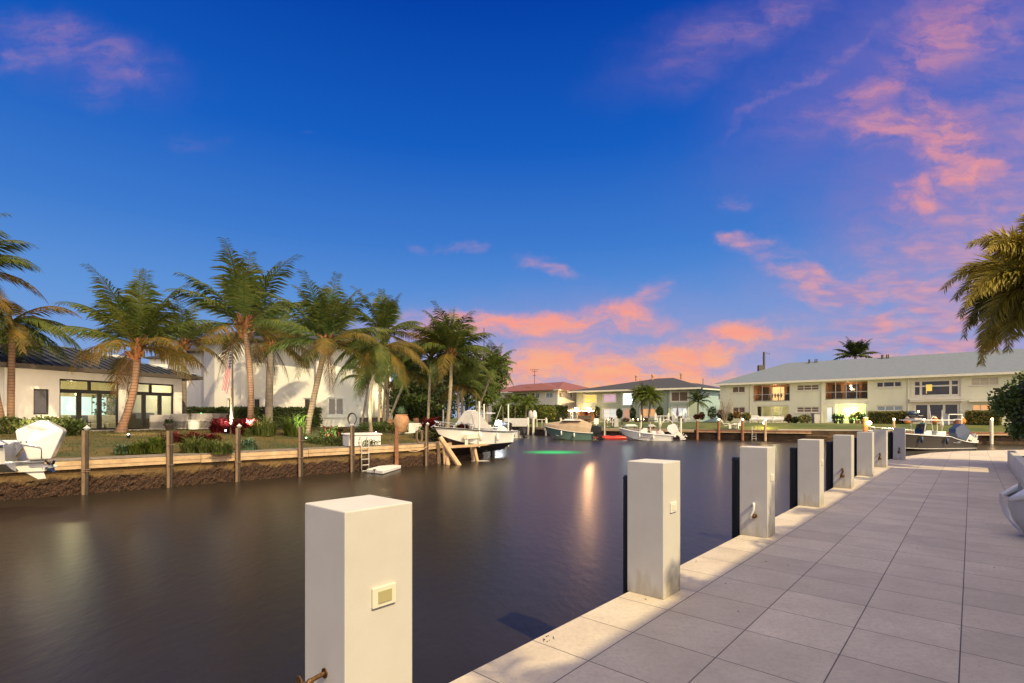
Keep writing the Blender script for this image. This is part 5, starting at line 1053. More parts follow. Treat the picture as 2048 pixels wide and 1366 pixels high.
# far bank hedges and bushes
FX = Fac(W2(985,86), W2(1095,84))
hedge('clipped_hedge', 'light green hedge mass below the balcony of the white house', FX, 0, FX.L, 0, 2.2, ZG, Zp(812,85), 5200, .36, ('leafbr','leaf'), (2,1), 90)
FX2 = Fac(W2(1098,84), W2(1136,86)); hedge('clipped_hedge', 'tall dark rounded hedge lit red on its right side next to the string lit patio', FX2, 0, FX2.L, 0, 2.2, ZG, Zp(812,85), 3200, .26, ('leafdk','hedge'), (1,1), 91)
point('hedge_uplight', (Wx(1134,84), 83.2, 1.4), (1,.14,.05), 60, .15)
shrub('garden_shrub', 'rounded bush between the white fence and the tall dark hedge', P(1095,826,82), (1.6,1.2,1.15), 1200, .26, ('leafbr','leafgold'), (2,1), 92)
for i, (px, py0, py1, w, lab) in enumerate(((1194,813,839,5.5,'tallest columnar topiary at the right of the bright patio'),(1238.5,818,837,5.5,'columnar topiary left of the peach door'),(1265.5,815,840,5.5,'columnar topiary right of the peach door'),(1319.5,813,834,6.5,'egg shaped topiary left of the white balustrade'))):
    Y = 83.5; c = P(px, (py0+py1)/2, Y); s = Y/FP; shrub('topiary', lab, c, (w*s,w*s,(py1-py0)/2*s), 900, .17, ('leafdk','hedge'), (1,1), 94+i, 'topiary', 'clipped topiaries along the sage green house', inner=.75)
for i, (px, w, lab) in enumerate(((1222,9,'low red flowered plants under the cool lit window'),(1252,7,'low red flowered plants below the peach door'),(1275,8,'low red flowered plants right of the third topiary'),(1292,8,'low red flowered plants under the pair of palms'))):
    q = P(px,841,82.5); s = q.y/FP; shrub('flower_border', lab, Vector((q.x,q.y,ZG+.3)), (w*s,.4,.38), 420, .14, ('red','leafbr','leafdk'), (2,1,1), 100+i, 'plant bed', stem=False)
for i, (px, py, rx, rz, m, lab) in enumerate(((1393,834,5,5,('red','leafdk'),'small dark red bush at the end of the white balustrade'),(1403,832,6,7,('red','leafdk'),'dark red bush under the feathery palm'),(1424,826,9,13,('leafdk','hedge'),'big dark bush left of the bare branched shrub'),(1441,829,7,10,('leafdk','red'),'brownish bush below the bare branched shrub'),(1459,834,7,9,('leafdk','hedge'),'green bush under the lower left window'),(1474,830,8,7,('red','leafgold'),'orange red croton under the lower left window'),(1493,833,9,8,('leafgold','leafdk'),'yellow green croton left of the white garden chairs'),(1578,837,5,8,('red','leafdk'),'dark reddish bush right of the white garden couch'),(1609,838,14,9,('leafgold','hedge'),'long rounded yellow green bush under the three pane window'),(1590,840,6,6,('leafdk','leafdk'),'small dark bush left of the yellow green bush'))):
    F = FF; Y = F.Y(px) - 2.0; s = Y/FP; c = P(px, py, Y); c.z = max(ZG+rz*s*.85, c.z); shrub('garden_shrub', lab, c, (rx*s,rx*s*.8,rz*s), 620, .18, m, (1,1), 110+i, 'shrub', 'bushes in front of the long pale building')
# bare branched shrub
q = Vector((Wx(1450,70),70,ZG)); root = T('bare_shrub', 'grey bare branched shrub standing at the left end of the long pale building', 'shrub', q); b = MB(); rr = random.Random(6)
for k in range(26):
    a = rr.uniform(0,6.28); e = q + Vector((math.cos(a)*rr.uniform(.3,1.5), math.sin(a)*.8, rr.uniform(1.5,3.3))); m1 = q.lerp(e,.5)+Vector((0,0,.3)); b.tube([q,m1,e],[.05,.03,.012],4)
    for j in range(5): t = rr.uniform(.4,1); s0 = m1.lerp(e,t); b.tube([s0, s0+Vector((rr.uniform(-.4,.4),rr.uniform(-.3,.3),rr.uniform(.1,.4)))],[.015,.008],3)
b.build('branches', M['barkp'], root, world=True)
hF = [(1740,1817,1.25,'left gold speckled hedge, beside the porch of the long building'),(1931,2000,1.25,'right gold speckled hedge, partly behind the big right shrub')]
for i, (x0, x1, hh, lab) in enumerate(hF):
    a0, a1 = FF.s_at(x0), FF.s_at(x1); hedge('clipped_hedge', lab, FF, a0, a1, -2.0, -1.0, ZG-.05, ZG+hh*1.12, 5200, .11, ('leafgold','hedge'), (3,1), 120+i)
# ================================================================ LEFT BANK OBJECTS
def lights_on(root, p, r=.07, m='bulbw'):
    b = MB(); b.ell(p, r, 8, 6); b.build('lamp', M[m], root, world=True)
def onwall(px, off=0.0):      # point on the left seawall face at this image column
    best = None
    for a, c in zip(SHL, SHL[1:]):
        F = Fac(a, c); s = F.s_at(px)
        if -.01 <= s <= F.L: best = (F, s)
    F, s = best; q = F.p(s, off); return Vector((q.x, q.y, 0)), F
# mooring pilings: two posts side by side with a cap
PLB = ['first pair of wooden posts from the left, beside the white outboard motor','second pair of wooden posts from the left, in front of the striped grass','third pair of wooden posts, in front of the red bushes, with a silver cap','fourth pair of wooden posts, left of the green spotlight','fifth pair of wooden posts, topped with a ring shaped hose, left of the ladder','sixth pair of reddish posts, right of the white dock box','seventh pair of posts, left of the raised boat, with a cap light']
for i, (px, ytop) in enumerate(((169,861),(337,862),(472,856),(597,853),(700,851),(788,852),(848,851))):
    q, F = onwall(px, -.24); t = Vector((F.t.x, F.t.y, 0)); root = T('dock_piling', PLB[i], 'piling', (q.x,q.y,-1.3), 0, 'paired wooden posts along the left seawall'); zt = Zp(ytop, q.y)
    rr = random.Random(i); m1, m2 = (M['post'], M['postdk']) if i != 5 else (M['woodr'], M['woodr'])
    flip = 1 if i < 3 else (1 if i != 3 else 1)
    b = MB(); b.cyl(q - t*.062*flip + Vector((0,0,-1.3)), q - t*.062*flip + Vector((rr.uniform(-.02,.02),0,zt)), .056, .054, 10); b.build('post', m1, root, world=True, bevel=.01)
    b = MB(); b.cyl(q + t*.052*flip + Vector((0,-.03,-1.3)), q + t*.052*flip + Vector((0,-.03,zt+.01)), .050, .048, 12); b.build('post', m2, root, world=True, bevel=.01)
    b = MB(); [b.tube([q + t*.118*math.cos(a) + Vector((F.n.x,F.n.y,0))*.075*math.sin(a) + Vector((0,0,zz)) for a in [k*math.pi/6 for k in range(13)]], .014, 5) for zz in (-.10,.62 if i % 2 else -.16)]; b.build('rope_band', M['post'], root, world=True)
    if i in (0, 2, 6):
        b = MB(); c = q + t*.052*flip + Vector((0,-.03,zt+.01)); b.lathe(c, [(.05,0),(.07,.02),(.07,.05),(.11,.06),(.04,.12),(.012,.16)], 12); b.build('cap_light', M['alum'], root, world=True); lights_on(root, c+Vector((0,0,.04)), .072, 'alum')
q, F = onwall(700, -.2); root = T('hose_coil', 'dark hose coiled upright in a ring on top of the fifth pair of posts', 'hose', (q.x,q.y,1.25)); b = MB()
for k in range(3): b.tube([q + Vector((.20*math.cos(a)*(1-.05*k), .03*k-.03, 1.25+.29 + .27*math.sin(a)*(1-.05*k))) for a in [j*math.pi/9 for j in range(19)]], .020, 6)
b.build('coil', M['postdk'], root, world=True, smooth=True); b = MB(); b.box(q+Vector((0,0,1.28)), (.2,.12,.08)); b.build('hose_bracket', M['steel'], root, world=True)
q, F = onwall(846, -.22); root = T('rope_coil', 'brown rope coil hung on the seventh pair of posts', 'rope', (q.x,q.y,.2)); b = MB(); [b.tube([q + Vector((-.28-.03*k + .14*math.cos(a), -.1+.02*k, .62 + .34*math.sin(a))) for a in [j*math.pi/8 for j in range(17)]], .028, 6) for k in range(3)]; b.build('coil', M['post'], root, world=True)
q1, _ = onwall(795,-.35); q2, _ = onwall(846,-.35); b = MB(); b.tube([q1.lerp(q2, k/12) + Vector((0,0,.10-.22*math.sin(k/12*math.pi))) for k in range(13)], .018, 6); tag(b.build('mooring_rope', M['wood'], None, smooth=True), 'slack mooring rope hanging between the sixth and seventh pairs of posts', 'rope')
q1, _ = onwall(600,-.3); q2, _ = onwall(590,-.3)
# white dock box
q, F = onwall(738, .62); rz = math.atan2(F.t.y, F.t.x)
root = T('dock_box', 'long white dock storage box on the timber walkway behind the ladder', 'dock box', (q.x,q.y,CAP), rz)
b = MB(); b.box((0,0,.26),(1.75,.55,.50)); b.build('box_body', M['white'], root, bevel=.02); b = MB(); b.prism([(-.93,-.33,.51),(.93,-.33,.51),(.93,.33,.56),(-.93,.33,.56)], (0,0,.06)); b.build('lid', M['white'], root, bevel=.02)
b = MB(); b.tube([(-.70+.09*math.cos(a), -.31, .38+.10*math.sin(a)) for a in [j*math.pi/6 for j in range(13)]], .02, 6); b.build('hose_hook', M['postdk'], root)
# ladder
q, F = onwall(724, -.28); rz = math.atan2(F.t.y, F.t.x); root = T('dock_ladder', 'slim metal ladder going down the left seawall into the water', 'ladder', (q.x,q.y,-1.1), rz)
for sx in (-.19,.19):
    b = MB(); b.tube([(sx,0,-.0),(sx,0,1.65)] + [(sx,.0+.11-.11*math.cos(a),1.65+.13*math.sin(a)) for a in [j*math.pi/6 for j in range(1,7)]] + [(sx,.22,1.36)], .022, 8); b.build('rail', M['alum'], root, smooth=True)
for k in range(5): b = MB(); b.box((0,0,.22+k*.27),(.36,.08,.028)); b.build('rung', M['alum'], root)
# floating platform
root = T('floating_platform', 'flat white floating work platform on the water below the ladder', 'raft', (Wx(767,24.6),24.6,WZ)); b = MB(); z = .10
pts = [G(733,945,WZ),G(766,948.5,WZ),G(802,937,WZ),G(772,934,WZ)]; pts = [Vector((p.x*.993,p.y*.993,WZ+.02)) for p in pts]; b.prism(pts, (0,0,.15)); b.build('float', M['white'], root, world=True, bevel=.02)
b = MB(); c = pts[0].lerp(pts[1], .5)+Vector((0,0,.16)); b.box(c,(.14,.06,.04)); b.cyl(c, c+Vector((0,-.06,-.2)),.012,n=6); b.build('cleat', M['postdk'], root, world=True)
# outdoor furniture on the patio
for i, (px, Y, w, h, d_, lab) in enumerate(((328,31.0,1.15,.86,.9,'grey woven armchair next to the pavilion corner'),(364,31.5,1.05,.92,.8,'grey woven outdoor sofa end left of the white side table'),(411,31.5,1.2,.95,.9,'grey woven outdoor sofa right of the white side table'))):
    root = T('outdoor_sofa', lab, 'sofa', (Wx(px,Y),Y,.895), .1, 'grey woven garden seating'); b = MB(); b.box((0,0,h/2*.5+.05),(w,d_,h*.5)); b.build('seat_base', M['sofa'], root, bevel=.03)
    b = MB(); b.box((0,-d_/2+.07,h/2),(w,.14,h)); b.build('backrest', M['sofa'], root, bevel=.03); b = MB(); b.box((.0,.12,h*.5+.09),(w*.86,d_*.7,.14)); b.build('cushion', M['greyc'], root, bevel=.04)
root = T('side_table', 'round white drum side table between the grey sofas', 'table', (Wx(388,31),31,.895)); b = MB(); b.lathe((0,0,0),[(.30,0),(.32,.3),(.33,.52)],18); b.build('table_base', M['white'], root, smooth=False); b = MB(); b.lathe((0,0,.52),[(.36,0),(.36,.04)],18); b.build('table_top', M['white'], root)
root = T('planter_bowl', 'small dark planter pot beside the grey armchair', 'planter', (Wx(338,30),30,.90)); b = MB(); b.lathe((0,0,0),[(.16,0),(.24,.25),(.22,.36)],12); b.build('pot', M['postdk'], root); b = foliage(random.Random(2), 120, .12, shell_ell((0,0,.45),(.25,.25,.2),.2)); b.build('foliage', M['leafdk'], root)
root = T('grill_counter', 'outdoor kitchen counter with a pale top and a green light, left of the red bushes', 'counter', (Wx(393,35),35,.9)); b = MB(); b.box((0,0,.45),(3.6,.8,.9)); b.build('cabinet', M['sofa'], root); b = MB(); b.box((0,0,.93),(3.8,.95,.06)); b.build('counter_top', M['stone'], root, bevel=.01)
b = MB(); b.box((.2,-.41,.6),(.5,.02,.35)); b.build('grill_door', M['postdk'], root); b = MB(); b.ell((.55,-.4,.98),.05); b.build('green_lamp', M['ledg'], root)
# urns and low terrace wall
for i, (px, py0, py1, w, Y, lab) in enumerate(((803,829,866,15,31,'largest terracotta urn, planted with spiky grass'),(783,838,865,9,33,'middle sized terracotta urn left of the largest one'),(832,836,849,6,36,'small terracotta urn standing on the low terrace wall'))):
    zb = Zp(py1,Y); h = (py1-py0)/FP*Y; r = w/FP*Y; root = T('terracotta_urn', lab, 'urn', (Wx(px,Y),Y,zb), 0, 'terracotta urns on the terrace')
    b = MB(); b.lathe((0,0,0),[(r*.45,0),(r*.55,h*.1),(r*.95,h*.45),(r*1.0,h*.68),(r*.88,h*.88),(r*.72,h*.93),(r*.84,h*.97),(r*.84,h)],20); b.build('urn_body', M['terra'], root, smooth=True)
    if i == 0:
        b = MB(); rr = random.Random(3)
        for k in range(200):
            az = rr.uniform(0,6.28); el = rr.uniform(.4,1.5); L_ = rr.uniform(.3,.55); d = Vector((math.cos(az)*math.cos(el),math.sin(az)*math.cos(el),math.sin(el))); s = Vector((-math.sin(az),math.cos(az),0))*.018; p = Vector((0,0,h*.97))+d*.05
            b.quad(p-s,p+s,p+d*L_)
        b.build('spiky_grass', M['agave'], root)
Y = 33.5; b = MB(); b.box3((Wx(812,Y),Y,.55),(Wx(846,Y)-Wx(812,Y),0,0),(0,.5,0),(0,0,Zp(848,Y)-.55)); tag(b.build('terrace_wall', M['stone'], None), 'low peach coloured terrace wall right of the largest urn', 'wall')
b = MB(); b.box((Wx(832,32.9),32.9,Zp(856,32.9)),(.85,.55,.62)); tag(b.build('cooler_box', M['white'], None, bevel=.03), 'white cooler box in front of the low terrace wall', 'cooler')
b = MB(); b.tube([(Wx(lerp(792,846,k/10),31.2),31.2,Zp(866.5-3.5*(k/10)**2,31.2)) for k in range(11)],.04,6); tag(b.build('garden_edging', M['white'], None), 'thin white curved edging in front of the urns', 'edging')
b = MB(); b.box((Wx(742,40.8),40.8,1.2),(1.6,.8,.8)); tag(b.build('utility_box', M['fascia'], None, bevel=.02), 'dark utility box at the right corner of the two storey house', 'box')
# flagpole and flag
Yf = LG(463,868).y; fp = Vector((Wx(465.5,Yf),Yf,lawn_z(Wx(465.5,Yf),Yf))); root = T('flagpole', 'slim dark flagpole with a lowered tapered top in front of the two storey house', 'flagpole', fp)
b = MB(); b.cyl(fp, (fp.x-.02,fp.y,Zp(697,Yf)), .055,.04,8); b.build('pole', M['fascia'], root, world=True); b = MB(); b.box((fp.x-.02,fp.y,Zp(696,Yf)),(.22,.1,.04)); b.build('truck', M['fascia'], root, world=True)
b = MB(); b.cyl((Wx(461,Yf),Yf+.1,.7),(Wx(461,Yf),Yf+.1,Zp(776,Yf)),.08,.05,8); b.build('inner_post', M['wood'], root, world=True)
def flag():
    root = T('flag', 'United States flag hanging limp and tapering from the dark flagpole', 'flag', (Wx(461,Yf),Yf,Zp(705,Yf)))
    H = (788-704)/FP*Yf; st = MB(); ca = MB(); starb = MB()
    def pt(u, v):     # u along the fly (down), v across the hoist; the cloth hangs in folds
        w = lerp(.04,.24, min(1,u*1.5)); x = fp.x - .06 - v*w - .20*u*u; return Vector((x, Yf-.05+.05*math.sin(v*9+u*3), Zp(704,Yf) - u*H*(1-.10*v) + .02*math.sin(v*12)))
    n = 13
    for k in range(n):
        st.k = k % 2
        for j in range(12):
            if k < 7 and j < 5: continue
            a, c = k/n, (k+1)/n; st.quad(pt(j/12,a),pt(j/12,c),pt((j+1)/12,c),pt((j+1)/12,a))
    for k in range(7):
        for j in range(5): a, c = k/n, (k+1)/n; ca.quad(pt(j/12,a),pt(j/12,c),pt((j+1)/12,c),pt((j+1)/12,a))
    for k in range(6):
        for j in range(6): p = pt((j+.5)/14,(k+.5)/12)+Vector((0,-.012,0)); s = .013; starb.quad(p+Vector((-s,0,-s)),p+Vector((s,0,-s)),p+Vector((0,0,s)))
    st.build('stripes', [mat('flag_red',(.55,.05,.06),.8,trans=.3), mat('flag_white',(.75,.72,.70),.8,trans=.3)], root, world=True); o = ca.build('canton', mat('flag_blue',(.03,.05,.16),.8), root, world=True); starb.build('stars', M['white'], o, world=True)
flag()
# garden spotlights (visible lamps at the palm feet)
def spot(px, py, col, e, mm, lab, up=(0,.45,1)):
    q = LG(px, py); root = T('garden_spotlight', lab, 'spotlight', q); b = MB(); b.cyl(q, q+Vector((0,0,.1)), .03, n=6); b.cyl(q+Vector((0,0,.06)), q+Vector((0,-.03,.18)), .05,.07,8); b.build('housing', M['black'], root, world=True)
    b = MB(); b.ell(q+Vector((0,-.04,.19)), .032, 8, 6); b.build('bulb', M[mm], root, world=True); point('spot_light', q+Vector((0,-.05,.60)), col, e, .06, root, spot=(up, 120))
spot(499,871,(1,.93,.76),2000,'bulbw','white garden spotlight at the foot of the tallest coconut palm',(0,.8,.6)); spot(452,869,(1,.93,.8),300,'bulbw','small white garden light in the left red bush',(-.2,.8,.6)); spot(613,884,(.85,1,.72),1300,'bulbg','green garden spotlight at the foot of the curved palm',(.1,.8,.6))
spot(258,878,(1,.74,.46),1100,'bulbw','small warm garden spotlight beside the thick curved palm trunk',(-.45,.6,.5)); spot(40,876,(1,.76,.46),700,'bulbw','garden spotlight hidden beside the slim palm at the left',(-.2,.7,.5)); spot(752,872,(1,.80,.5),420,'bulbw','garden spotlight below the slender pale palm')
# ================================================================ BOATS
def make_boat(name, lab, loc, rz, L_, B_, fb, fs, side, bottom, extras, cat='motor boat', group=None, floorz=.25, draft=.35, deckm='gel', rail='white', step=0, flare=1.0):
    root = T(name, lab, cat, loc, rz, group); n = 20; st = []
    for i in range(n+1):
        t = i/n; bs = B_/2*(1 - max(0,(t-.42)/.58)**2.3)*(.93+.07*min(1,t*4)); zs = fs + (fb-fs)*t**1.7
        if step and t < .30: zs -= step*(1 - (t/.30)**2)**1.0
        bc = bs*(.90 - .25*t**3); zc = .02 + fb*.62*max(0,(t-.35)/.65)**2.6; zk = -draft + (fb*.55+draft)*max(0,(t-.62)/.38)**2.4
        xs = L_*t; xc = L_*(t - .055*t**6); xk = L_*(t - .12*t**6); st.append((xs,xc,xk,max(bs,.03),max(bc,.015),zs,zc,zk))
    b = MB(); vs = []
    for xs,xc,xk,bs,bc,zs,zc,zk in st:
        xm, bm, zm = (xs+xc)/2, (bs*.5+bc*.5)*(1-.03*flare), (zs+zc)/2
        vs += [(xc,-bc,zc),(xm,-bm,zm),(xs,-bs,zs),(xs,bs,zs),(xm,bm,zm),(xc,bc,zc)]
    for i in range(n):
        for j in (0,1,3,4): a = i*6+j; b.f.append((a,a+1,a+7,a+6)); b.m.append(0)
    b.v = [Vector(v) for v in vs]; b.f.append((0,1,2,3,4,5)); b.m.append(0)
    hull = b.build('hull', side, root, smooth=True)
    b = MB(); vs = []
    for xs,xc,xk,bs,bc,zs,zc,zk in st: vs += [(xc,-bc,zc),((xk+xc)/2,-bc*.5,(zk+zc)/2-.02),(xk,0,zk),((xk+xc)/2,bc*.5,(zk+zc)/2-.02),(xc,bc,zc)]
    b.add(vs, [(i*5+j,i*5+j+1,(i+1)*5+j+1,(i+1)*5+j) for i in range(n) for j in range(4)]+[(4,3,2,1,0)]); b.build('bottom', bottom, root, smooth=False)
    b = MB(); vs = []; g = .16
    for i,(xs,xc,xk,bs,bc,zs,zc,zk) in enumerate(st):
        t = i/n; inn = max(0,bs-g); zf = floorz if t < .74 else lerp(floorz, zs+.03, min(1,(t-.74)/.04)); inn2 = inn
        vs += [(xs,-bs,zs+.005),(xs,-inn,zs+.035),(xs,-inn2,zf),(xs,inn2,zf),(xs,inn,zs+.035),(xs,bs,zs+.005)]
    b.add(vs, [(i*6+j,i*6+j+1,(i+1)*6+j+1,(i+1)*6+j) for i in range(n) for j in range(5)]); b.build('deck', M[deckm], root)
    b = MB()
    for sg in (-1,1): b.tube([(xs+.01,sg*(bs+.01),zs-.02) for xs,xc,xk,bs,bc,zs,zc,zk in st], .03, 6)
    b.build('rub_rail', M[rail], root, smooth=True)
    for k, sg in ((.35,1),(.6,1),(.35,-1),(.6,-1)):
        i = int(k*n); xs,xc,xk,bs,bc,zs,zc,zk = st[i]; f_ = MB(); f_.lathe((xs, sg*(bs+.09), zs-.62), [(.02,0),(.08,.05),(.09,.25),(.08,.42),(.02,.48)], 10); f_.cyl((xs, sg*(bs+.09), zs-.14),(xs, sg*(bs-.05), zs+.05), .01, n=5); f_.build('fender', M['white'] if side is not M['dkhull'] else M['navy'], root, smooth=True)
    br = MB(); br.tube([(st[i][0], -max(0,st[i][3]-.06), st[i][5]+.30) for i in range(int(n*.66), n)] + [(L_-.02,0,st[-1][5]+.32)] + [(st[i][0], max(0,st[i][3]-.06), st[i][5]+.30) for i in range(n-1, int(n*.66)-1, -1)], .016, 5)
    for i in range(int(n*.66), n, 2): [br.cyl((st[i][0], sg*max(0,st[i][3]-.06), st[i][5]), (st[i][0], sg*max(0,st[i][3]-.06), st[i][5]+.30), .012, n=5) for sg in (-1,1)]
    br.build('bow_rail', M['steel'], root)
    extras(root, st); return root
def outboard(root, x, y, z, s, cowlm, legm, tilt=0.0, text=None):
    """tilt about the transom; local -x is aft"""
    Mx = Matrix.Translation((x,y,z)) @ Matrix.Rotation(tilt, 4, 'Y') @ Matrix.Diagonal((s,s,s,1))
    def tr(b): b.v = [Mx @ v for v in b.v]; return b
    b = MB(); b.prism([(-.20,-.09,.10),(-.62,-.09,.10),(-.56,-.09,-.50),(-.30,-.09,-.50)], (0,.18,0)); b.prism([(.06,-.14,.18),(-.24,-.14,.16),(-.24,-.14,-.20),(.03,-.14,-.28)], (0,.28,0)); b.prism([(-.25,-.11,-.50),(-.80,-.11,-.50),(-.80,-.11,-.54),(-.25,-.11,-.54)], (0,.22,0)); b.prism([(-.28,-.045,-.53),(-.58,-.045,-.53),(-.62,-.045,-.74),(-.24,-.045,-.74)], (0,.09,0))
    leg = tr(b).build('outboard_motor', legm, root, bevel=.012*s)
    if not isinstance(tilt, float): pass
    b = MB(); pr = [(.12,.62),(-.05,.88),(-.30,.97),(-.78,.72),(-.84,.60),(-.66,.02),(-.60,-.02),(.0,.0)]
    w = .27; vs = [(px,-w*(.80 if pz > .7 else 1),pz) for px,pz in pr] + [(px,w*(.80 if pz > .7 else 1),pz) for px,pz in pr]; k = len(pr)
    b.add(vs, [tuple(range(k)), tuple(range(k,2*k))[::-1]] + [(i,k+i,k+(i+1)%k,(i+1)%k) for i in range(k)]); tr(b).build('cowl', cowlm, leg, bevel=.05*s)
    b = MB(); b.tube([(-.10,0,-.78),(-.20,0,-.78),(-.55,0,-.79),(-.78,0,-.79),(-.86,0,-.79)], [.02,.075,.085,.06,.02], 10); b.prism([(-.25,-.012,-.84),(-.55,-.012,-.84),(-.62,-.012,-1.02),(-.50,-.012,-1.05)], (0,.024,0)); tr(b).build('gearcase', cowlm if cowlm is M['gel'] else legm, leg)
    b = MB()
    for q in range(3):
        a = q*2.094; r = Vector((0, math.cos(a), math.sin(a))); sdd = Vector((0,-math.sin(a),math.cos(a))); c = Vector((-.80,0,-.79)); b.quad(c+r*.05-sdd*.03+Vector((-.03,0,0)), c+r*.13-sdd*.10+Vector((-.06,0,0)), c+r*.20, c+r*.13+sdd*.08+Vector((.04,0,0)), c+r*.05+sdd*.03+Vector((.02,0,0)))
        b.quad(c+r*.05-sdd*.03+Vector((-.045,0,0)), c+r*.13-sdd*.10+Vector((-.075,0,0)), c+r*.20+Vector((-.015,0,0)), c+r*.13+sdd*.08+Vector((.025,0,0)), c+r*.05+sdd*.03+Vector((.005,0,0)))
    tr(b).build('propeller', M['steel'], leg)
    return leg, Mx
def text_mesh(name, s, size, m, parent, Mx, extr=.004, sx=1.0, shear=0):
    cu = bpy.data.curves.new('lettering', 'FONT'); cu.body = s; cu.size = size; cu.extrude = extr; cu.align_x = 'CENTER'; cu.shear = shear; cu.space_line = .85
    to = bpy.data.objects.new('lettering', cu); COL.objects.link(to); bpy.context.view_layer.update()
    me = bpy.data.meshes.new_from_object(to.evaluated_get(bpy.context.evaluated_depsgraph_get())); bpy.data.objects.remove(to)
    me.materials.clear(); me.materials.append(m)
    for v in me.vertices: v.co = Mx @ Vector((v.co.x*sx, v.co.y, v.co.z))
    o = bpy.data.objects.new(name, me); COL.objects.link(o); o.parent = parent; return o
def console(root, x, z, m='gel', h=.85, top=None, topz=1.75, tl=2.0, tw=1.7, legs='alum'):
    b = MB(); b.prism([(x-.35,-.42,z),(x+.55,-.42,z),(x+.40,-.42,z+h*.75),(x+.05,-.42,z+h),(x-.35,-.42,z+h)], (0,.84,0)); b.build('console', M[m], root, bevel=.04)
    b = MB(); b.prism([(x+.08,-.38,z+h+.003),(x+.38,-.38,z+h*.78),(x+.12,-.38,z+h+.5),(x+.09,-.38,z+h+.5)], (0,.76,0)); b.build('windscreen', M['dkglass'], root)
    b = MB(); b.box((x-1.0,0,z+.35),(.5,.9,.7)); b.build('helm_seat', M[m], root, bevel=.05)
    b = MB(); b.tube([(x-.36,.0+.2*math.cos(a),z+h*.8+.2*math.sin(a)) for a in [k*math.pi/6 for k in range(13)]],.015,5); b.build('steering_wheel', M['black'], root)
    if top:
        b = MB(); b.box((x-.35,0,topz),(tl,tw,.07)); b.build('hard_top', M[top], root, bevel=.03)
        for sx in (-.70,.50):
            for sy in (-1,1): b = MB(); b.tube([(x+sx,sy*.45,z+.1),(x+sx*.85-.05,sy*.62,topz)], .035, 6); b.build('top_leg', M[legs], root)
def hdg(p_stern, p_bow): d = p_bow - p_stern; return math.atan2(d.y, d.x), Vector((d.x,d.y,0)).length
# --- big white outboard boat on a lift at the left edge: bow out of the frame
def big_outboard(root, Mx):
    def tr(b): b.v = [Mx @ v for v in b.v]; return b
    b = MB(); b.prism([(.16,-.13,-.20),(-.10,-.13,.20),(.12,-.13,.22),(.30,-.13,.10),(.26,-.13,-.16)], (0,.26,0)); b.prism([(.18,-.10,-.20),(-.36,-.10,-.18),(-.34,-.10,-.24),(.18,-.10,-.26)], (0,.20,0)); leg = tr(b).build('outboard_motor', M['steel'], root, bevel=.015)
    pr = [(.09,.43),(-.26,.635),(-.36,.63),(-.63,.44),(-.645,.38),(-.45,-.17),(-.10,-.17),(-.02,.12),(.06,.22)]; w = .25; k = len(pr)
    vs = [(x,-w*(.72 if z > .6 else .95 if z < 0 else 1),z) for x,z in pr] + [(x,w*(.72 if z > .6 else .95 if z < 0 else 1),z) for x,z in pr]
    b = MB(); b.add(vs, [tuple(range(k)), tuple(range(k,2*k))[::-1]] + [(i,k+i,k+(i+1)%k,(i+1)%k) for i in range(k)]); tr(b).build('cowl', M['gel'], leg, bevel=.035)
    b = MB(); b.prism([(.16,-.05,-.25),(-.30,-.05,-.24),(-.33,-.05,-.42),(.05,-.05,-.42)], (0,.10,0)); b.tube([(.16,0,-.33),(.08,0,-.33),(-.30,0,-.33),(-.44,0,-.33),(-.52,0,-.33)], [.015,.05,.06,.045,.02], 10); b.prism([(-.0,-.012,-.42),(-.30,-.012,-.42),(-.34,-.012,-.575),(-.22,-.012,-.585)], (0,.024,0)); tr(b).build('gearcase', M['gel'], leg)
    for sx in (-.44,-.37):
        b = MB()
        for q in range(4):
            a = q*1.571+sx*6; r = Vector((0, math.cos(a), math.sin(a))); sdd = Vector((0,-math.sin(a),math.cos(a))); c = Vector((sx,0,-.33))
            for e_ in (0,.012): b.quad(c+r*.04-sdd*.02+Vector((-.02-e_,0,0)), c+r*.10-sdd*.06+Vector((-.04-e_,0,0)), c+r*.14+Vector((-e_,0,0)), c+r*.09+sdd*.05+Vector((.03-e_,0,0)), c+r*.04+sdd*.02+Vector((.015-e_,0,0)))
        tr(b).build('propeller', M['navy'], leg)
    for sg in (1,-1):
        text_mesh('lettering', 'MERCURY', .062, mat('grey_lettering', (.32,.32,.33), .5), leg, Mx @ Matrix.Translation((-.21, sg*.251, .47)) @ Matrix.Rotation(math.pi if sg < 0 else 0, 4, 'Z') @ Matrix.Rotation(R(90), 4, 'X') @ Matrix.Rotation(R(15)*(-1 if sg < 0 else 1), 4, 'Z') @ Matrix.Diagonal((1 if sg<0 else 1,1,1,1)), .002, 1.25, .25)
    b = MB(); b.tube([Mx @ Vector((x,sg*.275,z)) for sg in (1,) for x,z in ((.10,.17),(-.10,.14),(-.28,.10),(-.31,.06),(-.31,-.15))], .011, 6); b.tube([Mx @ Vector((x,-.275,z)) for x,z in ((.10,.17),(-.10,.14),(-.28,.10),(-.31,.06),(-.31,-.15))], .011, 6); b.build('guard_rail', M['steel'], leg, smooth=True)
    b = MB(); [b.box(Mx @ Vector((.075-.10*k*.9,0,.455+.06*k)), (.015,.34,.02)) for k in range(4)]; b.build('cowl_vent', M['greyc'], leg)
    b = MB(); [b.cyl(Mx @ Vector((xx,sg*.262,.20)), Mx @ Vector((xx,sg*.245,.20)), .015, n=8) for xx in (-.0,-.08) for sg in (1,-1)]; b.build('cowl_latch', M['black'], leg)
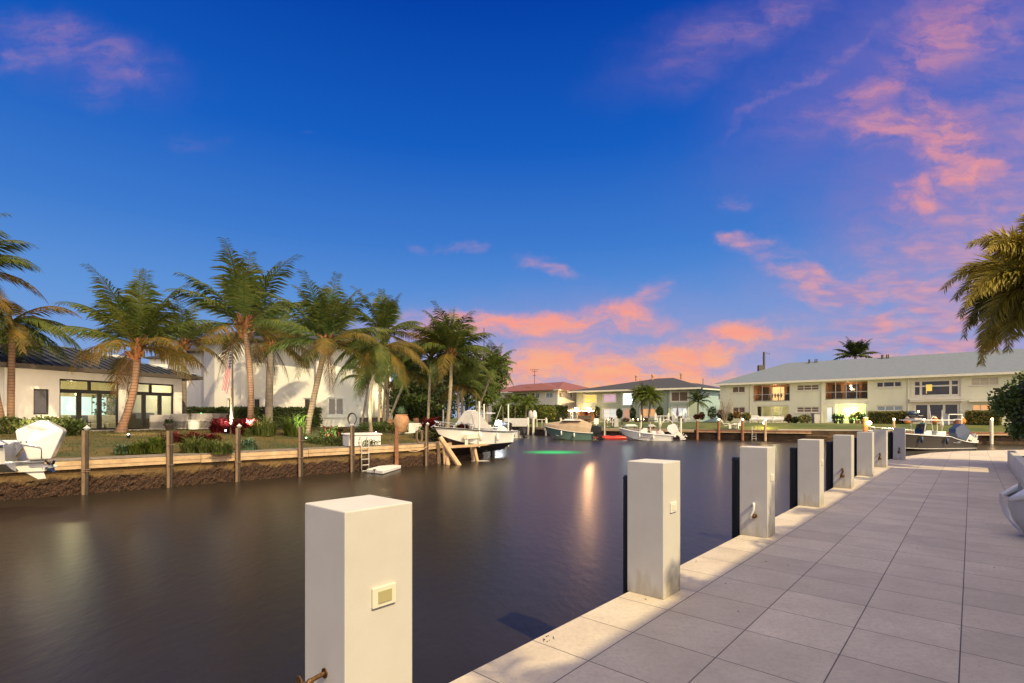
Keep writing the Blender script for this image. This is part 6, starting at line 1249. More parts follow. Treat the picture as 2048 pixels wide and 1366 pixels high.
def ex1(root, st):
    Mx = Matrix.Translation((-.12,0,.24)) @ Matrix.Diagonal((1.16,1.16,1.16,1)); big_outboard(root, Mx)
    for sg in (-1,1):
        b = MB(); b.tube([(1.0,sg*.95,.62),(.62,sg*.80,.60),(.25,sg*.45,.40),(.02,sg*.30,.18)], .026, 8); b.build('stern_rail', M['steel'], root, smooth=True)
    b = MB(); [b.tube(pp, .016, 6) for pp in (((.6,-.2,.36),(.3,-.26,.42),(.1,-.22,.36),(0,-.15,.30)),((.6,.2,.40),(.3,.26,.46),(.1,.22,.36),(0,.15,.30)))]; b.build('rigging_hose', M['black'], root, smooth=True)
s_ = Vector((Wx(34,12.2),12.2,.56))
make_boat('motor_boat', 'white boat with a big white outboard motor at the left edge of the photo', s_, math.atan2(-.55,-.83), 8.5, 2.5, 1.2, .44, M['gel'], M['white'], ex1, rail='steel', floorz=.2, draft=.25)
root = T('boat_lift', 'lift beams under the white boat at the left edge', 'boat lift', (s_.x-3.5,s_.y-2,WZ)); b = MB(); dB = Vector((-.80,-.60,0)); nB = Vector((.60,-.80,0))
for k in (1.9,5.6): b.bar(s_+dB*k+nB*2.0+Vector((0,0,-.42)), s_+dB*k-nB*2.0+Vector((0,0,-.42)), .16,.2)
b.build('cradle_beam', M['alum'], root, world=True); b = MB(); [b.cyl(s_+dB*k+nB*w+Vector((0,0,-1.2)), s_+dB*k+nB*w+Vector((0,0,1.3)), .12, n=10) for k in (1.9,5.6) for w in (-2,2)]; b.build('lift_post', M['post'], root, world=True)
# --- raised white boat with black bottom on the lift at the end of the left dock
ps, pb = Vector((Wx(1001,34.4),34.4,0)), Vector((Wx(868,27.9),27.9,0)); hz, L2 = hdg(ps, pb)
def ex2(root, st):
    outboard(root, 0, .0, .25, .8, M['white'], M['black'], .12)
    b = MB(); t = [(2.2,-.65,.9),(4.7,-.6,1.02),(4.7,.6,1.02),(2.2,.65,.9)]; tp = [(3.35,-.28,2.0),(3.95,-.25,2.02),(3.95,.25,2.02),(3.35,.28,2.0)]; b.quad(*tp)
    for k in range(4): b.quad(t[k], t[(k+1)%4], tp[(k+1)%4], tp[k])
    b.build('console_cover', M['greyc'], root, bevel=.06)
    b = MB(); b.box((3.6,0,2.03),(.5,.35,.05)); b.build('cover_cap', M['white'], root, bevel=.02)
    for sx, hh in ((2.6,1.5),(5.0,1.4)): b = MB(); b.cyl((sx,.9,.9),(sx-.4,1.3,.9+hh),.02,.012,n=6); b.build('fishing_rod', M['alum'], root)
    b = MB(); b.box((L2*.93,0,1.26),(.25,.12,.06)); b.tube([(L2*.99,.0,1.22),(L2*1.03,-.05,1.1),(L2*1.0,0,1.0)],.03,6); b.build('bow_cleat', M['steel'], root)
make_boat('motor_boat', 'white boat with black bottom raised on the timber lift under grey canvas', (ps.x,ps.y,-.02), hz, L2, 2.3, 1.12, .72, M['gel'], M['antif'], ex2, rail='black', floorz=.3, draft=.55)
root = T('boat_lift', 'timber boat lift with tilted piles and white guide poles under the raised boat', 'boat lift', (Wx(930,31),31,WZ)); dirL = (pb-ps).normalized(); nL = Vector((dirL.y,-dirL.x,0)); nL = nL if nL.y < 0 else -nL
def lp(px, Y, z): return Vector((Wx(px,Y),Y,z))
for a, c, w in (((880,27.6,.55),(925,27.3,-1.2),.17),((893,27.8,.0),(897,27.3,-1.2),.14),((888,27.6,.0),(891,27.6,-1.2),.12),((948,29.9,-.0),(957,29.6,-1.2),.11),((942,30,.0),(948,30.2,-1.2),.12),((876,28,.3),(879,28,-1.2),.12),((902,30,.0),(902,30,-1.2),.11),((933,32,.0),(933,32,-1.2),.11)):
    b = MB(); b.cyl(lp(*c) if False else lp(c[0],c[1],c[2]), lp(*a), w*.8, n=8); b.build('pile', M['wood'], root, world=True)
b = MB(); b.cyl(lp(985,33.5,-1.2), lp(985,33.5,.0), .15, n=8); b.build('pile', M['postdk'], root, world=True)
b = MB(); b.bar(lp(889,27.5,.02), lp(957,29.9,.0), .16,.14); b.bar(lp(957,29.95,.0), lp(1013,34.0,.0), .14,.12); b.build('lift_beam', M['wood'], root, world=True)
b = MB(); b.bar(lp(892,29.5,.10), lp(1009,36.2,.10), .14,.14); b.bar(lp(893,27.8,.12), lp(912,30.5,.12), .12,.16); b.bar(lp(1003,33.2,.10), lp(1011,36.3,.10),.12,.14); b.build('cross_beam', M['wood'], root, world=True)
for px, Y, yt, yb in ((958.5,30.0,802.5,894),(1016.5,35.0,809,893),(886.5,34.5,819.5,852),(968,36,808,856),(946,37,823,860)):
    b = MB(); b.cyl((Wx(px,Y),Y,Zp(yb,Y)-.0), (Wx(px-.0,Y),Y,Zp(yt,Y)), .048, n=8); b.build('guide_pole', M['white'], root, world=True)
b = MB(); b.bar(lp(931,28.9,.52), lp(994,32.6,.50), .22,.24); b.bar(lp(933,29.0,.40), lp(933,29.0,.03), .16,.16); b.bar(lp(991,32.4,.40), lp(991,32.4,.03), .16,.16); b.build('bunk_board', M['cream'], root, world=True)
b = MB(); b.ell((Wx(961,29.8),29.8,WZ), (.55,.18,.02), 12, 4); tag(b.build('foam_scrap', M['white'], None), 'thin white scrap floating on the water under the boat lift', 'debris')
# --- basin boats
def ex3(root, st): console(root, 2.7, .3, 'gel', top='white', topz=2.1, tl=2.4); outboard(root, 0, .35, .5, .8, M['black'], M['black'], .25); outboard(root, 0, -.35, .5, .8, M['black'], M['black'], .25)
make_boat('motor_boat', 'white boat in the basin lit by a harsh white light behind the raised boat', (Wx(1010,47),47,-.1), R(165), 6.8, 2.3, 1.1, .75, M['gel'], M['gel'], ex3, rail='black')
b = MB(); q = Vector((Wx(997,44.5),44.5,Zp(846,44.5))); root = T('dock_floodlight', 'harsh white floodlight on a pole behind the raised boat', 'floodlight', (q.x,q.y,0)); b.box(q,(.55,.2,.42)); b.build('lamp_face', M['lampwhite'], root, world=True, bevel=.03); b = MB(); b.cyl((q.x,q.y+.15,-.9),(q.x,q.y+.15,q.z+.3),.05,n=8); b.build('lamp_pole', M['alum'], root, world=True); point('floodlight_beam', q+Vector((0,-.5,.2)), (.85,.94,1), 120, .15, root)
point('floodlight_beam', q+Vector((0,1.2,.2)), (.85,.94,1), 90, .15, root)
def ex4(root, st):
    console(root, 2.2, .3, 'gel'); outboard(root, 0, 0, .45, .75, M['black'], M['black'], .4)
make_boat('motor_boat', 'small white boat with a dark waterline moored left of the light timber dock', (Wx(1040,63),63,WZ), R(172), 5.2, 2.2, 1.15, .85, M['gel'], M['antif'], ex4, rail='black')
# --- green hulled boat with tan cover
psx, pbx = G(1203,878,WZ), G(1086,876.5,WZ); Y5 = 59; ps = Vector((Wx(1190,Y5-1),Y5-1,WZ)); pb = Vector((Wx(1088,Y5+1),Y5+1,WZ)); hz, L5 = hdg(ps, pb)
def ex5(root, st):
    b = MB(); n = len(st); vs = []
    ridge = lambda t: (1.62 if .30 < t < .45 else lerp(.95,1.62,min(1,max(0,t/.30))) if t <= .30 else lerp(1.62, 1.05, ((t-.45)/.55)**.85)) + WZ*0
    for i,(xs,xc,xk,bs,bc,zs,zc,zk) in enumerate(st):
        t = i/(n-1); r = ridge(t)+.62*0+.35; vs += [(xs,-bs-.03,zs-.06),(xs,-bs*.75,lerp(zs,r+.35,.45)),(xs,0,max(zs+.05,r+.38)),(xs,bs*.75,lerp(zs,r+.35,.45)),(xs,bs+.03,zs-.06)]
    b.add(vs, [(i*5+j,i*5+j+1,(i+1)*5+j+1,(i+1)*5+j) for i in range(1,n-1) for j in range(4)]); b.build('boat_cover', M['tan'], root)
    b = MB(); b.prism([(.2,-1.0,.75),(1.9,-.9,1.95),(2.3,-.8,1.98),(1.0,-1.15,.98)], (0,.02,.04)); b.build('cover_panel', M['greyc'], root)
    b = MB(); b.box((2.6,0,2.18),(2.2,1.5,.10)); b.box((2.9,0,2.28),(1.0,.9,.12)); b.build('hard_top', M['white'], root, bevel=.03)
    for k, y in enumerate((-.42,.42)): outboard(root, -.05, y, .65, .95, M['black'], M['black'], .30)
    b = MB(); [b.cyl((2.2+k*.25,.3,2.25),(2.2+k*.25,.3,2.9),.015,n=4) for k in range(3)]; b.build('rod_holder', M['steel'], root)
make_boat('motor_boat', 'sea green hulled boat under a tan canvas cover with two dark outboards', ps, hz, L5, 2.5, 1.55, .80, M['teal'], M['cream'], ex5, rail='white', floorz=.4)
# --- red kayak
kx = Vector((Wx(1225,59.5),59.5,WZ)); root = T('kayak', 'long red kayak floating between the green hulled boat and the white club boat', 'kayak', kx, R(-6)); b = MB(); b.tube([(-1.9,0,.20),(-1.6,0,.12),(-.8,0,.10),(.8,0,.10),(1.6,0,.13),(1.9,0,.24)], [.03,.22,.34,.34,.2,.03], 12); b.build('kayak_hull', M['redplastic'], root, smooth=True); b = MB(); b.ell((0,0,.42),(.45,.22,.05)); b.build('cockpit', M['black'], root)
# --- white club boat
ps = Vector((Wx(1346,55.6),55.6,WZ)); pb = Vector((Wx(1237,57.2),57.2,WZ)); hz, L6 = hdg(ps, pb)
def ex6(root, st):
    console(root, 3.0, .35, 'gel', h=1.0, top='black', topz=2.15, tl=2.0, tw=1.5)
    outboard(root, -.02, 0, .62, 1.15, M['gel'], M['white'], .75)
    b = MB(); b.lathe((1.35,0,.55), [(.5,0),(.48,.25),(.3,.48),(.1,.55)], 12); b.build('seat_cover', mat('pink_cover',(.55,.40,.42),.8), root, smooth=True)
    # near side of the hull faces the camera: find outward direction
    for sg in (1,-1):
        Mx = Matrix.Translation((2.75, sg*(1.155), .56)) @ Matrix.Rotation(math.pi if sg > 0 else 0, 4, 'Z') @ Matrix.Rotation(R(88), 4, 'X')
        text_mesh('hull_lettering', 'Freedom', .30, mat('dark_blue_lettering',(.03,.02,.12),.5), root, Mx, .006, 1.25, .25)
        Mx = Matrix.Translation((2.70, sg*(1.145), .27)) @ Matrix.Rotation(math.pi if sg > 0 else 0, 4, 'Z') @ Matrix.Rotation(R(88), 4, 'X')
        text_mesh('hull_lettering', 'BoatClub', .32, mat('plum_lettering',(.06,.03,.10),.5), root, Mx, .006, 1.25, .15)
make_boat('motor_boat', 'white open boat with dark lettering on its side and a tilted white outboard', ps, hz, L6, 2.35, 1.35, .62, M['gel'], M['gel'], ex6, rail='white', floorz=.35)
# --- dark boat behind the farthest pillar
ps = Vector((Wx(1924,40.6),40.6,WZ)); pb = Vector((Wx(1735,39.2),39.2,WZ)); hz, L7 = hdg(ps, pb)
def ex7(root, st):
    console(root, 3.6, .55, 'gel', h=.95, top='white', topz=2.30, tl=3.0, tw=1.9, legs='white')
    outboard(root, -.0, 0, .66, 1.3, M['navy'], M['alum'], 1.05)
    b = MB(); b.box((2.35,0,.98),(.75,.9,.9)); b.build('leaning_post', M['white'], root, bevel=.04); b = MB(); b.box((4.5,0,1.05),(.7,.9,.45)); b.build('bow_cushion', M['black'], root, bevel=.08)
    b = MB(); b.box((4.3,0,2.40),(.7,.6,.12)); b.build('radar_box', M['greyc'], root, bevel=.03); b = MB(); b.cyl((1.7,-.8,1.0),(2.0,-.9,3.35),.028,.012,n=6); b.build('outrigger_pole', M['white'], root)
    b = MB(); b.box((3.0,-.5,1.95),(.42,.25,.30)); b.build('teal_bag', mat('teal_bag',(.10,.38,.32),.7), root, bevel=.03)
    b = MB(); b.tube([(xs, sg*(bc*1.02), .16+.5*max(0,i/20-.5)**1.5) for sg in (1,) for i,(xs,xc,xk,bs,bc,zs,zc,zk) in enumerate(st)], .018, 5); b.build('boot_stripe', M['white'], root)
    b = MB(); [b.box((2.3-k*.13, 1.29, .62-.01*k),(.11,.012,.022), 0) for k in range(5)]; b.box((1.8,1.29,.66),(.30,.012,.03)); b.build('hull_emblem', M['steel'], root)
make_boat('motor_boat', 'dark hulled centre console boat with a white hard top and a tilted blue grey outboard', ps, hz, L7, 2.55, 1.5, 1.02, M['dkhull'], M['dkhull'], ex7, rail='white', floorz=.55, step=.42)
# ================================================================ FAR BANK OBJECTS
def fpost(px, yt, w, Y, lab, m='wood', lamp=None, yb=886, dark=False, e=28, group='mooring posts along the far bank'):
    root = T('mooring_post', lab, 'post', (Wx(px,Y),Y,WZ-.3), 0, group); zt = Zp(yt, Y); r = w/FP*Y/2
    b = MB(); b.cyl((Wx(px,Y),Y,WZ-.3),(Wx(px,Y),Y,zt),r,r*.95,10); b.build('post_shaft', M['postdk' if dark else m], root, world=True)
    b = MB(); b.lathe((Wx(px,Y),Y,zt), [(r*1.08,0),(r*1.08,.05),(r*.5,.10)], 10); b.build('post_cap', M['alum'] if not dark else M['postdk'], root, world=True)
    if lamp:
        b = MB(); b.ell((Wx(px,Y)-.0,Y-r*.6,zt+.13),(.095,.095,.09),8,6); b.build('lamp', M[lamp], root, world=True); point('post_light', (Wx(px,Y),Y-.25,zt+.35), (1,.66,.30), e, .1, root)
    return root
def shoreY(px):
    for a, c in zip(SHF, SHF[1:]):
        F = Fac(a, c); s = F.s_at(px)
        if 0 <= s <= F.L: return F.Y(px)
    return 50
for (px, yt, w, dark, lamp, lab) in ((1056,836,5,0,None,'left white square post at the light timber dock'),(1066.5,837,5,0,None,'right white square post at the light timber dock'),(1092,837,4,0,None,'white post right of the white fence, left of the covered boat'),(1121.5,837,4,0,None,'white post rising behind the bow of the covered boat'),
    (1178.5,838,3.5,1,None,'dark post behind the outboards of the covered boat'),(1209.5,838,4,0,None,'white post left of the small white garden sign'),(1211.5,842,2.5,1,None,'thin dark post beside the white ramp'),(1244.5,840,3.5,1,None,'dark post above the bow of the white club boat'),(1281.5,832,4,0,None,'tall pale post above the middle of the white club boat'),(1319.5,838,4.5,0,None,'pale post left of the white hoop'),(1361.5,838,4.5,0,None,'pale post right of the white hoop, behind the tilted outboard'),
    (1394.5,841,5,0,None,'unlit brown post at the left end of the red brown walkway'),(1437.5,841,5.5,0,'bulb','first lamp topped brown post from the left, left of the garden chairs'),(1485,841,5.5,0,'bulb','second lamp topped brown post, right of the garden chairs'),(1530.5,842,5,0,'bulb','third lamp topped post, beside the metal ladder'),
    (1787.5,841,4.5,0,'bulb','lamp topped post behind the hard top of the dark boat'),(1847,842,5.5,0,'bulb','lamp topped post right of the dark boat hard top'),(1983,841,6,0,'bulb','white lamp topped post at the right near the big shrub')):
    Y = shoreY(px)-.35; fpost(px, yt, w, Y, lab, 'woodr' if 1390 < px < 1500 else ('cream' if px < 1370 or px > 1900 else 'wood'), lamp, dark=bool(dark))
fpost(1914, 840, 13, 47.6, 'thick orange brown piling with a round flat cap behind the tilted blue outboard', 'woodr')
fpost(1731, 836, 9, 50.2, 'thick brown piling beside the brightest yellow lamp', 'woodr')
root = T('dock_lamp', 'brightest yellow lamp, beside the thick brown piling in front of the gold speckled hedge', 'lamp', (Wx(1738,50),50,0)); b = MB(); b.ell(P(1738,846,49.8),(.22,.22,.20),10,8); b.build('lamp_globe', mat('sodium_lamp',(.9,.7,.3),.5,emit=((1,.66,.20),30)), root, world=True); b = MB(); b.cyl((Wx(1738,50),50,.2),(Wx(1738,50),50,Zp(848,50)),.04,n=6); b.build('lamp_stem', M['fascia'], root, world=True); point('lamp_light', P(1738,843,49.3), (1,.68,.22), 260, .15, root)
root = T('dock_lamp', 'bright yellow lamp on the lawn by the third lamp topped post', 'lamp', (Wx(1529,57),57,0)); b = MB(); b.ell(P(1529,846,56.5),(.16,.16,.2),10,8); b.build('lamp_globe', mat('yellow_lamp',(.9,.75,.4),.5,emit=((1,.80,.35),22)), root, world=True); b = MB(); b.cyl((Wx(1529,57),56.8,.2),(Wx(1529,57),56.8,Zp(848,56.8)),.04,n=6); b.build('lamp_stem', M['fascia'], root, world=True); point('lamp_light', P(1529,842,57.4), (1,.74,.22), 260, .15, root)
# adirondack chairs and table
def adir(px, Y, rz, lab):
    root = T('garden_chair', lab, 'chair', (Wx(px,Y),Y,.35), rz, 'white slatted garden chairs by the walkway')
    b = MB(); [b.prism([(-.28+k*.115,.05,.36),(-.19+k*.115,.05,.36),(-.19+k*.115,.40,1.02-.05*abs(k-2)),(-.28+k*.115,.40,1.02-.05*abs(k-2))],(0,.03,.01)) for k in range(5)]; b.build('backrest', M['white'], root)
    b = MB(); b.prism([(-.30,-.45,.40),(.30,-.45,.40),(.30,.10,.28),(-.30,.10,.28)],(0,0,.04)); b.build('seat', M['white'], root)
    for sx in (-.36,.36): b = MB(); b.box((sx,-.12,.58),(.12,.7,.035)); b.build('armrest', M['white'], root); b = MB(); b.box((sx*.93,-.42,.29),(.05,.09,.58)); b.build('leg', M['white'], root)
adir(1450.5,58.3,R(70),'white slatted garden chair on the left facing the small table'); adir(1478,58.0,R(-70),'white slatted garden chair on the right facing the small table')
root = T('garden_table', 'small white table between the two white slatted garden chairs', 'table', (Wx(1465.5,58),58,.35)); b = MB(); b.box((0,0,.5),(.75,.5,.05)); b.build('table_top', M['white'], root)
for sx in (-.3,.3): b = MB(); b.box((sx,0,.24),(.07,.4,.48)); b.build('leg', M['white'], root)
def ladder2(px, Y, w, y0, y1, lab, m='alum'):
    root = T('dock_ladder', lab, 'ladder', (Wx(px,Y),Y,-1)); h = w/FP*Y/2; z0, z1 = Zp(y1,Y), Zp(y0,Y)
    for sx in (-h,h): b = MB(); b.cyl((Wx(px,Y)+sx,Y,z0),(Wx(px,Y)+sx,Y,z1),.03,n=6); b.build('rail', M[m], root, world=True)
    for k in range(6): b = MB(); b.box((Wx(px,Y),Y,lerp(z0,z1,(k+.4)/6.6)),(2*h,.05,.03)); b.build('rung', M[m], root, world=True)
ladder2(1508,shoreY(1508)-.3,8,852,884,'metal ladder on the far seawall left of the third lamp post'); ladder2(1048,shoreY(1048)-.3,4,855,868,'short white ladder below the light timber dock'); ladder2(1357,shoreY(1357)-.3,6,848,868,'thin metal ladder rails above the tilted white outboard')
# hoop davit
Y = shoreY(1330)-.2; b = MB(); b.tube([(Wx(1334.5-13.5*math.cos(a),Y),Y,Zp(857,Y)+1.05*math.sin(a)) for a in [k*math.pi/14 for k in range(15)]],.045,6); tag(b.build('gangway_hoop', M['cream'], None, smooth=True), 'white arched hoop rail behind the white club boat', 'hoop')
# white balustrade
def balus(x0, x1, Y0, Y1, lab, hh=1.0):
    F = Fac(W2(x0,Y0), W2(x1,Y1)); root = T('balustrade', lab, 'balustrade', F.p(0,0,ZG), 0, 'white balustrades in front of the sage green house'); b = MB(); FFb = F
    F.box(b, 0, F.L, 0, .18, ZG+hh-.10, ZG+hh); F.box(b, 0, F.L, 0, .18, ZG-.05, ZG+.12); b.build('rail', M['white'], root, world=True)
    n = max(3, int(F.L/.42))
    b = MB()
    for k in range(n): s = F.L*(k+.5)/n; b.lathe(F.p(s,.09,ZG+.12), [(.05,0),(.09,.25),(.04,.55),(.06,hh-.23)], 6)
    b.build('balusters', M['white'], root, world=True)
    for s in (0, F.L): b = MB(); F.box(b, s-.14, s+.14, -.03, .21, ZG-.05, ZG+hh+.22); b.ell(F.p(s,.09,ZG+hh+.3), .12, 8, 6); b.build('newel_post', M['white'], root, world=True)
balus(1311,1337,77.5,76.8,'left white balustrade section, beside the egg shaped topiary'); balus(1346,1371,76.6,76,'right white balustrade section below the sliding doors')
F = Fac(W2(1371.5,76),W2(1391,75.4)); root = T('picket_fence', 'white low fence right of the balustrade under the small palm', 'fence', F.p(0,0,ZG)); b = MB(); [F.box(b,0,F.L,0,.05,ZG+q,ZG+q+.09) for q in (.15,.45,.8)]; b.build('rails', M['white'], root, world=True)
for k in range(4): b = MB(); F.box(b, F.L*k/3-.05, F.L*k/3+.05, -.02, .08, ZG, ZG+1.0); b.build('fence_post', M['white'], root, world=True)
# folded parasol, statue, dark furniture
root = T('folded_parasol', 'folded violet grey parasol in front of the sliding doors of the sage green house', 'parasol', (Wx(1355,79),79,ZG)); b = MB(); b.cyl((0,0,0),(0,0,2.5),.03,n=6); b.build('pole', M['alum'], root); b = MB(); b.lathe((0,0,.9),[(.16,0),(.20,.4),(.12,1.1),(.03,1.6)],10); b.build('canopy', mat('violet_canvas',(.16,.10,.16),.8), root)
for i, (px, Y, lab) in enumerate(((1332,78,'dark patio armchair left of the white balustrade gap'),(1341,78,'dark patio armchair in the gap of the white balustrades'),(1361,79,'dark round patio seat right of the folded parasol'))):
    root = T('patio_armchair', lab, 'chair', (Wx(px,Y),Y,ZG), 0, 'dark chairs behind the balustrades'); b = MB(); b.box((0,0,.25),(.75,.7,.42)); b.build('seat', M['postdk'], root, bevel=.05); b = MB(); b.box((0,.3,.65),(.75,.12,.5)); b.build('backrest', M['postdk'], root, bevel=.03)
# path lights below topiaries
for i, (px, lab) in enumerate(((1217,'first path light from the left below the cool lit window'),(1229,'second path light from the left below the cool lit window'),(1266,'path light left of the pair of palms'),(1276,'path light below the pair of palms'),(1287,'path light right of the pair of palms'))):
    q = Vector((Wx(px,81.5),81.5,ZG)); root = T('path_light', lab, 'path light', q, 0, 'warm path lights along the sage green house'); b = MB(); b.cyl((0,0,0),(0,0,.35),.02,n=5); b.build('stem', M['black'], root); b = MB(); b.ell((0,0,.42),.085,6,5); b.build('bulb', M['bulb'], root)
# garden bench boxes, white sign, ramp
b = MB(); q = Vector((Wx(1192.5,66),66,.35)); root = T('garden_sign', 'small white garden sign post left of the white ramp', 'sign', q); b.box((0,0,.75),(.62,.08,.75)); b.build('board', M['white'], root, bevel=.03); b = MB(); b.box((0,0,.2),(.12,.08,.5)); b.build('post', M['white'], root)
F = Fac(W2(1213,69),W2(1225,72)); root = T('gangway_ramp', 'white railed ramp going up the lawn to the cool lit window', 'ramp', (Wx(1217,68),68,.4)); b = MB()
for dx in (0,.9): b.bar((Wx(1211,67)+dx,67,.45+.9),(Wx(1221,76)+dx,76,.95+.9),.06); b.bar((Wx(1211,67)+dx,67,.45+.5),(Wx(1221,76)+dx,76,.95+.5),.04)
b.build('handrail', M['white'], root, world=True); b = MB(); b.prism([(Wx(1211,67),67,.42),(Wx(1211,67)+.9,67,.42),(Wx(1221,76)+.9,76,.97),(Wx(1221,76),76,.97)],(0,0,.05)); b.build('walkway', M['concrete'], root, world=True)
b = MB(); [b.cyl((lerp(Wx(1211,67),Wx(1221,76),t)+dx,lerp(67,76,t),lerp(.45,.95,t)),(lerp(Wx(1211,67),Wx(1221,76),t)+dx,lerp(67,76,t),lerp(1.35,1.85,t)),.035,n=6) for t in (0,.33,.66,1) for dx in (0,.9)]; b.build('ramp_posts', M['white'], root, world=True)
b = MB(); b.box((0,0,.55),(.55,.35,1.1)); o = b.build('power_pedestal', M['greyc'], None, at=None, bevel=.04); o.location = (Wx(1232,66),66,.35); tag(o, 'pale grey blue power pedestal right of the white ramp', 'pedestal')
# white privacy fence / wall behind the basin docks
F = Fac(W2(1008,76),W2(1056,75)); root = T('white_fence', 'low white fence behind the small boat and the light timber dock', 'fence', F.p(0,0,.3)); b = MB(); n = 34
for k in range(n): F.box(b, F.L*k/n, F.L*(k+.82)/n, 0, .04, .3, 1.5)
b.build('pickets', M['white'], root, world=True); b = MB(); F.box(b,0,F.L,.05,.10,1.25,1.36); F.box(b,0,F.L,.05,.10,.5,.6); b.build('rails', M['white'], root, world=True)
root = T('dock_bench', 'pale timber bench frame at the right end of the light timber dock', 'bench', (Wx(1084,72),72,.26)); b = MB(); b.box((0,0,1.05),(1.6,.5,.08)); b.build('bench_top', M['cream'], root)
for sx in (-.7,.0,.7): b = MB(); b.box((sx,0,.5),(.09,.4,1.0)); b.build('leg', M['cream'], root)
for i, (px, Y, m, lab) in enumerate(((1061,79,'greyc','left grey covered deck chair near the white wall'),(1069,79.5,'white','white covered deck chair near the white wall'))):
    root = T('covered_chair', lab, 'chair', (Wx(px,Y),Y,ZG)); b = MB(); b.lathe((0,0,.45),[(.38,0),(.40,.5),(.30,1.1),(.12,1.35)],8); b.build('cover', M[m], root, smooth=True); b = MB(); b.box((0,0,.22),(.6,.6,.45)); b.build('base', M['postdk'], root)
# skiff stored upside down on the far dock
for i, (px, Y, w, m, lab) in enumerate(((1262,60,27,'teal','upturned pale green skiff on the cap behind the club boat'),(1303,59,18,'greyc','upturned grey dinghy behind the helm of the club boat'))):
    s = Y/FP; root = T('skiff', lab, 'skiff', (Wx(px,Y),Y,.55), R(-6)); b = MB(); L_ = w*s; b.prism([(-L_/2,-.5,.0),(L_/2,-.5,0),(L_/2-.35,-.35,.28),(-L_/2+.25,-.35,.28)],(0,1.0,0)); b.build('hull', mat('pale_skiff',(.42,.48,.44),.5) if i == 0 else M['greyc'], root, bevel=.08); b = MB(); [b.box((k*L_*.3,0,-.12),(.12,.9,.22)) for k in (-1,1)]; b.build('trestle', M['woodr'], root)
# F building terrace furniture
def atF(px, off): s = FF.s_at(px); return FF.p(s, -off, ZG)
for i, (px, off, w, h, lab) in enumerate(((1518,2.2,1.0,1.05,'white cushioned terrace chair at the left of the warm sliding doors'),(1542,2.4,2.0,.8,'long white cushioned terrace couch before the warm sliding doors'),(1563,2.2,1.5,.75,'white cushioned terrace sofa at the right of the warm sliding doors'))):
    root = T('terrace_sofa', lab, 'sofa', atF(px,off), math.atan2(FF.t.y,FF.t.x), 'white cushioned terrace furniture'); b = MB(); b.box((0,0,.45),(w,.7,.18)); b.box((0,.3,.45+h*.25),(w,.14,h*.5)); b.build('cushion', M['white'], root, bevel=.05); b = MB(); b.box((0,0,.32),(w,.72,.07)); b.build('frame', M['cream'], root)
    for sx in (-1,1):
        for sy in (-1,1): b = MB(); b.box((sx*(w/2-.05),sy*.3,.15),(.07,.07,.3)); b.build('leg', M['cream'], root)
root = T('trash_bin', 'grey lidded bin on the lawn right of the yellow green bush', 'bin', atF(1635,1.2)); b = MB(); b.prism([(-.3,-.3,0),(.3,-.3,0),(.36,-.36,1.15),(-.36,-.36,1.15)],(0,.66,0)); b.build('bin_body', M['greyc'], root); b = MB(); b.box((0,0,1.2),(.8,.8,.1)); b.build('bin_lid', M['fascia'], root, bevel=.03)
for i, (px, h, m, lab) in enumerate(((1674,.9,'leafdk','potted plant at the left of the bright garden porch'),(1685,.7,'leafdk','potted plant left of the bright porch lamp'),(1705,.9,'leafbr','potted plant right of the bright porch lamp'),(1717,1.1,'leafbr','tall potted plant at the right end of the bright garden porch'),(1728,.8,'leafdk','terracotta pot with leaves by the porch corner'))):
    root = T('potted_plant', lab, 'potted plant', atF(px,1.0), 0, 'potted plants by the bright porch'); b = MB(); b.lathe((0,0,0),[(.18,0),(.28,.35),(.26,.42)],10); b.build('pot', M['terra'] if i > 2 else M['postdk'], root); b = foliage(random.Random(i), 170, .2, shell_ell((0,0,.42+h*.45),(.40,.35,h*.5),.2)); b.build('foliage', M[m], root)
root = T('barbecue_grill', 'barbecue grill under a dark blue cover behind the dark boat hard top', 'grill', atF(1828,2.4)); b = MB(); b.lathe((0,0,.95),[(.5,0),(.55,.2),(.42,.45),(.1,.52)],12); b.build('grill_cover', M['navy'], root, smooth=True); b = MB(); b.box((0,0,.55),(.7,.5,.75)); b.build('grill_cart', M['fascia'], root); b = MB(); b.box((.75,0,.92),(.5,.4,.05)); b.build('side_shelf', M['alum'], root)
for i, (px, off, lab) in enumerate(((1818,2.6,'orange lidded pot left of the covered grill'),(1871,2.2,'round orange pot with a white lid before the sliding glass doors'),(1923,2.2,'terracotta jar at the right of the white table frame'))):
    root = T('garden_pot', lab, 'pot', atF(px,off), 0, 'orange pots on the terrace'); b = MB(); b.lathe((0,0,0),[(.22,0),(.36,.2),(.38,.42),(.24,.62),(.28,.66)],14); b.build('pot_body', mat('orange_glaze',(.62,.22,.04),.5), root, smooth=True); b = MB(); b.lathe((0,0,.66),[(.2,0),(.16,.10),(.05,.18)],12); b.build('pot_lid', M['cream'], root)
root = T('table_frame', 'white square table frame on the lawn behind the thick orange brown piling', 'table', atF(1907,3.0)); b = MB(); b.box((0,0,1.05),(1.45,.6,.09)); b.build('table_top', M['white'], root)
for sx in (-.68,.68): b = MB(); b.box((sx,0,.5),(.09,.5,1.02)); b.build('leg', M['white'], root)
q = Vector((Wx(1884,48.2),48.2,.3)); root = T('furled_umbrella', 'thin white pole with a furled top on the walkway behind the dark boat', 'pole', q); b = MB(); b.cyl((0,0,0),(0,0,2.0),.035,n=6); b.lathe((0,0,.3),[(.05,0),(.14,.3),(.08,.8),(.03,1.2)],8); b.build('pole_body', M['alum'], root)
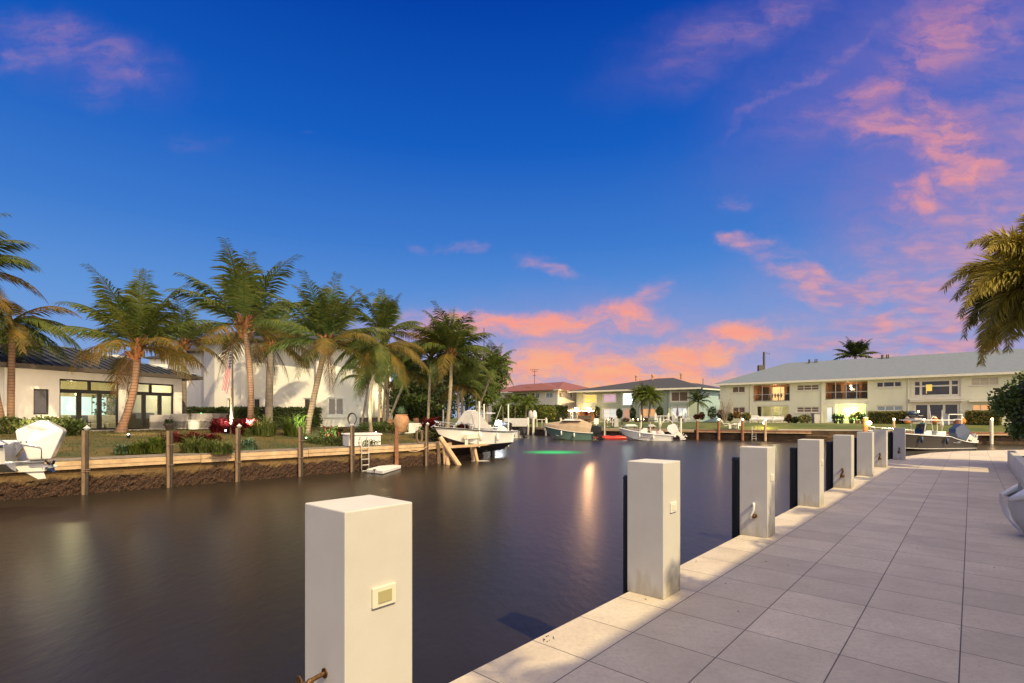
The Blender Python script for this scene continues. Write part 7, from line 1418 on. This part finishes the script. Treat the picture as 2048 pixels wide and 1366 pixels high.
# concrete ledge wall on the lawn edge of the long building
F = Fac((28.4,55.1),(38.2,51.0)); b = MB(); F.box(b, 0, F.L, .0, .5, CAP-.0, CAP+.12); tag(b.build('concrete_cap', M['concrete'], None), 'brown concrete cap on the far seawall between the two timber walkways', 'seawall cap')
# underwater green light: its glow is painted as an emissive disc on the water
def glow_disc_mat():
    m = bpy.data.materials.new('painted_green_glow'); m.use_nodes = True; N = m.node_tree.nodes; L = m.node_tree.links; N.remove(N['Principled BSDF'])
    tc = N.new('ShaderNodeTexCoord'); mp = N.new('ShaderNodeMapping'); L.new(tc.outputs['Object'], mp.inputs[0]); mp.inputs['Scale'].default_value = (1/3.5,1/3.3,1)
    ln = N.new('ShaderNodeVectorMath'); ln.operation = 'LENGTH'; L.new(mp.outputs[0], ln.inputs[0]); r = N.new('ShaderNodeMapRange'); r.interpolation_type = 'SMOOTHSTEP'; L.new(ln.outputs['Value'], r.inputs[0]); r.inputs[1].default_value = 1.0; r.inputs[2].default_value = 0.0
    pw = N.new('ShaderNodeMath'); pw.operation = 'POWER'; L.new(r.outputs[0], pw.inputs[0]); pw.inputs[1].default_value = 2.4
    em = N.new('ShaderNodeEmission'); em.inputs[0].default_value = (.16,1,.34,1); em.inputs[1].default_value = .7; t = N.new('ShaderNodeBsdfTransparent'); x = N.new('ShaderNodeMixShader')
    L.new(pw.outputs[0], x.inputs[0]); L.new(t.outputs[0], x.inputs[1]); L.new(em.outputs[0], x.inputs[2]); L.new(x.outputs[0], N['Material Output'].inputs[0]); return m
root = T('underwater_light', 'green dock light with its glow painted on the water before the covered boat', 'light', (Wx(1108,37.2),37.2,WZ)); b = MB(); b.lathe((0,0,0), [(3.6,.004),(3.6,.006)], 32); b.build('painted_glow_disc', glow_disc_mat(), root); b = MB(); b.cyl((0,0,-.5),(0,0,-.1),.06,n=8); b.build('lamp_mount', M['black'], root)

def rope(a, c, sag, lab, r=.016):
    b = MB(); b.tube([Vector(a).lerp(Vector(c), k/12) - Vector((0,0,sag*math.sin(k/12*math.pi))) for k in range(13)], r, 5); tag(b.build('mooring_rope', M['cream'], None), lab, 'rope')
rope(P(1092,850,62), P(1088,862,60.2), .1, 'mooring rope from the bow of the green hulled boat to a white post')
rope(P(1244.5,850,58), P(1240,866,57.2), .1, 'mooring rope from the bow of the white club boat to the dark post')
rope(P(1361.5,852,55.9), P(1346,871,55.8), .15, 'mooring rope at the stern of the white club boat')
rope(P(1914,858,47), P(1920,884,40.8), .5, 'slack rope from the thick orange brown piling to the stern of the dark boat')
# hoses and cleats of the deck edge
